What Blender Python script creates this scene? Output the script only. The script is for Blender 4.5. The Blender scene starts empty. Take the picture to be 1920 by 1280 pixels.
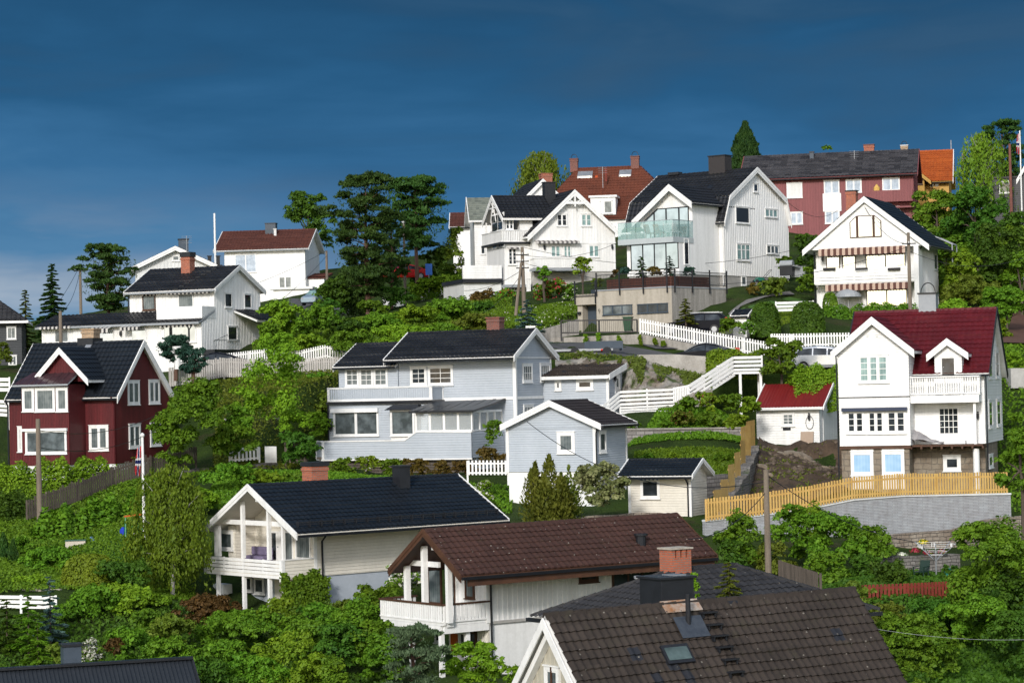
import bpy, bmesh, math, random
import numpy as np
from mathutils import Vector, Matrix
R=math.radians
SC=bpy.context.scene
COL=SC.collection
# ---------------------------------------------------------------- camera
FPX=4533.0; ROLL=R(1.3); HOR=730.0
PIT=math.atan((HOR-640)/FPX)
_f=Vector((0,math.cos(PIT),math.sin(PIT))); _r0=Vector((1,0,0)); _u0=Vector((0,-math.sin(PIT),math.cos(PIT)))
CR=_r0*math.cos(ROLL)-_u0*math.sin(ROLL); CU=_r0*math.sin(ROLL)+_u0*math.cos(ROLL); CF=_f
cd=bpy.data.cameras.new('camera'); cam=bpy.data.objects.new('camera',cd); COL.objects.link(cam)
cd.sensor_width=36; cd.lens=FPX*36/1920; cd.clip_start=1; cd.clip_end=20000
cam.matrix_world=Matrix((( CR.x,CU.x,-CF.x,0),(CR.y,CU.y,-CF.y,0),(CR.z,CU.z,-CF.z,0),(0,0,0,1)))
SC.camera=cam
def ray(px,py): return CF+CR*((px-960)/FPX)+CU*((640-py)/FPX)
def at(px,py,D):
    d=ray(px,py); return d*(D/d.y)
CROPS=dict(p=(0,0,1),a1=(0,380,3.84),a2=(400,300,3.84),a3=(860,280,4.572),a4=(1140,280,4.572),a5=(1380,220,3.5556),a6=(0,600,3.3675),a7=(560,590,4.13),a8=(920,590,3.46),
 c1=(1060,480,3.5556),c2=(1500,340,4.923),c3=(1540,560,3.368),c4=(1120,820,4.364),c5=(1300,900,3.097),c6=(360,860,3.048),c7=(700,950,2.954),c8=(0,880,3.2))
def K(c,x,y):
    a,b,s=CROPS[c]; return a+x/s,b+y/s
# ---------------------------------------------------------------- tagging
def tag(o,label=None,cat=None,group=None,kind=None):
    if label: o['label']=label
    if cat: o['category']=cat
    if group: o['group']=group
    if kind: o['kind']=kind
    return o
def empty(name,loc,rz=0,label=None,cat=None,group=None):
    o=bpy.data.objects.new(name,None); COL.objects.link(o)
    o.location=loc; o.rotation_euler=(0,0,rz); o.empty_display_size=.3
    return tag(o,label,cat,group)
def copy_tree(o,parent=None):
    c=o.copy(); COL.objects.link(c); c.parent=parent
    for ch in [x for x in bpy.data.objects if x.parent==o]: copy_tree(ch,c)
    return c
# ---------------------------------------------------------------- mesh builder
Z=Vector((0,0,1))
class MB:
    def __init__(s,mat=None): s.v=[]; s.f=[]; s.mats=[]; s.mi=0; s.M=None; s.mat(mat)
    def mat(s,m):
        if m is None: return s
        if m not in s.mats: s.mats.append(m)
        s.mi=s.mats.index(m); return s
    def add(s,pts): 
        i=len(s.v)
        for p in pts: s.v.append(tuple(p))
        return i
    def poly(s,pts,basis=None):
        i=s.add(pts); s.f.append((list(range(i,i+len(pts))),s.mi,basis)); return s
    def face(s,idx,basis=None): s.f.append((list(idx),s.mi,basis))
    def hexa(s,p):   # 8 points: bottom 4, top 4
        i=s.add(p)
        for q in ((3,2,1,0),(4,5,6,7),(0,1,5,4),(1,2,6,5),(2,3,7,6),(3,0,4,7)): s.face([i+k for k in q])
        return s
    def box(s,x0,x1,y0,y1,z0,z1):
        return s.hexa([(x0,y0,z0),(x1,y0,z0),(x1,y1,z0),(x0,y1,z0),(x0,y0,z1),(x1,y0,z1),(x1,y1,z1),(x0,y1,z1)])
    def bar(s,p,q,w,h,up=Z):
        p=Vector(p); q=Vector(q); d=(q-p).normalized()
        a=d.cross(up)
        if a.length<1e-4: a=d.cross(Vector((0,1,0)))
        a.normalize(); b=a.cross(d).normalized(); a=a*w/2; b=b*h/2
        return s.hexa([p-a-b,p+a-b,q+a-b,q-a-b,p-a+b,p+a+b,q+a+b,q-a+b])
    def tube(s,pts,rs,n=8,cap=True):
        pts=[Vector(p) for p in pts]
        if not hasattr(rs,'__len__'): rs=[rs]*len(pts)
        rings=[]; a=None
        for k,p in enumerate(pts):
            d=(pts[min(k+1,len(pts)-1)]-pts[max(k-1,0)]).normalized()
            if a is None:
                a=d.cross(Vector((0.3,1,0.1)))
                if a.length<.1: a=d.cross(Vector((1,0,0)))
            else: a=a-d*a.dot(d)
            a.normalize(); b=d.cross(a)
            rings.append(s.add([p+(a*math.cos(t)+b*math.sin(t))*rs[k] for t in [2*math.pi*j/n for j in range(n)]]))
        for k in range(len(pts)-1):
            for j in range(n):
                j2=(j+1)%n; s.face([rings[k]+j,rings[k]+j2,rings[k+1]+j2,rings[k+1]+j])
        if cap:
            s.face([rings[0]+j for j in reversed(range(n))]); s.face([rings[-1]+j for j in range(n)])
        return s
    def lathe(s,prof,cx,cy,n=16):
        r=[s.add([(cx+a*math.cos(2*math.pi*j/n),cy+a*math.sin(2*math.pi*j/n),z) for j in range(n)]) for a,z in prof]
        for k in range(len(prof)-1):
            for j in range(n):
                j2=(j+1)%n; s.face([r[k]+j,r[k]+j2,r[k+1]+j2,r[k+1]+j])
        s.face([r[0]+j for j in reversed(range(n))]); s.face([r[-1]+j for j in range(n)])
        return s
    def prism(s,pts,off):
        pts=[Vector(p) for p in pts]; off=Vector(off); n=len(pts); i=s.add(pts+[p+off for p in pts])
        s.face(list(range(i+n-1,i-1,-1))); s.face(list(range(i+n,i+2*n)))
        for k in range(n):
            k2=(k+1)%n; s.face([i+k,i+k2,i+n+k2,i+n+k])
        return s
    def build(s,name,parent=None,smooth=False,bevel=0):
        me=bpy.data.meshes.new(name); me.from_pydata(s.v,[],[f[0] for f in s.f])
        for m in s.mats: me.materials.append(m)
        V=np.array(s.v,dtype=float) if s.v else np.zeros((0,3))
        uv=[]
        mi=np.zeros(len(s.f),dtype=np.int32)
        for k,(idx,m,bs) in enumerate(s.f):
            mi[k]=m; P=V[idx]
            if bs is None:
                q=np.roll(P,-1,0); nn=np.cross(P,q).sum(0); l=np.linalg.norm(nn)
                nn=nn/l if l>1e-12 else np.array((0,0,1.))
                h=np.array((-nn[1],nn[0],0)); l=np.linalg.norm(h)
                h=h/l if l>1e-3 else np.array((1.,0,0))
                vd=np.cross(nn,h)
            else: h,vd=bs
            uv.append(np.stack((P@np.array(h),P@np.array(vd)),1))
        if uv:
            l=me.uv_layers.new(name='UVMap'); l.data.foreach_set('uv',np.concatenate(uv).astype(np.float32).ravel())
            me.polygons.foreach_set('material_index',mi)
        if smooth: me.polygons.foreach_set('use_smooth',np.ones(len(s.f),dtype=bool))
        me.update()
        o=bpy.data.objects.new(name,me); COL.objects.link(o)
        if parent is not None: o.parent=parent
        if bevel:
            b=o.modifiers.new('bevel','BEVEL'); b.width=bevel; b.segments=2; b.limit_method='ANGLE'
        return o
def clad(mb,pts,mode='h',p=.15,d=.02,row=.36,amp=.03,off=.004):
    """lay boards or tiles as real relief over one convex planar polygon (counter clockwise seen from outside)"""
    pts=[Vector(q) for q in pts]
    n=Vector((0,0,0))
    for i in range(len(pts)): n+=pts[i].cross(pts[(i+1)%len(pts)])
    n.normalize()
    h=Vector((-n.y,n.x,0))
    if h.length<1e-3: h=Vector((1,0,0))
    h.normalize(); vd=n.cross(h).normalized()
    U=[q.dot(h) for q in pts]; Vv=[q.dot(vd) for q in pts]; w=pts[0].dot(n)
    u0,u1,v0,v1=min(U)-.02,max(U)+.02,min(Vv)-.02,max(Vv)+.02
    us=[(u0,0),(u1,0)]; vs=[(v0,0),(v1,0)]
    if mode=='h':
        vs=[]; k=math.floor(v0/p)
        while k*p<v1: vs+=[(k*p,d),((k+1)*p-.012,.003)]; k+=1
    elif mode=='v':
        us=[]; k=math.floor(u0/p)
        while k*p<u1: us+=[(k*p,0),(k*p+p*.62,0),(k*p+p*.66,d),(k*p+p*.96,d)]; k+=1
    elif mode=='vg':   # tongue and groove: narrow grooves
        us=[]; k=math.floor(u0/p)
        while k*p<u1: us+=[(k*p,d),(k*p+p*.84,d),(k*p+p*.9,0),(k*p+p*.95,0)]; k+=1
    elif mode=='tile':
        us=[]; k=math.floor(u0/p); prof=((0,0),(.2,.1),(.38,.45),(.52,.9),(.66,1),(.8,.85),(.92,.3))
        while k*p<u1: us+=[((k+t)*p,amp*a) for t,a in prof]; k+=1
        vs=[]; k=math.floor(v0/row)
        while k*row<v1: vs+=[(k*row,d),((k+1)*row-.004,.0)]; k+=1
    elif mode=='corr':
        us=[]; k=math.floor(u0/p)
        while k*p<u1: us+=[((k+t)*p,amp*a) for t,a in ((0,0),(.25,.1),(.4,.9),(.5,1),(.6,.9),(.75,.1))]; k+=1
    elif mode=='shingle':
        vs=[]; k=math.floor(v0/row)
        while k*row<v1: vs+=[(k*row,d),((k+1)*row-.004,.0)]; k+=1
    bm=bmesh.new(); G=[]
    if mode=='tile':   # courses and tiles never lie dead straight
        rr=random.Random(int(abs(u0*97+v0*31))); jr=[rr.uniform(-.012,.012) for _ in vs]
        for q,(v,ov) in enumerate(vs): G.append([bm.verts.new(h*u+vd*(v+.010*math.sin(u*1.9+q*.7)+jr[q//2*2])+n*(w+off+ou+ov+.008+.009*(1+math.sin(u*.8+v*1.1))+rr.uniform(0,.004))) for u,ou in us])
    else:
        for v,ov in vs: G.append([bm.verts.new(h*u+vd*v+n*(w+off+ou+ov)) for u,ou in us])
    for a in range(len(vs)-1):
        for b in range(len(us)-1): bm.faces.new((G[a][b],G[a][b+1],G[a+1][b+1],G[a+1][b]))
    for i in range(len(pts)):
        a,b=pts[i],pts[(i+1)%len(pts)]
        e=b-a
        if e.length<1e-5: continue
        no=e.cross(n).normalized()
        bmesh.ops.bisect_plane(bm,geom=bm.verts[:]+bm.edges[:]+bm.faces[:],plane_co=a,plane_no=no,clear_outer=True,dist=1e-5)
    bm.verts.index_update(); base=mb.add([v.co for v in bm.verts]); bs=(tuple(h),tuple(vd))
    for f in bm.faces: mb.face([base+v.index for v in f.verts],bs)
    bm.free(); return mb
# ---------------------------------------------------------------- materials
MATS={}
def _new(name):
    m=bpy.data.materials.new(name); m.use_nodes=True; nt=m.node_tree
    return m,nt,nt.nodes['Principled BSDF']
def lin(c): return tuple(((x/255.)/12.92 if x/255.<=.04045 else ((x/255.+.055)/1.055)**2.4) for x in c)
def N(nt,t,**kw):
    n=nt.nodes.new(t)
    for k,v in kw.items(): setattr(n,k,v)
    return n
def mathn(nt,op,a,b=None):
    n=N(nt,'ShaderNodeMath',operation=op)
    for i,x in enumerate((a,b)):
        if x is None: continue
        if hasattr(x,'links'): nt.links.new(x,n.inputs[i])
        else: n.inputs[i].default_value=x
    return n.outputs[0]
def mixc(nt,fac,a,b,mode='MIX'):
    n=N(nt,'ShaderNodeMix',data_type='RGBA',blend_type=mode)
    for s,x in ((n.inputs[0],fac),(n.inputs[6],a),(n.inputs[7],b)):
        if hasattr(x,'links'): nt.links.new(x,s)
        else: s.default_value=x if not hasattr(x,'__len__') else (tuple(x)+(1,))[:4]
    return n.outputs[2]
def noise(nt,vec,scale,detail=3,rough=.55):
    n=N(nt,'ShaderNodeTexNoise'); n.inputs['Scale'].default_value=scale; n.inputs['Detail'].default_value=detail; n.inputs['Roughness'].default_value=rough
    if vec is not None: nt.links.new(vec,n.inputs['Vector'])
    return n.outputs['Fac']
def ramp(nt,fac,a,b):
    n=N(nt,'ShaderNodeMapRange'); n.inputs[1].default_value=a; n.inputs[2].default_value=b; nt.links.new(fac,n.inputs[0]); return n.outputs[0]
def coords(nt,kind='Object'): return N(nt,'ShaderNodeTexCoord').outputs[kind]
def paint(name,c,c2=None,rough=.6,scale=.8,amt=1.0,spec=.35,metal=0,streak=False):
    """painted or weathered surface: two tones broken up by noise"""
    if name in MATS: return MATS[name]
    m,nt,b=_new(name); co=coords(nt)
    if streak:
        mp=N(nt,'ShaderNodeMapping'); mp.inputs['Scale'].default_value=(3,3,.25); nt.links.new(co,mp.inputs[0]); co2=mp.outputs[0]
    else: co2=co
    if c2 is None: c2=tuple(x*.82 for x in c)
    f=mathn(nt,'ADD',mathn(nt,'MULTIPLY',noise(nt,co2,scale,4,.6),.65),mathn(nt,'MULTIPLY',noise(nt,co,scale*9,3,.6),.35))
    f=ramp(nt,f,.38,.66)
    nt.links.new(mixc(nt,f,c2,c),b.inputs['Base Color'])
    b.inputs['Roughness'].default_value=rough; b.inputs['Specular IOR Level'].default_value=spec; b.inputs['Metallic'].default_value=metal
    MATS[name]=m; return m
def tilemat(name,c,c2,p=.3,row=.36,rough=.6,spots=0,moss=0,var=.5,odd=None):
    if name in MATS: return MATS[name]
    m,nt,b=_new(name); uv=coords(nt,'UV')
    sx=N(nt,'ShaderNodeSeparateXYZ'); nt.links.new(uv,sx.inputs[0])
    fu=mathn(nt,'FLOOR',mathn(nt,'DIVIDE',sx.outputs[0],p)); fv=mathn(nt,'FLOOR',mathn(nt,'DIVIDE',sx.outputs[1],row))
    cb=N(nt,'ShaderNodeCombineXYZ'); nt.links.new(fu,cb.inputs[0]); nt.links.new(fv,cb.inputs[1])
    wn=N(nt,'ShaderNodeTexWhiteNoise'); nt.links.new(cb.outputs[0],wn.inputs['Vector'])
    co=coords(nt); big=ramp(nt,noise(nt,co,.5,4,.6),.35,.68)
    f=mathn(nt,'ADD',mathn(nt,'MULTIPLY',wn.outputs['Value'],var),mathn(nt,'MULTIPLY',big,1-var))
    col=mixc(nt,f,c,c2)
    if odd:
        col=mixc(nt,mathn(nt,'GREATER_THAN',wn.outputs['Value'],1-odd[0]),col,odd[1])
    if moss: col=mixc(nt,mathn(nt,'MULTIPLY',ramp(nt,noise(nt,co,2.2,5,.7),.55,.75),moss),col,(.045,.045,.02))
    if spots:
        v=N(nt,'ShaderNodeTexVoronoi'); v.inputs['Scale'].default_value=3.2; nt.links.new(co,v.inputs['Vector'])
        col=mixc(nt,mathn(nt,'MULTIPLY',mathn(nt,'LESS_THAN',v.outputs['Distance'],.09),spots),col,(.3,.28,.24))
    nt.links.new(col,b.inputs['Base Color']); b.inputs['Roughness'].default_value=rough; b.inputs['Specular IOR Level'].default_value=.3
    MATS[name]=m; return m
def brick(name,c,c2,mort,w=.24,h=.085,rough=.8,ms=.012):
    if name in MATS: return MATS[name]
    m,nt,b=_new(name); uv=coords(nt,'UV'); t=N(nt,'ShaderNodeTexBrick'); nt.links.new(uv,t.inputs['Vector'])
    t.inputs['Color1'].default_value=c+(1,); t.inputs['Color2'].default_value=c2+(1,); t.inputs['Mortar'].default_value=mort+(1,)
    t.inputs['Scale'].default_value=1; t.inputs['Brick Width'].default_value=w; t.inputs['Row Height'].default_value=h; t.inputs['Mortar Size'].default_value=ms
    f=ramp(nt,noise(nt,coords(nt),3,4,.6),.3,.7)
    nt.links.new(mixc(nt,mathn(nt,'MULTIPLY',f,.35),t.outputs['Color'],(.1,.07,.06)),b.inputs['Base Color'])
    bp=N(nt,'ShaderNodeBump'); bp.inputs['Distance'].default_value=.02; bp.inputs['Strength'].default_value=.6; bp.invert=True
    nt.links.new(t.outputs['Fac'],bp.inputs['Height']); nt.links.new(bp.outputs[0],b.inputs['Normal'])
    b.inputs['Roughness'].default_value=rough; MATS[name]=m; return m
def stone(name,cols,scale=2.2,mort=(.05,.045,.04),moss=0,flat=1.8):
    """rough coursed stones of uneven size"""
    if name in MATS: return MATS[name]
    m,nt,b=_new(name); uv=coords(nt,'UV'); co=coords(nt)
    ns=N(nt,'ShaderNodeTexNoise'); ns.inputs['Scale'].default_value=1.7; ns.inputs['Detail'].default_value=3; nt.links.new(co,ns.inputs['Vector'])
    va=N(nt,'ShaderNodeVectorMath',operation='MULTIPLY_ADD'); nt.links.new(ns.outputs['Color'],va.inputs[0]); va.inputs[1].default_value=(.5/scale,.42/scale,0); nt.links.new(uv,va.inputs[2])
    t=N(nt,'ShaderNodeTexBrick',offset=.37,squash=.6,squash_frequency=3); nt.links.new(va.outputs[0],t.inputs['Vector'])
    t.inputs['Color1'].default_value=(0,0,0,1); t.inputs['Color2'].default_value=(1,1,1,1); t.inputs['Mortar'].default_value=(.5,.5,.5,1); t.inputs['Scale'].default_value=1
    t.inputs['Brick Width'].default_value=1.0/scale; t.inputs['Row Height'].default_value=1.0/scale/flat; t.inputs['Mortar Size'].default_value=.035/scale; t.inputs['Mortar Smooth'].default_value=.6
    sp=N(nt,'ShaderNodeSeparateColor'); nt.links.new(t.outputs['Color'],sp.inputs[0])
    col=mixc(nt,sp.outputs[0],cols[0],cols[1]); col=mixc(nt,ramp(nt,noise(nt,co,1.3,3,.6),.42,.62),col,cols[2])
    col=mixc(nt,mathn(nt,'MULTIPLY',noise(nt,co,11,4,.7),.6),col,tuple(x*.5 for x in cols[0]))
    col=mixc(nt,t.outputs['Fac'],col,mort)
    if moss: col=mixc(nt,ramp(nt,noise(nt,co,.9,5,.65),.62-moss*.2,.72-moss*.2),col,(.05,.075,.015))
    nt.links.new(col,b.inputs['Base Color']); b.inputs['Roughness'].default_value=.9
    bp=N(nt,'ShaderNodeBump',invert=True); bp.inputs['Distance'].default_value=.08; bp.inputs['Strength'].default_value=.8
    nt.links.new(mathn(nt,'ADD',t.outputs['Fac'],mathn(nt,'MULTIPLY',noise(nt,co,7,4,.6),.5)),bp.inputs['Height']); nt.links.new(bp.outputs[0],b.inputs['Normal'])
    MATS[name]=m; return m
def glassm(name,c=(.016,.02,.024),ior=1.5,rough=.03,curtain_reflection=None,metal=0):
    if name in MATS: return MATS[name]
    m,nt,b=_new(name)
    if curtain_reflection:
        uv=coords(nt,'UV'); sx=N(nt,'ShaderNodeSeparateXYZ'); nt.links.new(uv,sx.inputs[0])
        w=mathn(nt,'MULTIPLY',mathn(nt,'ADD',mathn(nt,'SINE',mathn(nt,'MULTIPLY',sx.outputs[0],38.)),1),.5)
        f=ramp(nt,noise(nt,coords(nt),1.6,2),.4,.62)
        nt.links.new(mixc(nt,mathn(nt,'ADD',mathn(nt,'MULTIPLY',w,.35),mathn(nt,'MULTIPLY',f,.65)),c,curtain_reflection),b.inputs['Base Color'])
    else:
        f=ramp(nt,noise(nt,coords(nt),1.3,3),.42,.68)
        nt.links.new(mixc(nt,f,c,tuple(x*2.6+.006 for x in c) if not metal else tuple(x*.8 for x in c)),b.inputs['Base Color'])
    b.inputs['Roughness'].default_value=rough; b.inputs['IOR'].default_value=ior; b.inputs['Metallic'].default_value=metal
    if curtain_reflection: b.inputs['Coat Weight'].default_value=.4; b.inputs['Coat Roughness'].default_value=.03; b.inputs['Roughness'].default_value=.5
    MATS[name]=m; return m
WHITE=paint('white_paint',(.83,.83,.82),(.68,.68,.665),.5,.8,streak=True)
WHITE2=paint('white_old_paint',(.72,.73,.72),(.58,.59,.58),.6,.9,streak=True)
CREAM=paint('cream_paint',(.70,.665,.585),(.59,.56,.49),.55,.7)
BLUEG=paint('blue_grey_paint',(.415,.455,.505),(.355,.395,.44),.55,.7)
REDW=paint('oxblood_paint',(.118,.0145,.0175),(.07,.0095,.012),.5,.9,streak=True)
DKRED=paint('dull_red_paint',(.23,.07,.073),(.175,.053,.056),.6,.6,streak=True)
YELW=paint('ochre_paint',(.5,.3,.06),(.4,.23,.05),.6)
BLACKW=paint('black_paint',(.02,.022,.026),(.012,.013,.016),.5)
GREYW=paint('grey_trim',(.30,.32,.34),(.24,.26,.28),.5)
NAVY=paint('navy_trim',(.03,.045,.09),(.02,.03,.06),.5)
BROWNW=paint('brown_wood',(.09,.04,.02),(.05,.022,.012),.6,2)
TAN=paint('tan_boards',(.42,.40,.33),(.35,.33,.27),.6,1)
PINE=paint('raw_pine',(.60,.40,.13),(.48,.29,.085),.65,2.0)
OLDWOOD=paint('weathered_wood',(.13,.105,.085),(.06,.05,.04),.85,2.5,streak=True)
POLEW=paint('pole_wood',(.22,.18,.14),(.13,.105,.08),.85,1.6,streak=True)
ORANGEW=paint('orange_door',(.48,.11,.02),(.38,.08,.015),.4)
REDF=paint('red_fence',(.21,.034,.02),(.14,.022,.014),.7,2)
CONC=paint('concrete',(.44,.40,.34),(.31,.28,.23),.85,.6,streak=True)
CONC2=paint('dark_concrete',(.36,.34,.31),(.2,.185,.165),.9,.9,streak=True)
GREYFND=paint('grey_render',(.42,.41,.39),(.3,.29,.27),.85,.8)
METALB=paint('black_metal',(.018,.02,.025),(.012,.013,.016),.35,2)
METALG=paint('zinc',(.42,.44,.46),(.3,.31,.33),.4,2,metal=.6)
SLATEM=paint('slate_cladding',(.055,.075,.1),(.04,.055,.075),.5)
ASPH=paint('asphalt',(.085,.085,.088),(.06,.06,.062),.9,.7)
T_BLACK=tilemat('black_tiles',(.010,.011,.0135),(.020,.021,.025),.24,.36,.42,moss=.3)
T_NAVY=tilemat('blue_black_tiles',(.007,.0095,.0135),(.012,.0155,.0205),.3,.36,.4,var=.35)
T_BROWN=tilemat('brown_tiles',(.036,.0165,.0125),(.060,.027,.020),.3,.36,.75,spots=.8,moss=.25)
T_DBROWN=tilemat('weathered_brown_tiles',(.021,.016,.013),(.043,.033,.027),.33,.42,.8,spots=.4,moss=.3,odd=(.02,(.014,.016,.022)))
T_DGREY=tilemat('dark_grey_tiles',(.017,.017,.019),(.034,.034,.037),.3,.36,.7,spots=.3)
T_RED=tilemat('wine_red_tiles',(.062,.005,.008),(.10,.008,.012),.3,.36,.5,var=.6)
T_REDM=tilemat('red_metal_roof',(.125,.009,.010),(.165,.014,.013),.2,3,.5)
T_RUST=tilemat('rust_red_tiles',(.085,.025,.014),(.135,.038,.019),.28,.36,.75,moss=.25,odd=(.012,(.4,.07,.02)))
T_ORANGE=tilemat('orange_tiles',(.26,.050,.008),(.37,.085,.013),.26,.34,.7,moss=.3)
T_BRED=tilemat('brown_red_tiles',(.06,.02,.015),(.095,.031,.021),.3,.3,.8)
T_SLATE=tilemat('green_grey_slates',(.1,.115,.1),(.2,.215,.18),.3,.3,.7,var=.8)
T_PATCH=tilemat('mottled_grey_tiles',(.02,.02,.024),(.062,.06,.066),.6,.36,.65,var=.85)
BRICKR=brick('red_brick',(.52,.125,.05),(.38,.085,.035),(.2,.17,.14))
BRICKD=brick('dark_brick',(.25,.065,.04),(.17,.05,.035),(.13,.11,.1))
BRICKY=brick('yellow_brick',(.5,.34,.2),(.42,.27,.15),(.3,.27,.22))
BLOCKG=brick('grey_blocks',(.3,.285,.27),(.2,.19,.18),(.09,.085,.08),.5,.2,.9,.02)
BLOCKP=brick('painted_blocks',(.42,.44,.46),(.36,.38,.4),(.25,.26,.27),.6,.075,.85,.014)
STONE1=stone('foundation_stone',((.24,.2,.155),(.3,.26,.2),(.2,.155,.11)),2.0,(.17,.15,.125),flat=1.6)
STONEW=stone('dry_stone',((.16,.15,.14),(.27,.25,.23),(.12,.11,.1)),2.6,moss=.25,flat=2.6)
STONET=stone('tan_dry_stone',((.3,.25,.2),(.38,.33,.27),(.22,.17,.13)),2.4,flat=2.2)
ROCK=stone('cliff_rock',((.27,.25,.22),(.36,.34,.3),(.19,.15,.12)),1.1,(.13,.115,.095),moss=.4,flat=1.2)
G_DARK=glassm('dark_glass'); G_MID=glassm('grey_glass',(.055,.066,.07),1.6)
G_CURT=glassm('curtained_glass',(.05,.07,.075),1.5,curtain_reflection=(.17,.195,.195))
G_TEAL=glassm('teal_blind_glass',(.10,.19,.19),1.5,curtain_reflection=(.27,.40,.385))
G_PALE=glassm('painted_pale_sky_glass',(.20,.27,.36),1.6,curtain_reflection=(.42,.50,.60))  # whitish blue sky reflection painted into both pane tones
G_SKY=glassm('sky_reflecting_glass',(.66,.71,.76),1.5,.015,metal=1)
G_BLUE=glassm('painted_blue_reflection_glass',(.24,.42,.62),1.5,curtain_reflection=(.34,.52,.7))  # pale blue reflection put into the pane colour, no blind behind it
# ---------------------------------------------------------------- houses: local frame x along the front, y into depth, z up
class Face:
    def __init__(s,h,kind,c0,crop): s.h=h; s.k=kind; s.c0=c0; s.crop=crop
    def P(s,a,z,o=0):
        if s.k=='f': return Vector((a,s.c0-o,z))
        if s.k=='b': return Vector((a,s.c0+o,z))
        if s.k=='r': return Vector((s.c0+o,a,z))
        return Vector((s.c0-o,a,z))
    def m(s,x,y):
        o,d=s.h.lray(*K(s.crop,x,y))
        if s.k in 'fb': t=(s.c0-o.y)/d.y; p=o+d*t; return p.x,p.z
        t=(s.c0-o.x)/d.x; p=o+d*t; return p.y,p.z
    def rect(s,x0,y0,x1,y1):
        a,z1=s.m(x0,y0); b,z0=s.m(x1,y1)
        a2,_=s.m(x0,y1); b2,_=s.m(x1,y0); a=(a+a2)/2; b=(b+b2)/2
        if a>b: a,b=b,a
        if z0>z1: z0,z1=z1,z0
        return a,b,z0,z1
    def box(s,mb,a0,a1,z0,z1,o0,o1):
        q=[s.P(a,z,o) for z in (z0,z1) for a,o in ((a0,o0),(a1,o0),(a1,o1),(a0,o1))]
        return mb.hexa(q)
    def win(s,x0,y0,x1,y1,n=1,gx=1,gy=1,glass=None,frame=None,cw=.1,sill=True,px=True,name='window',grow=0,tsplit=None,parent=None,fw=.045):
        a0,a1,z0,z1=s.rect(x0,y0,x1,y1) if px else (x0,y0,x1,y1)
        frame=frame or WHITE; glass=glass or G_MID; mw=.017
        if s.h.D>160: cw*=.72; fw*=.6; mw=.014
        B=s.box; mb=MB(frame)
        B(mb,a0,a0+cw,z0,z1,0,.075); B(mb,a1-cw,a1,z0,z1,0,.075); B(mb,a0+cw,a1-cw,z1-cw,z1,0,.075); B(mb,a0+cw,a1-cw,z0,z0+cw,0,.075)
        if sill: B(mb,a0-.04,a1+.04,z0-.05,z0-.002,0,.12); B(mb,a0-.03,a1+.03,z1+.002,z1+.04,0,.1)
        i0,i1,j0,j1=a0+cw,a1-cw,z0+cw,z1-cw
        w=(i1-i0)/n
        for k in range(1,n): B(mb,i0+k*w-.04,i0+k*w+.04,j0,j1,.02,.07)
        for k in range(n):
            c0,c1=i0+k*w+(.041 if k else 0),i0+(k+1)*w-(.041 if k<n-1 else 0)
            if fw:
                B(mb,c0,c0+fw,j0,j1,.02,.065); B(mb,c1-fw,c1,j0,j1,.02,.065); B(mb,c0+fw,c1-fw,j1-fw,j1,.02,.065); B(mb,c0+fw,c1-fw,j0,j0+fw,.02,.065)
            for g in range(1,gx): c=c0+(c1-c0)*g/gx; B(mb,c-mw,c+mw,j0+fw,j1-fw,.025,.06)
            for g in range(1,gy): c=j0+(j1-j0)*g/gy; B(mb,c0+fw,c1-fw,c-mw,c+mw,.025,.057)
        if tsplit: c=j0+(j1-j0)*tsplit; B(mb,i0,i1,c-.03,c+.03,.02,.062)
        w_=mb.build(name,parent or s.h.root)
        p=MB(glass); s.box(p,i0-.01,i1+.01,j0-.01,j1+.01,.004,.044); p.build('pane',w_)
        return w_
    def door(s,x0,y0,x1,y1,mat,glass=None,gr=(.25,.3,.75,.9),frame=None,gx=1,gy=1):
        a0,a1,z0,z1=s.rect(x0,y0,x1,y1); frame=frame or WHITE
        mb=MB(frame); B=s.box; c=.09
        B(mb,a0,a0+c,z0,z1,0,.06); B(mb,a1-c,a1,z0,z1,0,.06); B(mb,a0+c,a1-c,z1-c,z1,0,.06)
        mb.mat(mat); B(mb,a0+c,a1-c,z0,z1-c,0,.035)
        if glass:
            w,hh=a1-a0,z1-z0; u0,u1,v0,v1=a0+w*gr[0],a0+w*gr[2],z0+hh*gr[1],z0+hh*gr[3]
            for g in range(1,gx): q=u0+(u1-u0)*g/gx; B(mb,q-.018,q+.018,v0,v1,.046,.056)
            for g in range(1,gy): q=v0+(v1-v0)*g/gy; B(mb,u0,u1,q-.018,q+.018,.046,.055)
        o=mb.build('door',s.h.root)
        if glass: p=MB(glass); s.box(p,u0,u1,v0,v1,.036,.045); p.build('pane',o)
        hd=MB(METALG); B(hd,a0+c+.06,a0+c+.1,z0+(z1-z0)*.47,z0+(z1-z0)*.5,.035,.09); hd.build('handle',o)
        return o
    def slats(s,mb,a0,a1,z0,z1,n,fill=.72,o0=0,o1=.025,every=1.5,post=.08):
        st=(z1-z0)/n
        for k in range(n): s.box(mb,a0,a1,z0+k*st+st*(1-fill)/2,z0+k*st+st*(1+fill)/2,o0,o1)
        m=max(1,int(round((a1-a0)/every)))
        for k in range(m+1):
            a=a0+(a1-a0)*k/m; s.box(mb,a-post/2,a+post/2,z0,z1,o0-.08,o0-.002)
        return mb
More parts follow.
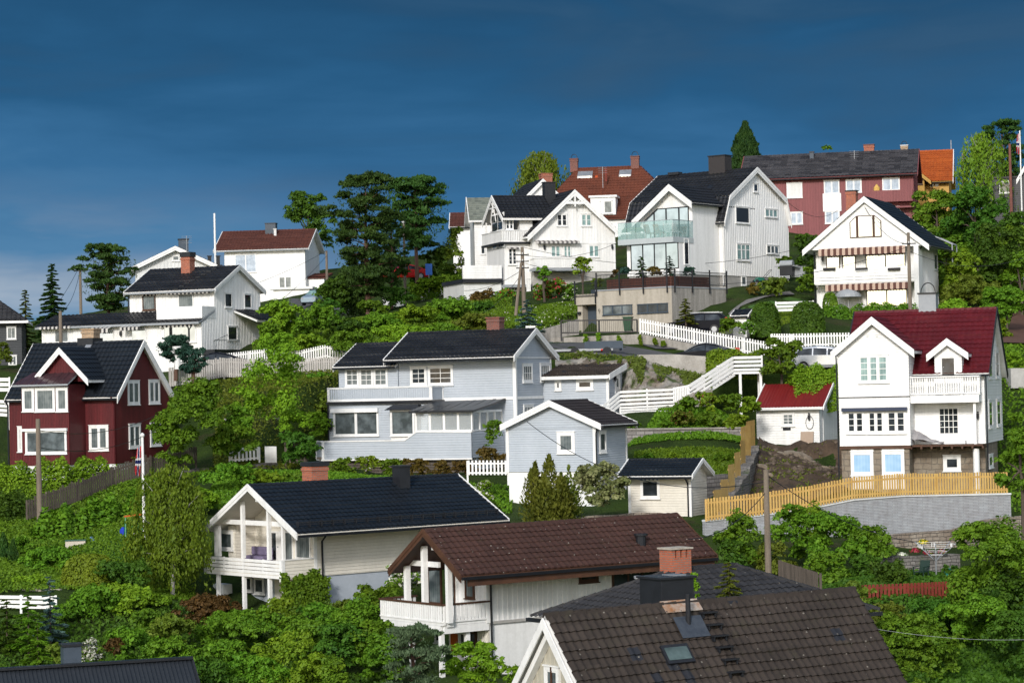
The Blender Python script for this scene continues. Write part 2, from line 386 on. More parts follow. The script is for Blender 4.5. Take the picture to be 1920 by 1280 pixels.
    def pickets(s,mb,a0,a1,z0,z1,w=.09,gap=.05,o0=0,o1=.022,cap=True,lip=.07,capm=None):
        n=max(1,int((a1-a0)/(w+gap))); st=(a1-a0)/n
        for k in range(n): s.box(mb,a0+k*st+st*.5-w/2,a0+k*st+st*.5+w/2,z0+lip,z1-lip,o0,o1)
        s.box(mb,a0,a1,z0,z0+lip,o0-.03,o1+.02)
        if cap:
            if capm: mb.mat(capm)
            s.box(mb,a0-.03,a1+.03,z1-lip,z1,o0-.06,o1+.05)
        return mb
    def poly(s,mb,pts,o0,o1):
        p=[s.P(a,z,o0) for a,z in pts]; return mb.prism(p,s.P(0,0,o1)-s.P(0,0,o0))
    def lamp(s,x,y):
        a,z=s.m(x,y); mb=MB(METALB); s.box(mb,a-.05,a+.05,z+.12,z+.2,0,.16); s.box(mb,a-.07,a+.07,z-.16,z+.1,.06,.2); s.box(mb,a-.03,a+.03,z-.24,z-.16,.1,.15)
        return mb.build('wall_lamp',s.h.root)
    def awning(s,x0,y0,x1,y1,m1,m2,out=.5,stripe=.22,name='awning'):
        """valance rolled nearly in: case, short sloping cloth and hanging scalloped edge"""
        a0,a1,z0,z1=s.rect(x0,y0,x1,y1); mb=MB(m1); n=max(2,int((a1-a0)/stripe)); st=(a1-a0)/n; hz=z1-z0
        for k in range(n):
            mb.mat(m1 if k%2 else m2); b0,b1=a0+k*st,a0+(k+1)*st
            q=[s.P(b0,z1,.03),s.P(b1,z1,.03),s.P(b1,z0+hz*.6,out),s.P(b0,z0+hz*.6,out)]
            mb.prism(q,(0,0,-.02))
            q=[s.P(b0,z0+hz*.58,out),s.P(b1,z0+hz*.58,out),s.P(b1,z0+.04,out),s.P((b0+b1)/2,z0,out),s.P(b0,z0+.04,out)]
            mb.prism(q,s.P(0,0,.015)-s.P(0,0,0))
        return mb.build(name,s.h.root)
class House:
    def __init__(s,name,label,cat,anchor,D,yaw,group=None):
        s.O=at(*K(*anchor),D); s.yaw=R(yaw); s.M=Matrix.Translation(s.O)@Matrix.Rotation(s.yaw,4,'Z'); s.Mi=s.M.inverted()
        s.root=empty(name,s.O,s.yaw,label,cat,group); s.D=D
    def lray(s,px,py):
        d=ray(px,py); return s.Mi@Vector((0,0,0)), s.Mi.to_3x3()@d
    def front(s,y,crop): return Face(s,'f',y,crop)
    def right(s,x,crop): return Face(s,'r',x,crop)
    def left(s,x,crop): return Face(s,'l',x,crop)
    def floor(s,z,crop,x,y):
        o,d=s.lray(*K(crop,x,y)); t=(z-o.z)/d.z; p=o+d*t; return p.x,p.y
    def W(s,p): return s.M@Vector(p)
def AX(axis): return (lambda a,b,z:Vector((a,b,z))) if axis=='x' else (lambda a,b,z:Vector((b,a,z)))
def wall(h,name,axis,a0,a1,poly,mat,mode='h',p=.15,d=.022,back=False,parent=None,sides='all'):
    P=AX(axis); mb=MB(mat)
    ar=sum(poly[i][0]*poly[(i+1)%len(poly)][1]-poly[(i+1)%len(poly)][0]*poly[i][1] for i in range(len(poly)))
    if ar<0: poly=poly[::-1]
    A=[P(a0,b,z) for b,z in poly]; mb.prism(A,P(a1,0,0)-P(a0,0,0))
    if mode:
        c=sum((P((a0+a1)/2,b,z) for b,z in poly),Vector((0,0,0)))/len(poly)
        F=[[P(a0,b,z) for b,z in poly],[P(a1,b,z) for b,z in poly]]
        for i in range(len(poly)):
            q,r=poly[i],poly[(i+1)%len(poly)]
            if abs(q[0]-r[0])<1e-4: F.append([P(a0,*q),P(a1,*q),P(a1,*r),P(a0,*r)])
        for f in F:
            n=Vector((0,0,0))
            for i in range(len(f)): n+=f[i].cross(f[(i+1)%len(f)])
            n.normalize(); fc=sum(f,Vector((0,0,0)))/len(f)
            if n.dot(fc-c)<0: f=f[::-1]; n=-n
            if n.y>.5 and not back: continue
            clad(mb,f,mode,p,d)
    return mb.build(name,parent or h.root)
def boxwall(h,name,x0,x1,y0,y1,z0,z1,mat,mode='h',p=.15,d=.022,parent=None,back=False): return wall(h,name,'x',x0,x1,[(y0,z0),(y1,z0),(y1,z1),(y0,z1)],mat,mode,p,d,back,parent)
def roof(h,axis,a0,a1,prof,mat,t=.13,tile=('tile',.3,.03,.36,.035),barge=None,bw=.24,ends=(1,1),gutter=(1,1),soffit=None,gm=None,name='roof',bt=.04,ridge=True,skip=(),parent=None,ext=0):
    """roof over a profile of (b,z) points; every slope is laid with real courses of tiles"""
    P=AX(axis); mb=MB(mat); k=len(prof)
    for i in range(k-1):
        (b0,z0),(b1,z1)=prof[i],prof[i+1]
        q=[P(a0,b0,z0),P(a1,b0,z0),P(a1,b1,z1),P(a0,b1,z1)]
        n=(q[1]-q[0]).cross(q[2]-q[1])
        if n.z<0: q=q[::-1]
        if i not in skip: clad(mb,q,tile[0],tile[1],tile[4],tile[3],tile[2],.006)
        else: mb.poly([v+Vector((0,0,.01)) for v in q])
        mb.mat(soffit or mat)
        mb.hexa([v-Vector((0,0,t)) for v in q]+q); mb.mat(mat)
    if ridge:
        for i in range(1,k-1):
            (bm,zm),(b1,z1),(b2,z2)=prof[i],prof[i-1],prof[i+1]
            if zm>=max(z1,z2)-.01:
                n=max(2,int((a1-a0)/.42)); st=(a1-a0)/n
                for j in range(n):
                    x0=a0+j*st; x1=x0+st*.97; w=.14
                    def sec(x,dz): return [P(x,bm-w,zm-w*abs((zm-z1)/(bm-b1+1e-6))*.8+dz),P(x,bm-w*.5,zm+.05+dz),P(x,bm+w*.5,zm+.05+dz),P(x,bm+w,zm-w*abs((zm-z2)/(b2-bm+1e-6))*.8+dz)]
                    A=sec(x0,.02); B=sec(x1,.045); i0=mb.add(A+B)
                    for q in range(3): mb.face([i0+q,i0+q+1,i0+5+q,i0+4+q])
                    mb.face([i0,i0+1,i0+2,i0+3]); mb.face([i0+4,i0+5,i0+6,i0+7])
    o=mb.build(name,parent or h.root)
    if barge:
        for e,(a,sg) in enumerate(((a0,-1),(a1,1))):
            if not ends[e]: continue
            bb=MB(barge)
            for i in range(k-1):
                (b0,z0),(b1,z1)=prof[i],prof[i+1]
                bb.prism([P(a+sg*.002,b0,z0+.075),P(a+sg*.002,b1,z1+.075),P(a+sg*.002,b1,z1-bw),P(a+sg*.002,b0,z0-bw)],P(sg*bt,0,0))
                bb.prism([P(a+sg*(.002+bt),b0,z0+.08),P(a+sg*(.002+bt),b1,z1+.08),P(a+sg*(.002+bt),b1,z1-bw*.42),P(a+sg*(.002+bt),b0,z0-bw*.42)],P(sg*.025,0,0))
            bb.build('bargeboard',o)
    for e,(i,j) in enumerate(((0,1),(k-1,k-2))):
        if gutter and gutter[e]:
            b,z=prof[i]; s=-1 if e==0 else 1
            if prof[i][0]>prof[j][0]: s=1
            else: s=-1
            g=MB(gm or METALB); g.hexa([P(a0,b+s*.01,z-.15),P(a1,b+s*.01,z-.15),P(a1,b+s*.12,z-.15),P(a0,b+s*.12,z-.15),P(a0,b+s*.01,z-.03),P(a1,b+s*.01,z-.03),P(a1,b+s*.14,z-.03),P(a0,b+s*.14,z-.03)])
            g.build('gutter',o)
    return o
def flatroof(h,pts,mat,tile=('tile',.3,.03,.36,.035),t=.12,name='roof',edge=None,parent=None):
    """one sloping roof plane given by its corner points (local)"""
    mb=MB(mat); q=[Vector(p) for p in pts]; n=Vector((0,0,0))
    for i in range(len(q)): n+=q[i].cross(q[(i+1)%len(q)])
    if n.z<0: q=q[::-1]
    clad(mb,q,tile[0],tile[1],tile[4],tile[3],tile[2],.006); mb.mat(edge or mat); mb.prism([v-Vector((0,0,t)) for v in q],(0,0,t))
    return mb.build(name,parent or h.root)
def chimney(parent,x,y,z0,z1,wx,wy,mat,cap=None,capz=.08,slots=False,arch=None,name='chimney'):
    mb=MB(mat)
    if slots:
        mb.box(x-wx/2,x+wx/2,y-wy/2,y+wy/2,z0,z1-.3)
        n=3
        for i in range(n+1):
            c=x-wx/2+(wx-.16)*i/n; mb.box(c,c+.16,y-wy/2,y+wy/2,z1-.3,z1)
        mb.mat(METALB); mb.box(x-wx/2+.17,x+wx/2-.17,y-wy/2+.2,y+wy/2-.2,z1-.298,z1-.05)
    else:
        mb.box(x-wx/2,x+wx/2,y-wy/2,y+wy/2,z0,z1)
        if mat in (BRICKR,BRICKD,BRICKY): mb.box(x-wx/2-.04,x+wx/2+.04,y-wy/2-.04,y+wy/2+.04,z1-.22,z1-.08)
    o=mb.build(name,parent)
    c=MB(cap or METALB); c.box(x-wx/2-.06,x+wx/2+.06,y-wy/2-.06,y+wy/2+.06,z1+.002,z1+capz)
    if arch:
        c.mat(METALB); r=wx*.42
        c.tube([(x+r*math.cos(t),y,z1+capz+r*1.4*math.sin(t)) for t in [math.pi*i/8 for i in range(9)]],.03,5)
    c.build('chimney_cap',o)
    return o
def pipe(h,pts,r=.04,mat=None,name='downpipe',parent=None):
    mb=MB(mat or METALB); mb.tube(pts,r,6); return mb.build(name,parent or h.root)
def corner(h,x,y,z0,z1,mat=None,w=.12,name='corner_board'):
    mb=MB(mat or WHITE); mb.box(x-.035,x+w,y-.04,y-.001,z0,z1); return mb
# ================================================================ the houses
def zl(prof,b):
    for (b0,z0),(b1,z1) in zip(prof,prof[1:]):
        if min(b0,b1)-1e-6<=b<=max(b0,b1)+1e-6: return z0+(z1-z0)*(b-b0)/(b1-b0)
    return min(prof[0][1],prof[-1][1])
def gp(prof,b0,b1,zb,dz=.1):
    mid=[(b,z-dz) for b,z in prof[1:-1] if b0+.01<b<b1-.01]
    return [(b0,zb),(b1,zb),(b1,zl(prof,b1)-dz)]+mid[::-1]+[(b0,zl(prof,b0)-dz)]
TILE=('tile',.3,.03,.36,.035); FAR=('tile',.36,.045,.42,.05); SHEET=('corr',.2,.03,3,.02)
def say(n,*a): print(n,[tuple(round(float(v),2) for v in x) if hasattr(x,'__len__') else round(float(x),2) for x in a])

# ---- J: white house with wine red roof
def white_red_house():
    h=House('clapboard_house','white clapboard house with wine red tiled roof, gabled bay and balcony over a veranda','house',('c3',118,930),130,-18)
    f=h.front(0,'c3'); fo=h.front(-.3,'c3'); ym=1.45; fm=h.front(ym,'c3')
    xb=f.m(565,930)[0]; x1=fm.m(1038,880)[0]; r=h.right(x1,'c3'); ro=h.right(x1+.3,'c3')
    ef,rd,eb=ro.m(1035,470),ro.m(1085,55),ro.m(1166,482); sh=ym-.35-ef[0]; ef=(ef[0]+sh,ef[1]); rd=(rd[0]+sh,rd[1])
    prof=[ef,rd,(2*rd[0]-ef[0],ef[1]-.1)]
    x0=h.front(rd[0],'c3').m(212,90)[0]
    say('J',ef,rd,eb,(x0,xb,x1))
    roof(h,'x',x0,x1+.3,prof,T_RED,tile=('tile',.3,.032,.38,.04),barge=BLACKW,bw=.2,soffit=WHITE)
    wall(h,'wall','x',x0+.3,x1,gp(prof,ym,prof[2][0]-.35,0),WHITE,'h',.16)
    bp=[fo.m(60,345),fo.m(318,122),fo.m(587,330)]
    roof(h,'y',-.35,rd[0]-.4,bp,T_RED,tile=('tile',.3,.032,.38,.04),barge=WHITE,bw=.34,ends=(1,0),soffit=WHITE,gutter=(0,0))
    wall(h,'bay_wall','y',0,rd[0]-.5,gp(bp,0,xb,0),WHITE,'h',.16)
    # dormer
    yd=ym-.32; fd=h.front(yd,'c3'); fdo=h.front(yd-.3,'c3')
    dp=[fdo.m(663,362),fdo.m(792,258),fdo.m(928,350)]
    roof(h,'y',yd-.3,rd[0],dp,T_RED,tile=('tile',.3,.032,.38,.04),barge=WHITE,bw=.3,ends=(1,0),gutter=(0,0),soffit=WHITE,name='dormer_roof')
    zf=fd.m(800,485)[1]
    wall(h,'dormer_wall','y',yd,rd[0]-.3,gp(dp,fd.m(716,430)[0],fd.m(888,430)[0],zf-1),WHITE,'h',.16)
    fd.door(752,360,850,498,WHITE,G_DARK,(.1,.12,.9,.88))
    # balcony
    fb=h.front(.25,'c3'); a0,_=fb.m(558,600); a1,zt=fb.m(992,482); _,z0=fb.m(900,600)
    mb=MB(WHITE); mb.box(a0,a1,.2,ym,z0-.45,z0-.05); mb.build('balcony_floor',h.root)
    mb=MB(WHITE); fb.pickets(mb,a0,a1,z0,zt,.07,.055); h.right(a1-.02,'c3').pickets(mb,.28,ym-.05,z0,zt,.07,.055)
    for k in range(5): c=a0+(a1-a0)*k/4; mb.box(c-.05,c+.05,.28,.38,z0-.05,zt)
    mb.build('balcony_railing',h.root)
    xp=fb.m(965,700)[0]; mb=MB(WHITE); mb.box(xp-.07,xp+.07,.4,.54,0,z0-.45); mb.build('veranda_post',h.root)
    # veranda deck and base
    zb=f.m(300,1165)[1]
    mb=MB(BROWNW); mb.box(0,xb,-.03,.3,-.17,-.02)
    for k in range(8): c=xb+(x1-xb)*k/7; mb.box(c-.05,c+.05,.1,ym,-.22,-.1)
    mb.box(xb+.05,x1,.1,ym,-.1,0); mb.build('deck',h.root)
    wall(h,'stone_foundation','x',.05,xb-.1,[(.12,zb-1.5),(ym+4,zb-1.5),(ym+4,-.18),(.12,-.18)],STONE1,None)
    wall(h,'stone_foundation','x',xb-.09,x1-.04,[(ym+.02,zb-1.5),(ym+5.5,zb-1.5),(ym+5.5,-.05),(ym+.02,-.05)],STONE1,None)
    mb=MB(WHITE); xq=fb.m(974,1000)[0]; mb.lathe([(.17,zb-1),(.17,-.24)],xq,.55,12); mb.build('column',h.root)
    fs=h.front(.12,'c3'); fs.win(187,965,330,1112,1,1,1,G_BLUE,cw=.13); fs.win(383,962,525,1110,1,1,1,G_BLUE,cw=.13)
    for q in ((190,1118,330,1200),(385,1115,525,1200),(187,940,330,962),(383,938,523,960)): p=MB(WHITE); fs.box(p,*fs.rect(*q),.01,.055); p.build('panel',h.root)
    h.front(ym+.02,'c3').win(770,988,882,1086,1,1,1,G_DARK,cw=.16)
    # windows
    f.win(233,357,427,528,3,1,4,G_TEAL,cw=.1)
    f.win(158,708,275,850,2,1,3,G_DARK); f.win(290,706,400,850,2,1,3,G_DARK); f.win(410,704,538,848,2,1,3,G_DARK)
    aw=MB(NAVY); a=f.rect(132,690,545,716); f.box(aw,a[0],a[1],a[2]+.1,a[3],.05,.3); aw.build('awning_case',h.root)
    b=MB(BLACKW); z=f.m(300,620)[1]; b.box(-.02,xb+.02,-.06,0,z-.03,z+.02); b.build('drip_board',h.root)
    fm.door(737,680,875,900,WHITE,G_DARK,(.1,.24,.9,.93),gx=4,gy=4)
    fm.lamp(990,735)
    for x in (292,350): 
        v=MB(WHITE2); f.box(v,*f.rect(x-7,222,x+7,240),.02,.06); v.build('vent',h.root)
    r.win(1052,330,1075,505,1,1,2,G_MID,cw=.1); r.win(1096,325,1118,500,1,1,2,G_MID,cw=.1); r.win(1052,640,1077,812,1,1,2,G_MID); r.win(1103,634,1128,802,1,1,2,G_MID)
    h.right(x1-.04,'c3').win(1053,985,1078,1062,1,1,1,G_MID)
    pipe(h,[(x1+.12,ym-.25,ef[1]-.1),(x1+.1,ym-.06,ef[1]-.6),(x1+.1,ym-.06,zb)]); pipe(h,[(-.1,.0,bp[0][1]-.1),(-.08,-.05,bp[0][1]-.5),(-.08,-.05,zb)])
    cx=h.front(rd[0],'c3').m(672,70)[0]
    chimney(bpy.data.objects['roof'] if False else h.root,cx,rd[0]+.3,rd[1]-.6,rd[1]+.9,.95,.9,GREYW,METALB,arch=1)
    return h
# ---- L: white house with brown awnings
def awning_house():
    h=House('gabled_house','white gabled house with two brown striped awnings and slatted balcony','house',('c2',160,1150),180,-22)
    f=h.front(0,'c2'); fo=h.front(-1.3,'c2'); x1=f.m(1102,1150)[0]; r=h.right(x1,'c2')
    bp=[fo.m(24,645),fo.m(592,148),fo.m(1193,592)]
    yb=r.m(1272,800)[0]; say('L',bp[0],bp[1],bp[2],(x1,yb))
    roof(h,'y',-1.35,yb+.6,bp,T_NAVY,tile=FAR,barge=WHITE,bw=.36,soffit=WHITE,gutter=(1,1))
    wall(h,'wall','y',0,yb,gp(bp,0,x1,-.5),WHITE,'v',.2)
    fg=h.front(-1.1,'c2'); zg=fg.m(600,615)[1]
    gpoly=[(zl and b,z) for b,z in [(bp[0][0]+(zg-bp[0][1])/(bp[1][1]-bp[0][1])*(bp[1][0]-bp[0][0])+.35,zg),(bp[2][0]-.35-(zg-bp[2][1])/(bp[1][1]-bp[2][1])*(bp[2][0]-bp[1][0]),zg),(bp[1][0],bp[1][1]-.2)]]
    wall(h,'gable_wall','y',-1.1,-.01,gpoly,WHITE,'h',.17)
    a=fg.rect(460,322,752,512); A,B,C,D_=a
    mb=MB(BROWNW); w=B-A
    fr=[(A,C),(B,C),(B,C+(D_-C)*.72),(A+w*.78,D_),(A+w*.22,D_),(A,C+(D_-C)*.72)]; fg.poly(mb,fr,.01,.07); wi=mb.build('window',h.root)
    g=MB(G_SKY); t=.07
    fg.poly(g,[(A+t,C+t),(A+w*.2,C+t),(A+w*.2,D_-t*1.6),(A+t,C+(D_-C)*.71)],.072,.08); fg.poly(g,[(A+w*.28,C+t),(A+w*.72,C+t),(A+w*.72,D_-t),(A+w*.28,D_-t)],.072,.08); fg.poly(g,[(A+w*.8,C+t),(B-t,C+t),(B-t,C+(D_-C)*.71),(A+w*.8,D_-t*1.6)],.072,.08); g.build('pane',wi)
    for q in ((244,672,368,812),(393,670,514,810)): f.win(*q,1,1,1,G_SKY,BROWNW,.08,False,fw=0)
    f.win(608,650,973,800,2,1,1,G_SKY,BLACKW,.08,False,fw=0); f.win(615,975,990,1150,2,1,1,G_SKY,BLACKW,.08,False,fw=0)
    STR1=paint('brown_awning',(.11,.047,.036),(.085,.036,.028),.8); STR2=paint('buff_awning',(.5,.38,.3),(.42,.3,.24),.8)
    fb=h.front(-1.2,'c2')
    h.front(-.6,'c2').awning(192,600,990,664,STR1,STR2,.7); h.front(-.6,'c2').awning(255,930,1045,992,STR1,STR2,.7)
    a0,z1=fb.m(134,812); a1,z0=fb.m(1058,922); z0=fb.m(134,952)[1]
    mb=MB(WHITE); fb.slats(mb,a0,a1,z0,z1,5,.82,0,.03,1.4); h.left(a0,'c2').slats(mb,-1.2,0,z0,z1,5,.82,0,.03,1.2); mb.build('balcony_railing',h.root)
    mb=MB(WHITE); mb.box(a0,a1,-1.18,-.01,z0-.05,z0+.1); mb.build('balcony_floor',h.root)
    PB=paint('planter_black',(.02,.02,.022),None,.6)
    for x in (275,572,873):
        p=MB(PB); c,zz=fb.m(x,818); fb.box(p,c-.45,c+.45,zz-.02,zz+.16,.02,.25); p.build('planter',h.root)
    c0,c1=fb.m(1057,900)[0],fb.m(1100,900)[0]; mb=MB(WHITE); mb.box(c0,c1,-1.25,-.02,-.5,zg); mb.build('corner_column',h.root)
    r.win(1232,665,1262,822,1,1,1,G_MID); pipe(h,[(x1+.5,-.6,zg+.1),(x1+.12,-.5,zg-.5),(x1+.12,-.5,-.5)],.05); pipe(h,[(-.06,-.3,zg-.1),(-.06,-.3,-.5)],.05)
    f.lamp(212,712)
    cx,cz=h.front(3,'c2').m(478,95); chimney(h.root,cx,3,cz-2.5,cz,.75,.75,BRICKR,METALB)
    return h
# ---- M: gambrel house with glass balcony
def gambrel_house():
    h=House('gambrel_house','white gambrel roofed house with glass balcony above big sky reflecting windows','house',('a4',1005,1080),183,-37)
    r=h.right(0,'a4'); ro=h.right(.3,'a4')
    prof=[ro.m(998,622),ro.m(1045,402),ro.m(1278,162),ro.m(1532,432),ro.m(1572,640)]
    yb=r.m(1553,1000)[0]; rd=prof[2]
    xl=h.front(rd[0],'a4').m(432,252)[0]; say('M',*prof,(xl,yb))
    roof(h,'x',xl,.3,prof,T_BLACK,tile=FAR,barge=WHITE,bw=.34,soffit=WHITE)
    wall(h,'wall','x',xl+.3,0,gp(prof,0,yb,0),WHITE,'v',.26,.016)
    zb=r.m(1100,1200)[1]
    boxwall(h,'foundation',xl+.3,-.05,.06,yb-.05,zb-2.5,-.01,GREYFND,None)
    # lower bay
    xr=-.45; br=h.right(xr,'a4'); yl=br.m(612,1060)[0]; yu=br.m(725,640)[0]; bf=h.front(yl,'a4')
    x0=bf.m(166,1000)[0]; zs=bf.m(600,770)[1]; say('M2',(yl,yu,x0,zs))
    mb=boxwall(h,'lower_bay_wall',x0,xr,yl,0,-.0,zs,WHITE,None)
    boxwall(h,'foundation',x0+.1,xr-.08,yl+.1,.05,zb-2.5,-.01,GREYFND,None)
    zroof=br.m(740,478)[1]
    uf=h.front(yu,'a4'); ufo=h.front(yu-.5,'a4')
    bp=[ufo.m(208,622),ufo.m(525,308),ufo.m(740,472)]; say('M3',*bp); k=(bp[2][1]-bp[1][1])/(bp[2][0]-bp[1][0]); bp[2]=(-.12,bp[1][1]+k*(-.12-bp[1][0])) if bp[2][0]>-.12 else bp[2]
    # the left slope comes down to the balcony, the right slope stops at the eaves
    roof(h,'y',yu-.55,rd[0],bp,T_BLACK,tile=FAR,barge=WHITE,bw=.42,ends=(1,0),gutter=(0,1),soffit=WHITE)
    wall(h,'upper_bay_wall','y',yu,.5,gp(bp,bp[0][0]+.4,xr,zs),WHITE,None)
    bf.win(198,782,606,1018,4,1,1,G_SKY,BLACKW,.07,False,fw=0)
    br.win(648,762,690,992,1,1,1,G_DARK,WHITE,.08,False)
    # upper glazing under the gable (slanted on the left)
    mb=MB(BLACKW); g=MB(G_SKY); z0=zs+.2
    q=[uf.m(*p) for p in ((305,620),(398,530),(420,507),(500,497),(610,490),(692,487))]
    b0=z0
    uf.poly(mb,[(q[0][0],b0),(q[5][0],b0),(q[5][0],q[5][1]),(q[2][0],q[5][1]-.02),(q[0][0],q[0][1])],.01,.05); wi=mb.build('window',h.root)
    xs=[q[0][0],q[1][0],q[3][0],q[4][0],q[5][0]]; zt=q[5][1]-.1
    def top(x): return min(zt,q[0][1]+(x-q[0][0])*(zt-q[0][1])/(q[2][0]-q[0][0])-.06)
    for a,b in zip(xs,xs[1:]):
        a+=.07; b-=.07; uf.poly(g,[(a,b0+.1),(b,b0+.1),(b,top(b))]+([((q[2][0]),zt)] if a<q[2][0]<b else [])+[(a,max(b0+.12,top(a)))],.052,.06)
    g.build('pane',wi)
    # balcony slab and glass
    yg=br.m(553,745)[0]; fg=h.front(yg,'a4'); xg=fg.m(84,760)[0]; z1=fg.m(553,603)[1]; z0=fg.m(553,745)[1]
    mb=MB(paint('balcony_edge',(.42,.46,.47),(.36,.4,.41),.5)); mb.box(xg,xr+.05,yg,yu-.02,z0-.42,z0-.02); mb.build('balcony_floor',h.root)
    gm,nt,b=_new('green_balcony_glass'); b.inputs['Base Color'].default_value=(.33,.52,.5,1); b.inputs['Roughness'].default_value=.06; b.inputs['Alpha'].default_value=.4; b.inputs['IOR'].default_value=1.5; MATS['gb']=gm
    gl=MB(gm); n=6; st=(xr-xg)/n
    for k in range(n): gl.box(xg+k*st+.02,xg+(k+1)*st-.02,yg+.02,yg+.04,z0-.2,z1)
    n=3; st=(yu-yg)/n
    for k in range(n): gl.box(xr+.01,xr+.03,yg+.05+k*st,yg+(k+1)*st-.02,z0-.2,z1)
    gl.build('balcony_glass',h.root)
    mb=MB(METALG); mb.box(xg,xr+.04,yg+.015,yg+.045,z1,z1+.04); mb.box(xr,xr+.04,yg+.05,yu,z1,z1+.04); mb.build('handrail',h.root)
    # gable windows
    r.win(1090,488,1208,640,1,1,1,paint('dark_blind',(.02,.027,.04),None,.4),WHITE,.09); r.win(1343,508,1448,588,3,1,1,G_TEAL,cw=.08); r.win(1243,290,1282,370,1,1,1,G_DARK,cw=.1)
    r.win(1100,805,1215,958,3,1,1,G_TEAL,cw=.12,tsplit=.66); r.win(1357,820,1458,900,3,1,1,G_MID,cw=.08)
    h.right(-.05,'a4').win(1140,1085,1182,1168,1,1,1,G_MID,cw=.1)
    mb=MB(WHITE); mb.box(xr+.02,-.0,-.06,-.002,0,prof[0][1]); mb.build('corner_board',h.root)
    pipe(h,[(-.1,-.5,prof[0][1]),(-.1,-.12,prof[0][1]-.4),(-.1,-.12,zb+.3)],.06,WHITE)
    cx=h.front(rd[0],'a4').m(962,190)[0]; chimney(h.root,cx,rd[0],rd[1]-.5,rd[1]+1.15,1.5,1.0,paint('brown_chimney',(.035,.03,.03),None,.5),METALB)
    cx=h.front(rd[0],'a4').m(575,235)[0]; mb=MB(METALB); mb.box(cx-.5,cx+.5,rd[0]-.3,rd[0]+.3,rd[1],rd[1]+.22); mb.build('roof_vent',h.root)
    mb=MB(METALB); lx,lz=h.front(rd[0]-2,'a4').m(945,385)
    a=prof[1]; b=prof[2]
    y0=a[0]+.1; mb.bar((lx,y0,zl(prof,y0)+.1),(lx-.4,y0+1.6,zl(prof,y0+1.6)+.1),.35,.06,Z); mb.build('roof_ladder',h.root)
    return h
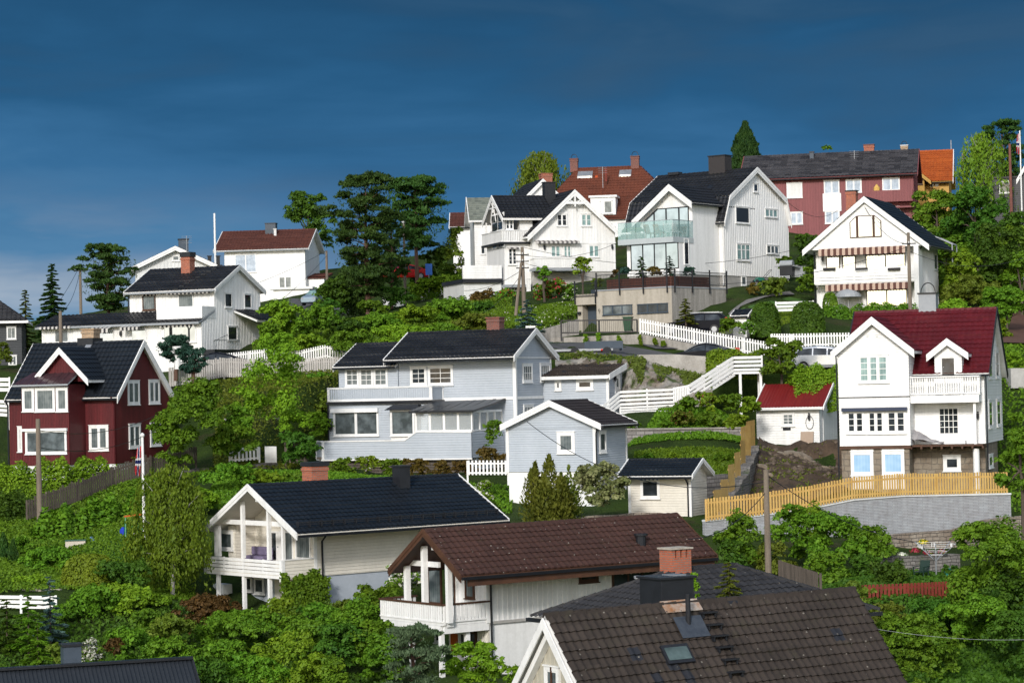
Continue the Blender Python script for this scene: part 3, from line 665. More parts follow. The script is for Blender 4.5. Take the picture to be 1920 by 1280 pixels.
# ---- N: white twin gabled house
def twin_gable_house():
    h=House('twin_gable_house','white board house with fretwork gable ends, black roof and two small balconies','house',('a3',640,1050),200,18)
    f=h.front(0,'a3'); fo=h.front(-.5,'a3'); x1=f.m(1347,1000)[0]
    bp=[fo.m(588,748),fo.m(993,352),fo.m(1360,695)]
    L0=h.left(0,'a3'); yb=11
    roof(h,'y',-.55,yb,bp,T_BLACK,tile=FAR,barge=WHITE,bw=.42,ends=(1,0),soffit=WHITE,gutter=(1,1),gm=WHITE)
    wall(h,'wall','y',0,yb-.3,gp(bp,0,x1,0),WHITE,'v',.26,.016)
    zb=f.m(900,1160)[1]-2.5
    boxwall(h,'foundation',.05,x1-.05,.06,yb-.4,zb,-.01,GREYFND,None)
    say('N',*bp,(x1,))
    # fretwork
    mb=MB(WHITE); z=fo.m(990,462)[1]; ax,az=bp[1]; k=(az-bp[0][1])/(ax-bp[0][0])
    fo.box(mb,ax-(az-z)/k+.2,ax+(az-z)/k-.2,z-.07,z+.07,.01,.09); fo.box(mb,ax-.06,ax+.06,z-.3,az-.4,.01,.11)
    for s in (-1,1):
        for t0,t1,q in ((.15,.75,.25),(.45,1.0,.5)): mb.bar(fo.P(ax+s*t0*.2,z+.05,.05),fo.P(ax+s*t1*.6,min(z+.95*q+.3,az-k*t1*.6-.42),.05),.06,.08)
    mb.build('gable_fretwork',h.root)
    f.win(840,555,928,660,2,1,2,G_DARK,cw=.1); f.win(1048,553,1137,660,2,1,2,G_TEAL,cw=.1)
    f.win(788,823,872,925,2,1,2,G_TEAL); f.win(897,822,963,925,2,1,2,G_TEAL); f.win(1113,820,1202,925,2,1,1,G_TEAL)
    f.lamp(732,838); f.lamp(1312,835)
    ST1=paint('grey_awning',(.12,.11,.11),None,.8); ST2=paint('pale_awning',(.55,.53,.5),None,.8)
    f.awning(650,780,1022,812,ST1,ST2,.5,.2)
    zz=f.m(900,797)[1]; mb=MB(WHITE); mb.box(-.02,x1+.02,-.045,-.025,zz-.12,zz); mb.build('band_board',h.root)
    fb=h.front(-1.2,'a3'); a0,zt=fb.m(652,930); a1,z0=fb.m(1060,1018); zt=fb.m(860,930)[1]; z0=fb.m(860,1012)[1]
    mb=MB(WHITE); fb.pickets(mb,a0,a1,z0,zt,.11,.05); h.right(a1,'a3').pickets(mb,-1.2,-.03,z0,zt,.11,.05); h.left(a0,'a3').pickets(mb,-1.2,-.03,z0,zt,.11,.05); mb.build('balcony_railing',h.root)
    mb=MB(GREYW); mb.box(a0-.1,a1+.1,-1.25,-.03,z0-.28,z0-.06); mb.build('balcony_floor',h.root)
    # wing to the left
    ya=.9; fw=h.front(ya-.5,'a3'); 
    e=fw.m(378,592); er=fw.m(622,598); xg=e[0]
    lw=h.left(xg,'a3'); apx=lw.m(285,402); bk=lw.m(203,636); fe=lw.m(378,592)
    wp=[fe,apx,(2*apx[0]-fe[0],fe[1])]; say('N2',fe,apx,bk,(xg,))
    roof(h,'x',xg,2.2,wp,T_BLACK,tile=FAR,barge=WHITE,bw=.36,ends=(1,0),gutter=(1,1),soffit=WHITE,gm=WHITE)
    yw0=fe[0]+.45; yw1=2*apx[0]-fe[0]-.45; xw=xg+1.6
    zf=h.front(yw0,'a3').m(470,800)[1]
    wall(h,'wing_wall','x',xw,.3,gp(wp,yw0,yw1,zf),WHITE,'h',.17)
    h.front(yw0,'a3').win(400,602,468,688,2,1,2,G_DARK)
    h.left(xw,'a3').door
    mb=MB(WHITE); zc=apx[1]-1.0
    lf=h.left(xg+.1,'a3'); lf.box(mb,apx[0]-.9,apx[0]+.9,zc-.07,zc+.05,.0,.08); lf.box(mb,apx[0]-.05,apx[0]+.05,zc-.4,apx[1]-.3,.0,.1)
    for s in (-1,1): mb.bar(lf.P(apx[0],zc,.04),lf.P(apx[0]+s*.3,zc+.4,.04),.06,.08); mb.bar(lf.P(apx[0]+s*.75,zc-1.2,.04),lf.P(apx[0]+s*.2,zc,.04),.06,.08)
    mb.box(xg+.12,xg+.22,yw0,yw0+.1,zf,fe[1]); mb.box(xg+.12,xg+.22,yw1-.1,yw1,zf,fe[1]); mb.build('gable_fretwork',h.root)
    x0=h.front(yw0,'a3').m(392,950)[0]
    wall(h,'wing_wall','x',x0,.2,[(yw0-.05,-1),(yw1,-1),(yw1,zf-.02),(yw0-.05,zf-.02)],WHITE,None)
    # balcony over it
    fB=h.front(yw0-.3,'a3'); b0=min(x0,xg)-.1; bz1=fB.m(385,692)[1]; bz0=zf+.05
    mb=MB(WHITE); fB.pickets(mb,b0,0.1,bz0,bz1,.12,.03); h.left(b0,'a3').pickets(mb,yw0-.3,yw1+.3,bz0,bz1,.12,.01); mb.build('balcony_railing',h.root)
    mb=MB(BLACKW); mb.box(b0-.1,.1,yw0-.35,yw1+.3,zf-.12,zf+.04); mb.build('balcony_floor',h.root)
    ll=h.left(x0,'a3'); aa=yw0+.3; sp=(yw1-yw0-.6)/3; zw0=ll.m(300,1005)[1]; zw1=ll.m(300,850)[1]
    for k in range(3): ll.win(aa+k*sp,zw0,aa+k*sp+sp*.72,zw1,1,2,4,G_DARK,px=False,cw=.09)
    hf=h.front(yw0-.05,'a3'); hf.win(423,845,497,990,2,1,4,G_DARK); L0.win(568,828,602,938,1,2,3,G_MID)
    hf.awning(412,838,508,858,ST1,ST2,.35,.2)
    fz=-1; xt=x0
    # basement with porch
    boxwall(h,'basement_wall',x0,-.02,yw0+.5,yw1,zb,-1.02,WHITE,None)
    mb=MB(GREYW); mb.box(x0-.2,0,yw0-.4,yw1+.2,-1.25,-1.02); mb.build('porch_roof',h.root)
    for x in (265,398): 
        c=h.front(yw0-.3,'a3').m(x,1150)[0]; mb=MB(WHITE); mb.box(c-.1,c+.1,yw0-.3,yw0-.1,zb,-1.25); mb.build('porch_post',h.root)
    h.front(yw0+.5,'a3').win(420,1120,505,1215,3,1,1,G_DARK); h.front(.06,'a3').win(580,1112,615,1215,2,1,3,G_MID)
    # low garage with a parapet at its left
    gx0=h.front(yw0,'a3').m(50,1020)[0]; gz=h.front(yw0,'a3').m(150,1030)[1]
    boxwall(h,'garage_wall',gx0,x0-.22,yw0+.3,yw1+1.5,zb,gz-1.1,WHITE2,None)
    boxwall(h,'parapet',gx0-.1,x0-.22,yw0+.1,yw0+.3,gz-.75,gz+.35,WHITE,'h',.14)
    mb=MB(BLACKW); mb.box(gx0-.15,x0-.22,yw0,yw1+1.5,gz-1.08,gz-.77); mb.build('garage_roof',h.root)
    cx,cz=h.front(3.2,'a3').m(772,290); chimney(h.root,cx,3.2,cz-2.8,cz,.95,.7,BLACKW,METALB)
    return h
# ---- the old house behind N, and the white gable and red hip roof behind
def slate_house():
    h=House('slate_roofed_house','old white clapboard house with mossy grey slate roof behind the fretwork house','house',('a3',135,900),216,5)
    f=h.front(0,'a3'); x1=5.5
    ez=f.m(200,612)[1]; tz=h.front(2.6,'a3').m(190,415)[1]; x0=f.m(132,620)[0]
    prof=[(-.35,ez),(2.6,tz),(5.6,ez)]
    roof(h,'x',x0-.45,x1,prof,T_SLATE,tile=('shingle',.3,.02,.3,.03),barge=WHITE,bw=.25,soffit=WHITE,gm=WHITE,ridge=False)
    wall(h,'wall','x',x0,x1-.3,gp(prof,0,5.2,-2.5),WHITE,'h',.17)
    f.win(188,825,228,900,1,1,1,G_DARK,WHITE,.08)
    # black roofed porch and dormer
    z=f.m(300,665)[1]; xa=f.m(285,700)[0]
    mb=MB(METALB); mb.hexa([(xa-.2,-1.2,z-.5),(xa+2.2,-1.2,z-.5),(xa+2.2,0,z-.5),(xa-.2,0,z-.5),(xa+1.4,-1.0,z+.7),(xa+2.2,-1.0,z+.7),(xa+2.2,0,z+.7),(xa+1.4,0,z+.7)]); mb.build('porch_roof',h.root)
    return h
def red_roof_villa():
    h=House('hipped_villa','large white villa with weathered rust red hipped roof and pale dormer behind the white houses','house',('a4',150,640),236,-9)
    f=h.front(0,'a4'); z0=-7; ez=f.m(200,575)[1]-.6
    a=h.front(5,'a4'); rl=at(*K('a3',1018,158),241.5); rr=at(*K('a4',272,143),240.5)
    RL=h.Mi@rl; RR=h.Mi@rr; rz=(RL.z+RR.z)/2; RL.y=RR.y=5.0
    c0=h.Mi@at(*K('a3',650,420),236.5); c1=h.Mi@at(*K('a4',520,430),235)
    x0=c0.x; x1=RR.x+5.0; ez=rz-5.2; say('O',RL,RR,(x0,x1,ez))
    fe=-.4; be=10.4
    mb=MB(T_RUST); tl=('tile',.34,.04,.4,.045)
    P=[Vector((x0-.4,fe,ez)),Vector((x1,fe,ez)),Vector((x1,be,ez)),Vector((x0-.4,be,ez)),Vector((RL.x,5,rz)),Vector((RR.x,5,rz))]
    for q in ((0,1,5,4),(1,2,5),(2,3,4,5),(3,0,4)): clad(mb,[P[i] for i in q],tl[0],tl[1],tl[4],tl[3],tl[2],.006)
    mb.poly([p-Vector((0,0,.02)) for p in (P[0],P[3],P[2],P[1])]); rf=mb.build('roof',h.root)
    boxwall(h,'wall',x0,x1-.4,0,10,ez-7,ez-.02,WHITE,None)
    # lower roof in front with dormer
    d0=h.Mi@at(*K('a3',1060,395),233); d1=h.Mi@at(*K('a4',285,380),232)
    fx0,fx1=d0.x,d1.x; zt=d1.z; zbm=(h.Mi@at(*K('a4',200,575),231)).z
    flatroof(h,[(fx0,-3.3,zbm),(fx1+.6,-3.3,zbm),(fx1,-.42,zt),(fx0,-.42,zt)],T_RUST,tl)
    boxwall(h,'wall',fx0+.2,fx1+.3,-3.0,-.02,zbm-6,zbm-.15,WHITE,None)
    e0=h.Mi@at(*K('a3',1122,560),232.5); e1=h.Mi@at(*K('a4',58,405),232.5)
    dx0,dx1=e0.x,e1.x
    boxwall(h,'dormer_wall',dx0,dx1,-3.1,-.5,e0.z,e1.z,WHITE,None)
    mb=MB(WHITE); mb.box(dx0-.15,dx1+.15,-3.25,-.4,e1.z+.002,e1.z+.2); mb.build('dormer_roof',h.root)
    fd=h.front(-3.1,'a3'); fd.win(1150,448,1215,545,1,1,1,G_SKY,WHITE,.09); fd.win(1245,442,1318,548,1,1,1,G_CURT,WHITE,.09)
    c=h.front(5,'a3').m(990,100)[0]; zc=h.front(5,'a3').m(990,88)[1]; chimney(h.root,c,5,rz-.4,zc,.75,.75,BRICKD,BRICKD,arch=1)
    c,zc=h.front(5,'a4').m(232,66); chimney(h.root,c,5,rz-.4,zc,.8,.75,BRICKD,BRICKD,arch=1)
    # roof lights and patches
    for (cr,x,y,w) in (('a3',1070,218,.75),('a3',1416,205,.6)):
        p=h.front(2.8,cr).m(x,y); sl=(rz-ez)/(5-fe); yy=fe+(p[1]-ez)/sl
        mb=MB(METALG); mb.hexa([(p[0]-w,yy-.35,p[1]-.3),(p[0]+w,yy-.35,p[1]-.3),(p[0]+w,yy+.3,p[1]-.3+.0),(p[0]-w,yy+.3,p[1]-.3),(p[0]-w,yy-.35,p[1]-.05),(p[0]+w,yy-.35,p[1]-.05),(p[0]+w,yy+.4,p[1]+.5),(p[0]-w,yy+.4,p[1]+.5)]); k=mb.build('roof_light',h.root)
        g=MB(G_SKY); g.box(p[0]-w*.7,p[0]+w*.7,yy-.36,yy-.352,p[1]-.24,p[1]-.08); g.build('pane',k)
    p=h.front(3,'a3').m(1268,210); mb=MB(REDF); mb.box(p[0]-.08,p[0]+.08,2.4,2.6,p[1]-.8,p[1]+.5); mb.build('vent_pipe',h.root)
    return h
def white_gable_behind():
    h=House('white_gabled_house','white gable with brick chimney peeping over the black roof of the fretwork house','house',('a3',590,400),224,14)
    fo=h.front(-.3,'a3'); bp=[fo.m(560,420),fo.m(722,258),fo.m(880,395)]; bp[2]=(2*bp[1][0]-bp[0][0],bp[0][1])
    roof(h,'y',-.3,7,bp,T_BLACK,tile=FAR,barge=WHITE,bw=.36,soffit=WHITE,gutter=(0,0))
    wall(h,'wall','y',0,6.8,gp(bp,bp[0][0]+.3,bp[2][0]-.3,-5),WHITE,'h',.17)
    x,z=h.front(1.6,'a3').m(745,215); chimney(h.root,x,1.6,z-2.4,z,1.05,.9,BRICKR,BRICKR)
    return h
def brown_roof_far():
    h=House('cottage','distant cottage with mossy brown tiled roof beside the tall pines','house',('a3',40,680),232,0)
    f=h.front(0,'a3'); z0=f.m(40,665)[1]; z1=h.front(3.5,'a3').m(40,548)[1]
    xa=h.front(3.5,'a2').m(1705,380)[0]; prof=[(-.3,z0),(3.5,z1),(7.3,z0)]
    roof(h,'x',xa,4.5,prof,T_BRED,tile=FAR,barge=WHITE,soffit=WHITE)
    wall(h,'wall','x',xa+.3,4.3,gp(prof,0,7,z0-6),WHITE,'h',.17)
    return h
# ---- P: long red apartment house, Q yellow house, W black house
def long_red_house():
    h=House('long_house','long dull red two storey house with mottled grey tiled roof on the crest','house',('a5',1188,640),226,-12)
    f=h.front(0,'a5'); e=h.front(-.5,'a5').m(1188,378); e2=h.front(-.5,'a5').m(232,410)
    rr=h.front(4.5,'a5').m(1180,218); rl=h.front(4.5,'a5').m(56,264); ez=(e[1]+e2[1])/2; rz=(rr[1]+rl[1])/2
    say('P',e,e2,rr,rl)
    prof=[(-.5,ez),(4.5,rz),(9.5,ez)]
    roof(h,'x',rl[0],.4,prof,T_PATCH,tile=('tile',.4,.05,.42,.06),barge=DKRED,bw=.25,soffit=DKRED)
    wall(h,'wall','x',rl[0]+.4,0,gp(prof,0,9,-9),DKRED,'v',.26,.03)
    W=f.win
    for q,n,g in (((338,438,443,535),1,WHITE2),((586,422,690,510),2,G_PALE),((732,417,838,500),2,G_PALE),((363,633,446,712),2,G_PALE),((593,625,692,706),2,G_PALE),((1033,596,1092,645),1,G_PALE)): W(*q,n,1,1,g,WHITE,.12)
    p=MB(WHITE); f.box(p,*f.rect(580,510,702,625),.03,.09); p.build('panel',h.root)
    fb=h.front(-.8,'a5'); a0,z1=fb.m(892,490); a1,z0=fb.m(1186,558); z1=fb.m(1040,485)[1]; z0=fb.m(1040,562)[1]
    W(975,406,1092,488,2,1,1,G_PALE,WHITE,.13)
    boxwall(h,'balcony_parapet',a0,a1-.1,-.85,-.75,z0,z1,DKRED,'v',.26,.025); mb=MB(DKRED); mb.box(a0,a1-.1,-.74,-.03,z0,z0+.15); mb.box(a0-.1,a1,-.95,-.03,z0-.6,z0-.45); mb.build('balcony_floor',h.root)
    cx,cz=h.front(5.2,'a5').m(887,188); chimney(h.root,cx,5.2,cz-2,cz,.95,.8,BRICKR,BRICKD)
    cx,cz=h.front(5.2,'a5').m(1122,192); chimney(h.root,cx,5.2,cz-2,cz,.65,.6,BRICKY,METALG,arch=1)
    cx,cz=h.front(3.6,'a5').m(505,235); chimney(h.root,cx,3.6,cz-1.4,cz,.38,.38,SLATEM,METALB,name='vent_pipe')
    u=MB(paint('yellow_parasol',(.6,.38,.1),None,.8)); x,z=h.front(-.4,'a5').m(938,470); u.lathe([(.3,z-.3),(.3,z),(.02,z+.35)],x,-.4,8); u.build('folded_parasol',h.root)
    return h
def yellow_house():
    h=House('ochre_house','ochre yellow wooden house with bright orange tiled roof beside the long red house','house',('a5',1300,490),240,-12)
    f=h.front(0,'a5'); e=h.front(-.5,'a5').m(1370,428); t=h.front(4.2,'a5'); rz=(t.m(1187,228)[1]+t.m(1440,220)[1])/2; xr=t.m(1448,220)[0]; xl=t.m(1160,228)[0]
    prof=[(-.5,e[1]),(4.2,rz),(8.9,e[1])]
    roof(h,'x',xl,xr,prof,T_ORANGE,tile=('tile',.3,.05,.4,.05),barge=WHITE,soffit=YELW)
    wall(h,'wall','x',xl+.3,xr-.4,gp(prof,0,8.4,-6),YELW,'h',.2)
    f.win(1290,434,1355,468,2,1,1,G_DARK,YELW,.07)
    # gable bay at the left
    fo=h.front(-1.9,'a5'); bp=[fo.m(1130,440),fo.m(1196,348),fo.m(1300,428)]; bp[0]=(2*bp[1][0]-bp[2][0],bp[2][1])
    roof(h,'y',-1.9,2,bp,T_ORANGE,tile=('tile',.3,.05,.4,.05),barge=YELW,bw=.3,ends=(1,0),gutter=(0,0),soffit=YELW)
    fg=h.front(-1.5,'a5'); x1=fg.m(1255,460)[0]; wall(h,'bay_wall','y',-1.5,0,gp(bp,bp[0][0]+.3,x1,-6),YELW,'v',.2)
    fg.win(1198,410,1245,448,2,1,1,G_MID,BROWNW,.06); fg.win(1202,372,1235,398,1,1,1,G_MID,BROWNW,.05)
    mb=MB(METALG); mb.tube([(xr-.2,4.2,rz),(xr-.2,4.2,rz+1.0)],.05,6); mb.build('mast',h.root)
    return h
def black_house():
    h=House('black_house','black clad house with white bargeboards at the right edge behind green trees','house',('a5',1890,560),205,-14)
    f=h.front(0,'a5'); fo=h.front(-.3,'a5')
    ap=fo.m(1960,140); l=fo.m(1868,235)
    # steep gable facing left-front, seen from its left slope
    t=fo.m(1920,185); b=fo.m(1893,420)
    bp=[(b[0]-.3,b[1]),(b[0]+2.2,t[1]+1.2),(b[0]+4.7,b[1])]
    roof(h,'y',-.3,8,bp,T_BLACK,tile=FAR,barge=WHITE,bw=.35,soffit=WHITE,gutter=(0,0))
    wall(h,'wall','y',0,7.8,gp(bp,b[0],b[0]+4.4,-9),BLACKW,'h',.18)
    a0,z1=fo.m(1665,412); a1,z0=fo.m(1892,525)
    boxwall(h,'wing_wall',a0,b[0]+.1,-.2,5,-9,z1-.02,BLACKW,'h',.18)
    mb=MB(METALB); mb.box(a0-.1,b[0]+.1,-.35,5.1,z1,z1+.15); mb.build('wing_roof',h.root)
    h.front(-.2,'a5').win(1755,428,1828,505,1,1,1,G_MID,WHITE,.09)
    return h
# ---- R: wide white house on the left, S, T behind, U dark house
def wide_white_house():
    h=House('two_storey_house','wide white two storey house with black roofs, small balcony and striped awnings','house',('a1',1455,1050),168,-23)
    r=h.right(0,'a1'); f=h.front(0,'a1'); yu=r.m(1545,800)[0]; u=h.front(yu,'a1'); yb=r.m(1875,760)[0]
    ro=h.right(.3,'a1'); prof=[ro.m(1545,622),ro.m(1725,457),ro.m(1912,640)]
    xl=u.m(935,720)[0]; xr0=h.front(prof[1][0],'a1').m(1086,480)[0]; xe=h.front(prof[0][0],'a1').m(888,642)[0]; say('R',*prof,(yu,yb,xl,xr0,xe))
    roof(h,'x',(xr0+xe)/2,.3,prof,T_BLACK,tile=FAR,barge=WHITE2,bw=.26,soffit=WHITE,gm=GREYW)
    gz=r.m(1600,1058)[1]; zb=-6
    wall(h,'wall','x',xl,0,gp(prof,yu,yb,zb),WHITE,'v',.22,.018)
    # lower storey with mono pitch roof
    ez=h.front(-.5,'a1').m(1430,856)[1]; zt=u.m(935,797)[1]; x0=f.m(302,950)[0]; xo=h.front(-.5,'a1').m(250,892)[0]
    wall(h,'lower_wall','x',x0,0,[(0,zb),(yu-.01,zb),(yu-.01,zt-.2),(0,ez-.05)],WHITE,'v',.22,.018)
    xt=u.m(393,800)[0]
    flatroof(h,[(xo,-.5,ez),(.05,-.5,ez),(.05,yu-.03,zt),(xt,yu-.03,zt)],T_BLACK,FAR,.14,edge=GREYW)
    flatroof(h,[(xo,-.5,ez-.01),(xt,yu,zt-.01),(xt+.4,yu+3,zt-.4),(xo+.2,yu+3.5,ez-.3)],T_BLACK,FAR,.1,edge=GREYW)
    boxwall(h,'lower_wall',x0,xl,yu+.01,yu+4,zb,ez-.1,WHITE,'v',.22)
    # balcony on the roof
    fb=h.front(.05,'a1'); a0,z1=fb.m(1127,755); a1,z0=fb.m(1456,837); z1=fb.m(1300,748)[1]; z0=fb.m(1300,835)[1]
    boxwall(h,'balcony_parapet',a0,a1,.05,.15,z0,z1,WHITE,'h',.13); boxwall(h,'balcony_parapet',-.1,0.02,.16,yu-.02,z0,z1,WHITE2,'h',.13)
    u.win(1028,660,1122,772,1,1,1,G_CURT,BROWNW,.08); u.win(1286,658,1395,760,1,1,1,G_CURT,WHITE,.06)
    S1=paint('dark_awning',(.03,.03,.035),None,.8); S2=paint('light_awning',(.55,.53,.5),None,.8)
    u.awning(1220,628,1535,652,S1,S2,.45,.16); u.awning(1028,655,1122,672,S1,S2,.15,.14)
    f.awning(690,890,826,938,S1,S2,.9,.16); f.awning(912,882,1055,918,S1,S2,.9,.16); f.awning(318,885,535,908,S1,S2,.6,.16); f.awning(1165,872,1415,892,S1,S2,.3,.16)
    for q,g in (((395,910,497,1005),G_MID),((715,930,823,1002),G_SKY),((946,915,1056,1002),G_SKY)): f.win(*q,1,1,1,g,WHITE,.07)
    f.win(1178,882,1415,1003,1,1,1,G_SKY,WHITE,.08)
    f.lamp(875,938)
    for q in ((1615,648,1666,755),(1755,655,1806,762),(1637,888,1705,992)): r.win(*q,1,1,1,G_DARK,WHITE,.08)
    pipe(h,[(-.9,-.45,ez-.1),(-1.0,-.08,ez-.5),(-1.0,-.08,zb)],.05); pipe(h,[(xl-.06,yu-.1,prof[0][1]-.2),(xl-.06,yu-.1,zt)],.05)
    # canopy and ledge on the gable side
    a,z=r.m(1682,850); a2,_=r.m(1930,850)
    flatroof(h,[(0.02,a,z+.75),(0.02,a2+1,z+.75),(1.9,a2+1,z),(1.9,a,z)],T_BLACK,FAR,.14,edge=WHITE2)
    a,z=r.m(1460,1095); a2,z2=r.m(1640,1060); mb=MB(METALB); mb.box(.03,1.0,0,a2,z,z2); mb.build('door_canopy',h.root)
    r2=h.right(1.0,'a1'); mb=MB(METALG); zt_=r.m(1550,992)[1]
    for k in range(16): y=a2*k/15; mb.box(.97,1.0,y,y+.03,z2,zt_)
    mb.box(.96,1.01,0,a2,zt_-.03,zt_+.02); mb.build('railing',h.root)
    r.door(1535,1110,1600,1190,ORANGEW)
    cx,cz=h.front(prof[1][0]-.6,'a1').m(1352,392); chimney(h.root,cx,prof[1][0]-.6,cz-2.6,cz,.72,.72,BRICKR,METALB,.35)
    mb=MB(METALB); 
    for k in range(9):
        t=k/8; b0=prof[0]; b1=prof[1]; y=b0[0]+(b1[0]-b0[0])*t; z=b0[1]+(b1[1]-b0[1])*t; xx=u.m(1290+130*t,600-120*t)[0]; mb.box(xx-.2,xx+.2,y-.04,y+.04,z+.06,z+.16)
    mb.build('roof_steps',h.root)
    return h
def pale_gable_house():
    h=House('pale_gabled_house','pale grey gabled house with dark chimney behind the wide white house','house',('a1',980,560),205,9)
    fo=h.front(-.5,'a1'); bp=[fo.m(860,500),fo.m(1262,318),fo.m(1585,462)]; bp[0]=(2*bp[1][0]-bp[2][0],bp[2][1])
    roof(h,'y',-.5,9,bp,T_BLACK,tile=FAR,barge=WHITE,bw=.3,soffit=WHITE)
    wall(h,'wall','y',0,8.5,gp(bp,bp[0][0]+.4,bp[2][0]-.4,-5),WHITE2,'v',.3,.03)
    h.front(0,'a1').win(1240,380,1293,420,1,1,1,G_MID,WHITE,.1)
    x,z=h.front(3,'a1').m(1320,268); chimney(h.root,x,3,z-3,z,.85,.8,SLATEM,METALB)
    for q,m_ in ((1508,388),(1570,388)):
        x,z=h.front(3,'a1').m(q,m_); chimney(h.root,x,3,z-2.2,z,.3,.3,METALB,METALB,name='vent_pipe')
    return h
def brown_red_roof_house():
    h=House('boxy_house','boxy white house with faded brown red roof and slate clad chimney','house',('a2',85,930),260,-7)
    f=h.front(0,'a2'); e=h.front(-.5,'a2').m(370,645); rr=h.front(3.8,'a2').m(695,499); rl=h.front(3.8,'a2').m(68,520); rz=(rr[1]+rl[1])/2
    x1=f.m(662,800)[0]; prof=[(-.5,e[1]),(3.8,rz),(8.1,e[1])]; say('T',e,rr,rl,(x1,))
    roof(h,'x',rl[0],x1+.5,prof,T_BRED,tile=FAR,barge=WHITE2,bw=.25,soffit=WHITE,gm=GREYW)
    wall(h,'wall','x',0,x1,gp(prof,0,7.6,-3),WHITE,'h',.2)
    f.win(155,680,312,808,2,1,1,G_PALE,WHITE,.1); f.win(472,840,565,928,2,1,1,G_CURT,WHITE,.1)
    x,z=h.front(3.4,'a2').m(416,460); chimney(h.root,x,3.4,z-2.2,z,1.15,.9,SLATEM,METALB); x,z=h.front(2.6,'a2').m(446,500); chimney(h.root,x,2.6,z-1.2,z,.28,.28,METALG,METALG,name='vent_pipe')
    g=h.front(-2.2,'a2'); a0,z1=g.m(432,935); a1,_=g.m(692,920)
    boxwall(h,'garage_wall',a0,a1,-2.2,-.03,-3,z1,WHITE,None); mb=MB(WHITE2); mb.box(a0-.4,a1+.4,-2.5,-.03,z1+.002,z1+.25); mb.build('garage_roof',h.root)
    gd=MB(WHITE); g.box(gd,*g.rect(490,950,650,1010),.01,.05); gd.build('garage_door',h.root)
    a2=f.m(785,880)[0]; b=boxwall(h,'lean_to_wall',x1+.02,a2,1,5,-3,f.m(720,850)[1],WHITE,'h',.2)
    flatroof(h,[(x1+.03,.8,f.m(720,845)[1]+.02),(a2+.2,.8,f.m(720,845)[1]+.02),(a2+.2,5,f.m(720,825)[1]+.3),(x1+.03,5,f.m(720,825)[1]+.3)],T_BRED,FAR)
    return h
def dark_house():
    h=House('dark_house','dark grey clapboard house with grey tiled roof at the left edge','house',('a1',160,1160),180,9)
    f=h.front(0,'a1'); fo=h.front(-.5,'a1'); ez=fo.m(190,848)[1]; x1=0
    t=h.front(3.5,'a1').m(0,735); prof=[(-.5,ez),(3.6,ez+3.0),(7.7,ez)]
    e1=fo.m(192,850)[0]
    mb=MB(T_DGREY); A=[Vector((-12,-.5,ez)),Vector((e1,-.5,ez)),Vector((e1,7.7,ez)),Vector((-12,7.7,ez)),Vector((-12,3.6,ez+3)),Vector((e1-4.1,3.6,ez+3))]
    for q in ((0,1,5,4),(1,2,5),(2,3,4,5)): clad(mb,[A[i] for i in q],'tile',.34,.045,.42,.05,.006)
    mb.mat(GREYW); mb.poly([A[i]-Vector((0,0,.02)) for i in (0,3,2,1)]); rf=mb.build('roof',h.root)
    mb=MB(WHITE); mb.box(-12,e1+.05,-.62,-.51,ez-.18,ez); mb.box(e1+.02,e1+.12,-.6,7.7,ez-.18,ez+.02); mb.build('gutter',rf)
    DG=paint('charcoal_boards',(.045,.05,.055),(.03,.034,.038),.6)
    boxwall(h,'wall',-11.5,0,0,7.2,-3,ez-.05,DG,'h',.18)
    f.win(48,893,117,982,1,2,1,G_CURT,WHITE,.1); f.win(60,1098,122,1172,2,1,1,G_CURT,WHITE,.1)
    return h
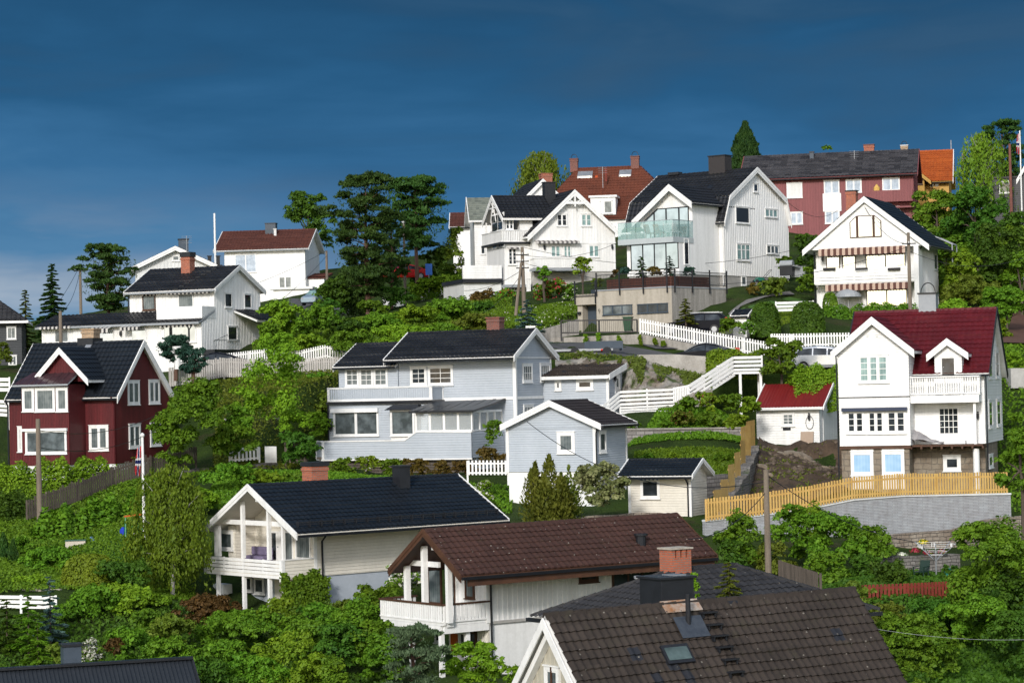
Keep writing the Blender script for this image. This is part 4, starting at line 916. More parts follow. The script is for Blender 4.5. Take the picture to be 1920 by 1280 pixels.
# ---- I: oxblood red house
def oxblood_house():
    h=House('oxblood_house','oxblood red board house with black roof, white window frames and projecting bay','house',('a6',735,905),145,-22)
    f=h.front(0,'a6'); r=h.right(0,'a6'); ro=h.right(.3,'a6'); prof=[ro.m(738,488),ro.m(908,132),ro.m(1094,472)]
    yb=r.m(1070,700)[0]; rl=h.front(prof[1][0],'a6').m(217,147)[0]; el=h.front(prof[0][0],'a6').m(30,502)[0]; xl=f.m(62,700)[0]
    say('I',*prof,(yb,rl,el,xl))
    roof(h,'x',(rl+el)/2,.3,prof,T_NAVY,tile=('tile',.3,.035,.38,.045),barge=WHITE,bw=.36,ends=(1,1),soffit=WHITE)
    wall(h,'wall','x',xl,0,gp(prof,0,yb,0),REDW,'vg',.11,.018)
    xr=f.m(545,890)[0]; br=h.right(xr,'a6'); yf=br.m(442,880)[0]; bf=h.front(yf,'a6'); bl=bf.m(142,800)[0]; ff=h.front(yf-.35,'a6')
    bp=[ff.m(226,362),ff.m(377,180),ff.m(560,378)]; bp[0]=(2*bp[1][0]-bp[2][0],bp[2][1])
    say('I2',(xr,yf,bl),*bp)
    zm=bf.m(400,405)[1]
    # bay: gable set back above a shallow tin roof
    yg=yf+.9; fg=h.front(yg,'a6'); fgo=h.front(yg-.3,'a6'); bp=[fgo.m(226,362),fgo.m(377,180),fgo.m(560,380)]
    roof(h,'y',yg-.35,prof[1][0],bp,T_NAVY,tile=('tile',.3,.035,.38,.045),barge=WHITE,bw=.32,ends=(1,0),soffit=WHITE,gutter=(0,0))
    zi=fg.m(400,358)[1]
    wall(h,'bay_gable','y',yg,prof[1][0],[(bp[0][0]+.45,zi-.3),(bp[2][0]-.25,zi-.3),(bp[2][0]-.25,zl(bp,bp[2][0]-.25)-.1),(bp[1][0],bp[1][1]-.1),(bp[0][0]+.45,zl(bp,bp[0][0]+.45)-.1)],REDW,'vg',.11,.018)
    boxwall(h,'bay_wall',bl,xr,yf,0,0,zm,REDW,'vg',.11,.018)
    TIN=paint('wet_tin_roof',(.06,.03,.035),(.035,.02,.024),.18)
    e0=bf.m(97,412)[0]
    flatroof(h,[(e0,yf-.35,zm+.02),(xr+.15,yf-.35,zm+.02),(xr+.15,yg+.1,zm+.75),(e0+.6,yg+.1,zm+.75)],TIN,('v',.5,.03,1,.03),.1,edge=GREYW)
    z1=bf.m(290,430)[1]
    bf.win(143,430,219,576,1,1,1,G_CURT,WHITE,.13); bf.win(224,428,350,576,1,1,1,G_CURT,WHITE,.13); bf.win(356,426,431,576,1,1,1,G_CURT,WHITE,.13)
    bf.win(163,696,424,842,1,1,1,G_MID,WHITE,.1); b=MB(WHITE); bf.box(b,*bf.rect(142,686,428,698),.01,.16); b.build('window_hood',h.root)
    f.win(114,672,146,830,1,1,1,G_CURT,WHITE,.12)
    f.win(565,665,688,822,2,1,1,G_CURT,WHITE,.14)
    for q in ((803,382,877,532),(936,378,1005,527),(811,657,884,805),(945,650,1012,792)): r.win(*q,2,1,1,G_CURT,WHITE,.13)
    boxwall(h,'foundation',xl+.05,-.04,.05,yb-.1,-3,-.01,WHITE,None); boxwall(h,'foundation',bl+.05,xr-.04,yf+.06,.04,-3,-.01,WHITE,None)
    for x,y in ((-.06,-.08),): pipe(h,[(x,y-.3,prof[0][1]),(x,y,prof[0][1]-.4),(x,y,0)],.05,paint('red_pipe',(.08,.012,.014),None,.4))
    pipe(h,[(xl,-.4,prof[0][1]),(xl-.06,-.08,prof[0][1]-.4),(xl-.06,-.08,-.3)],.05)
    cx,cz=h.front(prof[1][0]+.3,'a6').m(562,62); chimney(h.root,cx,prof[1][0]+.5,cz-1.9,cz,.85,.75,BRICKY,BRICKY)
    mb=MB(BLACKW); zz=prof[1][1]; mb.box(cx-.55,cx+.55,prof[1][0]-.2,prof[1][0]+1,zz-.3,zz+.3); mb.build('chimney_flashing',h.root)
    x,z=h.front(prof[1][0]-.5,'a6').m(547,155); y=prof[1][0]-.55; mb=MB(METALG); mb.hexa([(x-.2,y-.3,zl(prof,y-.3)),(x+.2,y-.3,zl(prof,y-.3)),(x+.2,y+.3,zl(prof,y+.3)),(x-.2,y+.3,zl(prof,y+.3)),(x-.2,y-.3,zl(prof,y-.3)+.15),(x+.2,y-.3,zl(prof,y-.3)+.15),(x+.2,y+.3,zl(prof,y+.3)+.15),(x-.2,y+.3,zl(prof,y+.3)+.15)]); mb.build('roof_hatch',h.root)
    return h
CROPS.update(d1=(940,1000,4.5725),d2=(370,900,4.922),d3=(1040,440,5.333),d4=(400,590,4.13))
# ---- H: long blue grey house in the middle
def blue_house():
    h=House('blue_house','long blue grey clapboard house with upper balcony, glazed porch and solid deck parapet','house',('p',967,745),147,-23)
    f=h.front(0,'a7'); r=h.right(0,'a8'); ro=h.right(.35,'a8')
    ap=ro.m(293,93); e=ro.m(148,272); eb=ro.m(447,268); prof=[e,ap,(2*ap[0]-e[0],e[1])]
    yb=r.m(413,400)[0]; xl=h.front(e[0],'a7').m(655,358)[0]; xlr=h.front(ap[0],'a7').m(855,145)[0]; say('H',*prof,(yb,xl,xlr))
    x0=(xl+xlr)/2
    roof(h,'x',x0,.35,prof,T_BLACK,tile=('tile',.3,.038,.36,.045),barge=WHITE,bw=.3,soffit=WHITE)
    zdk=h.front(-1.5,'a7').m(600,680)[1]
    BW='h'
    wall(h,'wall','x',x0+.35,0,gp(prof,0,prof[2][0]-.5,-4.2),BLUEG,BW,.15)
    # band and corner boards
    mb=MB(WHITE); z=r.m(250,538)[1]; mb.box(-5.6,.04,-.06,-.026,z-.07,z+.1); mb.box(.026,.06,-.02,yb,z-.07,z+.1); mb.box(-.14,.03,-.065,-.001,-4,e[1]); mb.box(.026,.065,-.06,.14,-4,e[1]); mb.box(.026,.065,prof[2][0]-.64,prof[2][0]-.5,-4,e[1]-.1); mb.build('trim_board',h.root)
    zt=r.m(250,276)[1]; mb=MB(WHITE); mb.box(.026,.07,-.1,prof[2][0]-.4,zt-.05,zt+.02); mb.build('gable_band',h.root)
    for q in ((204,318,267,438),(318,315,380,434)): r.win(*q,1,4,2,G_CURT,WHITE,.12)
    r.win(210,585,273,640,1,3,1,G_CURT,WHITE,.1)
    f.win(866,402,995,545,1,2,3,G_DARK,WHITE,.13); f.win(1003,398,1198,543,1,2,3,G_DARK,WHITE,.12)
    # lower roofed part on the left
    fl=h.front(-.1,'a7'); flo=h.front(-.45,'a7'); el=flo.m(268,410); er=flo.m(690,395); rt=h.front(2.6,'a7').m(440,228); ez=(el[1]+er[1])/2
    lx=(el[0]+rt[0])/2; p2=[(-.5,ez),(2.9,rt[1]),(6.3,ez)]
    roof(h,'x',lx,x0+.5,p2,T_BLACK,tile=('tile',.3,.038,.36,.045),barge=WHITE,bw=.28,ends=(1,0),soffit=WHITE)
    wx=fl.m(312,480)[0]
    wall(h,'wall','x',wx,x0+.5,gp(p2,-.1,5.9,-4.2),BLUEG,BW,.15)
    fl.win(362,414,470,556,1,2,3,G_CURT,WHITE,.1); fl.win(472,414,580,556,1,2,3,G_CURT,WHITE,.1); fl.win(582,412,692,554,1,2,3,G_CURT,WHITE,.1)
    # balcony
    yd=-1.7; fb=h.front(yd,'a7'); a0,z1=fb.m(228,566); a1,_=fb.m(1030,556); z0=fb.m(230,672)[1]; z1=fb.m(630,560)[1]; z0=fb.m(630,664)[1]
    mb=MB(BLUEG); boxes=((a0,a1),)
    fb.pickets(mb,a0,a1,z0,z1,.13,.022,0,.02,lip=.02); mb.mat(WHITE); fb.box(mb,a0-.05,a1+.05,z1-.07,z1+.03,-.08,.06); fb.box(mb,a0-.05,a1+.05,z0-.02,z0+.12,-.03,.05); fb.box(mb,a1-.14,a1+.04,z0,z1,-.03,.06); fb.box(mb,a0-.04,a0+.12,z0,z1,-.03,.06)
    rr=h.right(a1,'a7'); mb.mat(BLUEG); rr.box(mb,yd+.1,-.03,z0,z1-.07,-.04,0); mb.mat(WHITE); rr.box(mb,yd+.1,-.02,z1-.07,z1+.03,-.08,.04); rr.box(mb,-.14,-.02,z0-.3,z1,-.04,.04)
    mb.build('balcony_railing',h.root)
    mb=MB(METALB); mb.box(a0-.1,a1+.1,yd-.12,-.03,z0-.2,z0-.03); mb.build('balcony_floor',h.root)
    # lower storey front, flush under the balcony
    yl=yd+.1; g=h.front(yl,'a7'); zfl=-4.2
    lx0=g.m(236,830)[0]; lx1=g.m(1340,800)[0]
    boxwall(h,'lower_wall',lx0,a1+.6,yl,-.03,zfl,z0-.21,BLUEG,BW,.15)
    mb=MB(WHITE); g.box(mb,*g.rect(258,728,622,752),.03,.25); mb.build('shutter_box',h.root)
    g.win(272,745,622,935,2,1,1,G_MID,WHITE,.09)
    gb=h.front(yl-.55,'a7'); A=gb.rect(716,735,895,935)
    mb=MB(WHITE); mb.box(A[0]-.05,A[1]+.2,yl-.5,yl-.03,A[2]-.3,A[3]+.1); mb.build('bay',h.root)
    h.front(yl-.5,'a7').win(712,735,900,935,1,1,1,G_MID,WHITE,.09)
    cz=gb.m(800,735)[1]; mb=MB(METALB); mb.hexa([(A[0]-.3,yl-.9,cz),(A[1]+.5,yl-.9,cz),(A[1]+.5,yl-.03,cz),(A[0]-.3,yl-.03,cz),(A[0]+.1,yl-.4,cz+.32),(A[1]+.2,yl-.4,cz+.32),(A[1]+.2,yl-.03,cz+.32),(A[0]+.1,yl-.03,cz+.32)]); mb.build('bay_canopy',h.root)
    g.lamp(256,870); pipe(h,[(lx0,yl-.1,z0-.1),(lx0,yl-.1,zfl)],.05)
    # glazed porch
    py=-4.6; pf=h.front(py,'a7'); pa,pz1=pf.m(905,752); pb,_=pf.m(1342,740); pz0=pf.m(1100,905)[1]; pz1=pf.m(1100,745)[1]
    mb=MB(WHITE); n=4; st=(pb-pa)/n
    for k in range(n+1): c=pa+st*k; pf.box(mb,max(pa,c-.07),min(pb,c+.07),pz0,pz1,-.1,0)
    pf.box(mb,pa,pb,pz1-.14,pz1,-.12,.02); pf.box(mb,pa,pb,pz0-.04,pz0+.1,-.12,.02)
    s=h.right(pb,'a7'); n2=4; l=-.0-py
    for k in range(n2+1): c=py+.1+(l-.12)*k/n2; s.box(mb,c-.06,c+.06,pz0-.05,pz1,-.1,0)
    s.box(mb,py+.12,-.05,pz1-.14,pz1-.0,-.09,.01); s.box(mb,py+.12,-.05,pz0-.0,pz0+.08,-.09,.01); fr=mb.build('glazed_porch',h.root)
    clear,nt,b=_new('clear_porch_glass'); b.inputs['Base Color'].default_value=(.75,.8,.8,1); b.inputs['Alpha'].default_value=.22; b.inputs['Roughness'].default_value=.03; MATS['cp']=clear
    gl=MB(clear); pf.box(gl,pa+.05,pb-.05,pz0,pz1-.1,-.06,-.05); s.box(gl,py+.15,-.1,pz0,pz1-.1,-.06,-.05); gl.build('pane',fr)
    boxwall(h,'porch_wall',pa+.2,pb,py+.12,-.03,zfl,pz0-.06,BLUEG,BW,.15)
    rz=pf.m(1100,728)[1]
    ro_=[(pa-.3,py-.35,rz-.1),(pb+.25,py-.35,rz-.1),(pb+.25,-.03,rz+.5),(pa-.3,yl,rz+.42)]
    flatroof(h,ro_,METALB,('v',.6,.03,1,.03),.12,name='porch_roof')
    # deck with solid parapet that steps down to the left
    dy=-5.0; d=h.front(dy,'a7')
    pts=[d.m(*q) for q in ((1340,1108),(1340,910),(915,908),(822,975),(188,985),(188,1112))]; zb=pts[0][1]; x1=pts[0][0]; x0d=pts[4][0]
    for q in ([(pts[5][0],zb),(pts[3][0],zb),pts[3],pts[4]],[(pts[3][0],zb),(pts[2][0],zb),pts[2],pts[3]],[(pts[2][0],zb),(x1,zb),(x1,pts[1][1]),pts[2]]):
        mb=MB(BLUEG); F=[d.P(a,z,0) for a,z in q]; mb.prism(F,(0,.08,0)); clad(mb,F,'h',.15,.022); mb.build('deck_parapet',h.root)
    mb=MB(WHITE)
    for a,b in zip(pts[1:5],pts[2:5]): mb.bar(d.P(a[0],a[1]+.03,-.04),d.P(b[0],b[1]+.03,-.04),.2,.07)
    mb.box(x0d-.1,x1+.05,dy-.06,dy+.0,zb-.08,zb+.0); mb.box(x0d-.06,x0d+.1,dy-.07,dy+.05,zb,pts[4][1]); mb.build('parapet_rail',h.root)
    # angled end panel
    ex=d.m(52,975); e0=Vector((x0d-.06,dy+.02,zb)); e1=Vector((ex[0]+.2,dy+1.1,zb)); mb=MB(BLUEG); hh=pts[4][1]-zb
    F=[e1,e0,e0+Vector((0,0,hh)),e1+Vector((0,0,hh))]; mb.prism(F,(0,.08,0)); clad(mb,F,'h',.15,.022); mb.mat(WHITE); mb.bar(e0+Vector((0,0,hh+.03)),e1+Vector((0,0,hh+.03)),.2,.07); mb.bar(e1,e1+Vector((0,0,hh)),.12,.12); mb.bar(e0-Vector((0,0.03,.04)),e1-Vector((0,.03,.04)),.06,.08); mb.build('deck_parapet',h.root)
    mb=MB(OLDWOOD); mb.box(x0d-.5,x1,dy+.1,yl,zb+.02,zb+.14); mb.build('deck',h.root)
    rs=h.right(x1,'a7'); boxwall(h,'deck_parapet',x1-.06,x1,dy+.1,-.1,zb,pts[1][1]-.02,BLUEG,'h',.15)
    sk=h.front(dy+.25,'a7'); mb=MB(OLDWOOD)
    for k in range(9): mb.box(x0d,x1-.3,dy+.28,dy+.33,zb-.05-.16*(k+1),zb-.05-.16*k-.04)
    mb.build('deck_skirting',h.root)
    # right extension
    ex=h.House if False else None
    ye=4.4; ef=h.front(ye,'a8'); eo=h.front(ye-.4,'a8'); xr=ef.m(762,500)[0]; er_=h.right(xr,'a8'); yk=er_.m(850,400)[0]
    z1=eo.m(750,392)[1]; z2=er_.m(850,322)[1]; say('Hx',(xr,yk,z1,z2))
    flatroof(h,[(.0,ye-.45,z1),(xr+.25,ye-.45,z1),(xr+.25,yk+.2,z2),(.0,yk+.2,z2)],T_DBROWN,('tile',.3,.04,.38,.045),.15,edge=WHITE)
    mb=MB(WHITE); mb.prism([(xr+.255,ye-.45,z1+.08),(xr+.255,yk+.2,z2+.08),(xr+.255,yk+.2,z2-.28),(xr+.255,ye-.45,z1-.28)],(.04,0,0)); mb.box(0.05,xr+.2,ye-.5,ye-.455,z1-.2,z1); mb.build('bargeboard',h.root)
    wall(h,'extension_wall','x',0.01,xr,[(ye,-4),(yk,-4),(yk,z2-.16),(ye,z1-.17)],BLUEG,'h',.15)
    ef.win(418,425,460,490,1,1,1,G_DARK,WHITE,.12); ef.win(557,418,668,487,1,1,1,G_DARK,WHITE,.16)
    er_.door(803,388,836,510,WHITE,G_MID,(.35,.35,.65,.8)); er_.lamp(796,408)
    mb=MB(WHITE); mb.box(xr-.1,xr+.03,ye-.045,ye-.001,-4,z1-.1); mb.box(xr+.026,xr+.06,ye-.04,ye+.1,-4,z1-.1); mb.build('corner_board',h.root)
    cx,cz=h.front(ap[0],'a7').m(1508,28); chimney(h.root,cx,ap[0]+.3,cz-1.2,cz,.85,.8,BRICKD,BRICKD)
    return h
def blue_annex():
    h=House('blue_annex','small blue grey gabled cabin with brown black roof on a white basement','cabin',('a8',683,1000),128,-27)
    f=h.front(0,'a8'); fo=h.front(-.35,'a8'); r=h.right(0,'a8'); bp=[fo.m(62,722),fo.m(380,563),fo.m(716,715)]; xl=f.m(108,900)[0]; yb=r.m(880,850)[0]
    say('G',*bp,(xl,yb))
    roof(h,'y',-.35,yb+.35,bp,tilemat('brown_black_tiles',(.022,.018,.018),(.036,.029,.028),.3,.36,.6),tile=('tile',.3,.03,.36,.04),barge=WHITE,bw=.26,soffit=WHITE)
    zb=f.m(160,1018)[1]
    wall(h,'wall','y',0,yb,gp(bp,xl,0,zb),BLUEG,'h',.125)
    boxwall(h,'basement',xl+.05,-.05,.04,yb,zb-3.5,zb-.01,WHITE,None)
    mb=MB(WHITE); zt=f.m(300,735)[1]; mb.box(xl-.04,xl+.12,-.05,-.001,zb,zt); mb.box(-.12,.05,-.055,-.001,zb,zt); mb.box(.026,.06,-.05,.1,zb,zt-.05); mb.box(.026,.06,yb-.12,yb,zb,zt); mb.build('corner_board',h.root)
    mb=MB(BLUEG); mb.box(xl,0,-.04,-.024,zt-.04,zt+.03); mb.build('band_board',h.root)
    f.win(433,760,548,898,1,1,1,G_CURT,WHITE,.16); r.win(700,755,745,892,1,1,1,G_MID,WHITE,.12)
    pipe(h,[(.25,-.2,zt+.05),(.1,-.1,zt-.3),(.1,-.1,zb-1)],.045)
    return h
def red_roof_shed():
    h=House('garden_shed','white boarded shed with red corrugated metal roof beside the tall white house','shed',('c1',1697,1243),146,-22)
    f=h.front(0,'c1'); fo=h.front(-.35,'c1'); xl=f.m(1278,1200)[0]; e=fo.m(1500,1008); rt=h.front(2.2,'c1').m(1600,850); el=fo.m(1258,1010)[0]
    prof=[(-.35,e[1]),(2.2,rt[1]),(4.75,e[1])]
    roof(h,'x',el,.35,prof,T_REDM,tile=SHEET,barge=WHITE,bw=.2,soffit=WHITE,gm=WHITE,ridge=False)
    wall(h,'wall','x',xl,0,gp(prof,0,4.4,-.5),WHITE,'h',.15)
    f.win(1443,1043,1530,1132,1,2,3,G_CURT,WHITE,.1)
    v=MB(METALB); f.box(v,*f.rect(1452,1143,1503,1160),.02,.05); v.build('vent',h.root)
    f.lamp(1628,1068)
    ry=h.right(.0,'c1'); gd=MB(WHITE2); ry.box(gd,.7,2.4,-.3,2.2,.03,.07); gd.build('door',h.root)
    hs=MB(METALB); 
    a,z=f.m(1630,1110); hs.tube([f.P(a+.24*math.cos(t),z+.4*math.sin(t),.05) for t in [2*math.pi*i/14 for i in range(15)]],.018,5); hs.build('hose',h.root)
    return h
def beige_cabin():
    h=House('garden_cabin','tiny cream boarded cabin with blue black tiled roof and striped window awning','cabin',('c4',768,622),122,-24)
    f=h.front(0,'c4'); fo=h.front(-.3,'c4'); r=h.right(0,'c4'); ro=h.right(.3,'c4'); e=ro.m(772,314); ap=ro.m(860,178); prof=[e,ap,(2*ap[0]-e[0],e[1])]
    xl=f.m(262,500)[0]; er=fo.m(185,312)[0]; say('F',*prof,(xl,er))
    roof(h,'x',er,.3,prof,T_NAVY,tile=('tile',.25,.03,.28,.035),barge=WHITE2,bw=.16,ends=(1,1),soffit=WHITE)
    wall(h,'wall','x',xl,0,gp(prof,0,prof[2][0]-.3,-.3),CREAM,'h',.13)
    f.win(355,340,514,498,1,1,1,G_DARK,WHITE,.1)
    f.awning(350,322,512,348,paint('blue_awning',(.05,.1,.25),None,.8),WHITE,.25,.1)
    mb=MB(WHITE); mb.box(xl-.04,xl+.1,-.05,-.001,-.3,e[1]-.1); mb.box(-.08,.05,-.05,-.001,-.3,e[1]-.1); mb.box(.026,.05,-.04,.06,-.3,e[1]-.1); mb.build('corner_board',h.root)
    pipe(h,[(-.2,-.32,e[1]-.1),(-.12,-.09,e[1]-.4),(-.12,-.09,-.3)],.04)
    return h
def concrete_garage():
    h=House('concrete_garage','flat roofed concrete garage with two strip windows and blue grey door','garage',('d3',1175,860),172,-38)
    f=h.front(0,'d3'); r=h.right(0,'d3'); xl=f.m(418,700)[0]; zt=f.m(1175,525)[1]; zt2=f.m(418,568)[1]; zt=(zt+zt2)/2; yb=r.m(1710,540)[0]; say('V',(xl,zt,yb))
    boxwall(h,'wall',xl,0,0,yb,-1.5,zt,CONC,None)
    mb=MB(CONC2); mb.box(.001,.02,.02,yb,-1.5,zt-.02); mb.build('side_shade_sheet',h.root)  # thin darker sheet: shade of the right face put into its colour
    mb=MB(GREYW); mb.box(xl-.05,.06,-.06,yb,zt+.002,zt+.1); mb.build('coping',h.root)
    f.win(485,715,778,790,3,1,1,G_MID,SLATEM,.05,True,fw=0); f.win(832,700,1135,772,3,1,1,G_DARK,SLATEM,.05,True,fw=0)
    # recessed entrance at the left
    g=h.front(.7,'d3'); gl=h.front(.5,'d3'); a0=g.m(235,650)[0]; zc=g.m(235,600)[1]; zs=g.m(300,702)[1]
    mb=MB(CONC); mb.box(a0,xl-.01,.4,yb,zs,zc); mb.box(a0,a0+.45,.6,yb,-1.5,zs-.01); mb.box(a0+.46,xl-.01,1.3,yb,-1.5,zs-.01); mb.build('entrance_porch',h.root)
    h.front(1.3,'d3').door(318,715,420,985,SLATEM,frame=SLATEM)
    n=MB(METALB); a,z=f.m(447,762); n.tube([f.P(a+.08*math.cos(t),z+.05+.09*math.sin(t),.02) for t in [2*math.pi*i/10 for i in range(11)]],.016,4); n.tube([f.P(a+.08,z+.05,.02),f.P(a+.02,z-.2,.02)],.016,4); n.build('house_number',h.root)
    mb=MB(METALB); a,z=g.m(262,785); g.box(mb,a-.12,a+.12,z-.1,z+.1,.1,.3); mb.build('wall_lamp',h.root)
    # black railing on the roof edge
    mb=MB(METALB); H=1.05
    def run(p,q,n):
        p=Vector(p); q=Vector(q)
        for k in range(n+1): c=p.lerp(q,k/n); mb.box(c.x-.04,c.x+.04,c.y-.04,c.y+.04,c.z-.45,c.z+H+.2)
        mb.bar(p+Vector((0,0,H)),q+Vector((0,0,H)),.05,.05); mb.bar(p+Vector((0,0,.12)),q+Vector((0,0,.12)),.04,.04)
        m=int((q-p).length/.13)
        for k in range(m): c=p.lerp(q,k/m); mb.box(c.x-.009,c.x+.009,c.y-.009,c.y+.009,c.z+.12,c.z+H)
    z=zt+.1; run((xl+.1,-.1,z),(-.3,-.1,z),3); run((.1,.3,z),(.1,yb,z),3); run((a0,.3,z-.5),(xl-.3,.3,z-.5),1)
    mb.build('railing',h.root)
    # planters of stained boards
    PL=paint('stained_planks',(.1,.035,.022),(.06,.022,.014),.6,3,streak=True)
    for q0,q1,nm in (((xl+.6,.5),(-.3,1.3),'planter'),((-.95,1.4),(-.2,5.2),'planter')):
        mb=MB(PL)
        for k in range(4): mb.box(q0[0],q1[0],q0[1],q1[1],zt+.1+k*.19,zt+.1+k*.19+.17)
        o=mb.build(nm); o.matrix_world=h.M.copy(); tag(o,'long red brown plank planter on the concrete garage roof' if q0[1]<1 else 'shorter plank planter along the right edge of the garage roof','planter','roof terrace planters')
    return h
def terrace_house(name,label,anchor,D,yaw,crop,rk,apex,fe,be,redge,eave_r,Tx,tile,roofm,bargem,wallm,mode,zsplit,fndm,wallp=.15,T=None,gsof=None):
    """house with a covered terrace in its left gable end"""
    h=House(name,label,'house',anchor,D,yaw); f=h.front(0,crop); T=-f.m(*Tx)[0]
    g=h.left(-T-.35,crop); ap,e,b=g.m(*apex),g.m(*fe),g.m(*be)
    prof=[(e[0],e[1]),ap,(2*ap[0]-e[0],e[1])]
    xr=h.front(ap[0],crop).m(*redge)[0]; xe=h.front(e[0],crop).m(*eave_r)[0]; say(name,(T,),ap,e,b,(xr,xe)); x1=(xr+xe)/2
    roof(h,'x',-T-.35,x1,prof,roofm,tile=tile,barge=bargem,bw=.26,soffit=gsof or WHITE)
    zs=f.m(*zsplit)[1]
    wall(h,'wall','x',0,x1-.4,gp(prof,0,prof[2][0]-.5,zs),wallm,mode,wallp)
    boxwall(h,'basement_wall',.06,x1-.5,.06,prof[2][0]-.6,zs-3.5,zs-.005,fndm,None)
    return h,f,T,prof,zs,x1
def cream_house():
    h,f,T,prof,zs,x1=terrace_house('cream_house','cream clapboard house with blue black roof and slatted terrace in its gable',('c6',712,665),112,40,'c6',None,(320,152),(602,432),(78,385),(1520,60),(1803,330),(522,680),('tile',.3,.03,.35,.035),T_NAVY,WHITE,CREAM,'h',(735,668),paint('blue_grey_render',(.4,.44,.5),(.34,.38,.43),.8),.15,gsof=CREAM)
    L=h.left(0,'c6'); P=h.left(-T,'c6'); H=h.left(-T+.05,'d2')
    yb=prof[2][0]-.5
    # terrace
    zt=P.m(522,582)[1]; a1=0; a0=P.m(70,560)[0]; z0=P.m(522,690)[1]
    a0=max(a0,yb)
    mb=MB(WHITE); P.slats(mb,.0,a0,z0,zt,5,.8,0,.03,1.6); P.box(mb,-.05,.14,z0-.1,zt,.0,.12); mb.build('terrace_railing',h.root)
    mb=MB(CREAM); mb.box(-T,-.02,.02,a0,z0+.02,z0+.2); mb.build('terrace_floor',h.root)
    boxwall(h,'terrace_parapet',-T+.02,-.01,-.0,.1,z0,zt,CREAM,'h',.15)
    mb=MB(WHITE); mb.box(-T,0,-.05,.12,zt+.002,zt+.05); mb.build('handrail',h.root)
    ptop=lambda y: zl(prof,y)-.15
    mb=MB(WHITE)
    for x,y_ in ((285,400),(433,420)):
        y=P.m(x,500)[0]; mb.box(-T,-T+.17,y-.08,y+.08,zt,ptop(y))
    y=P.m(140,450)[0]; mb.box(-T,-T+.14,y-.2,y+.2,zt,ptop(min(y,prof[2][0]-.2)))
    zb=P.m(420,372)[1]; ya=P.m(548,388)[0]; mb.box(-T+.18,-T+.26,prof[0][0]+1.2,prof[2][0]-.8,zb-.1,zb+.12)
    zc=P.m(330,232)[1]; mb.box(-T+.1,0,prof[1][0]-.12,prof[1][0]+.1,zc-.1,zc+.05)
    mb.box(-T+.0,-T+.14,-.02,.12,zt,ptop(.05)); mb.box(-.14,0.03,-.04,-.001,zs,ptop(0)); mb.build('terrace_frame',h.root)
    xo=-T+.75; Lo=h.left(xo,'c6'); yo=Lo.m(250,470)[0]
    if yo<yb-.4:
        wall(h,'room_wall','x',xo,-.01,gp(prof,yo,yb,z0+.21,.16),CREAM,'h',.15)
        Lo.win(152,408,238,522,1,1,1,G_MID,WHITE,.1)
    L.door(450,410,508,585,WHITE,G_DARK,(.42,.05,.9,.95)); L.win(510,412,582,585,1,1,1,G_CURT,WHITE,.06,fw=0); L.win(596,425,682,575,1,1,1,G_CURT,WHITE,.08,fw=0)
    # under the terrace
    mb=MB(WHITE)
    for x in (145,292,438): y=P.m(x,760)[0]; mb.box(-T,-T+.16,y-.08,y+.08,zs-3.2,z0)
    mb.box(-T,-T+.14,-.02,.12,zs-3.2,z0); mb.build('terrace_post',h.root)
    wall(h,'basement_wall','x',-.02,.05,[(.0,zs-3.2),(yb-2.2,zs-3.2),(yb-2.2,zs),(.0,zs)],CREAM,None)
    Lb=h.left(-.02,'c6'); Lb.win(298,668,346,758,1,1,1,G_DARK,WHITE,.06); Lb.win(360,675,414,772,1,1,1,G_MID,WHITE,.06)
    o=MB(WHITE2); y,z=L.m(245,752); o.box(-.95,-.45,y-.45,y+.45,z-.38,z+.38); 
    o.mat(GREYW); o.tube([(-.951,y,z),(-.975,y,z)],.28,16); b=o.build('heat_pump'); b.matrix_world=h.M.copy(); tag(b,'white outdoor heat pump unit with round fan under the cream house terrace','heat pump')
    pipe(h,[(.35,-.45,prof[0][1]-.12),(.3,-.08,prof[0][1]-.5),(.3,-.08,zs-3)],.05)
    # snow guard and chimneys
    mb=MB(METALB); t=.13; y=prof[0][0]+(prof[1][0]-prof[0][0])*t; z=zl(prof,y)
    for k in range(19): x=-T+(x1+T)*k/18.5; mb.box(x-.03,x+.03,y-.12,y+.05,z+.0,z+.28)
    mb.box(-T,x1-.3,y-.1,y-.07,z+.2,z+.25); mb.box(-T,x1-.3,y-.1,y-.07,z+.1,z+.14); mb.build('snow_guard',h.root)
    cx,cz=h.front(prof[1][0]-.7,'c6').m(1195,45); chimney(h.root,cx,prof[1][0]-.7,cz-1.6,cz,.62,.6,METALB,METALB)
    cx,cz=h.front(prof[1][0]+.9,'c6').m(702,40); chimney(h.root,cx,prof[1][0]+.9,cz-2,cz,.95,.8,BRICKR,METALB,.2)
    # white trellis on the wall
    tr=MB(WHITE); A=f.rect(650,805,710,895)
    for k in range(5): c=A[0]+(A[1]-A[0])*k/4; f.box(tr,c-.02,c+.02,A[2],A[3],.05,.08)
    for k in range(7): c=A[2]+(A[3]-A[2])*k/6; f.box(tr,A[0],A[1],c-.02,c+.02,.085,.1)
    o=tr.build('trellis'); o.matrix_world=h.M.copy(); tag(o,'white lattice trellis at the foot of the vine on the cream house','trellis')
    mb=MB(METALG); y0=prof[0][0]; mb.box(x1-2.3,x1-.1,y0-.25,y0-.02,prof[0][1]-.42,prof[0][1]-.2); mb.build('awning_case',h.root)
    return h,f
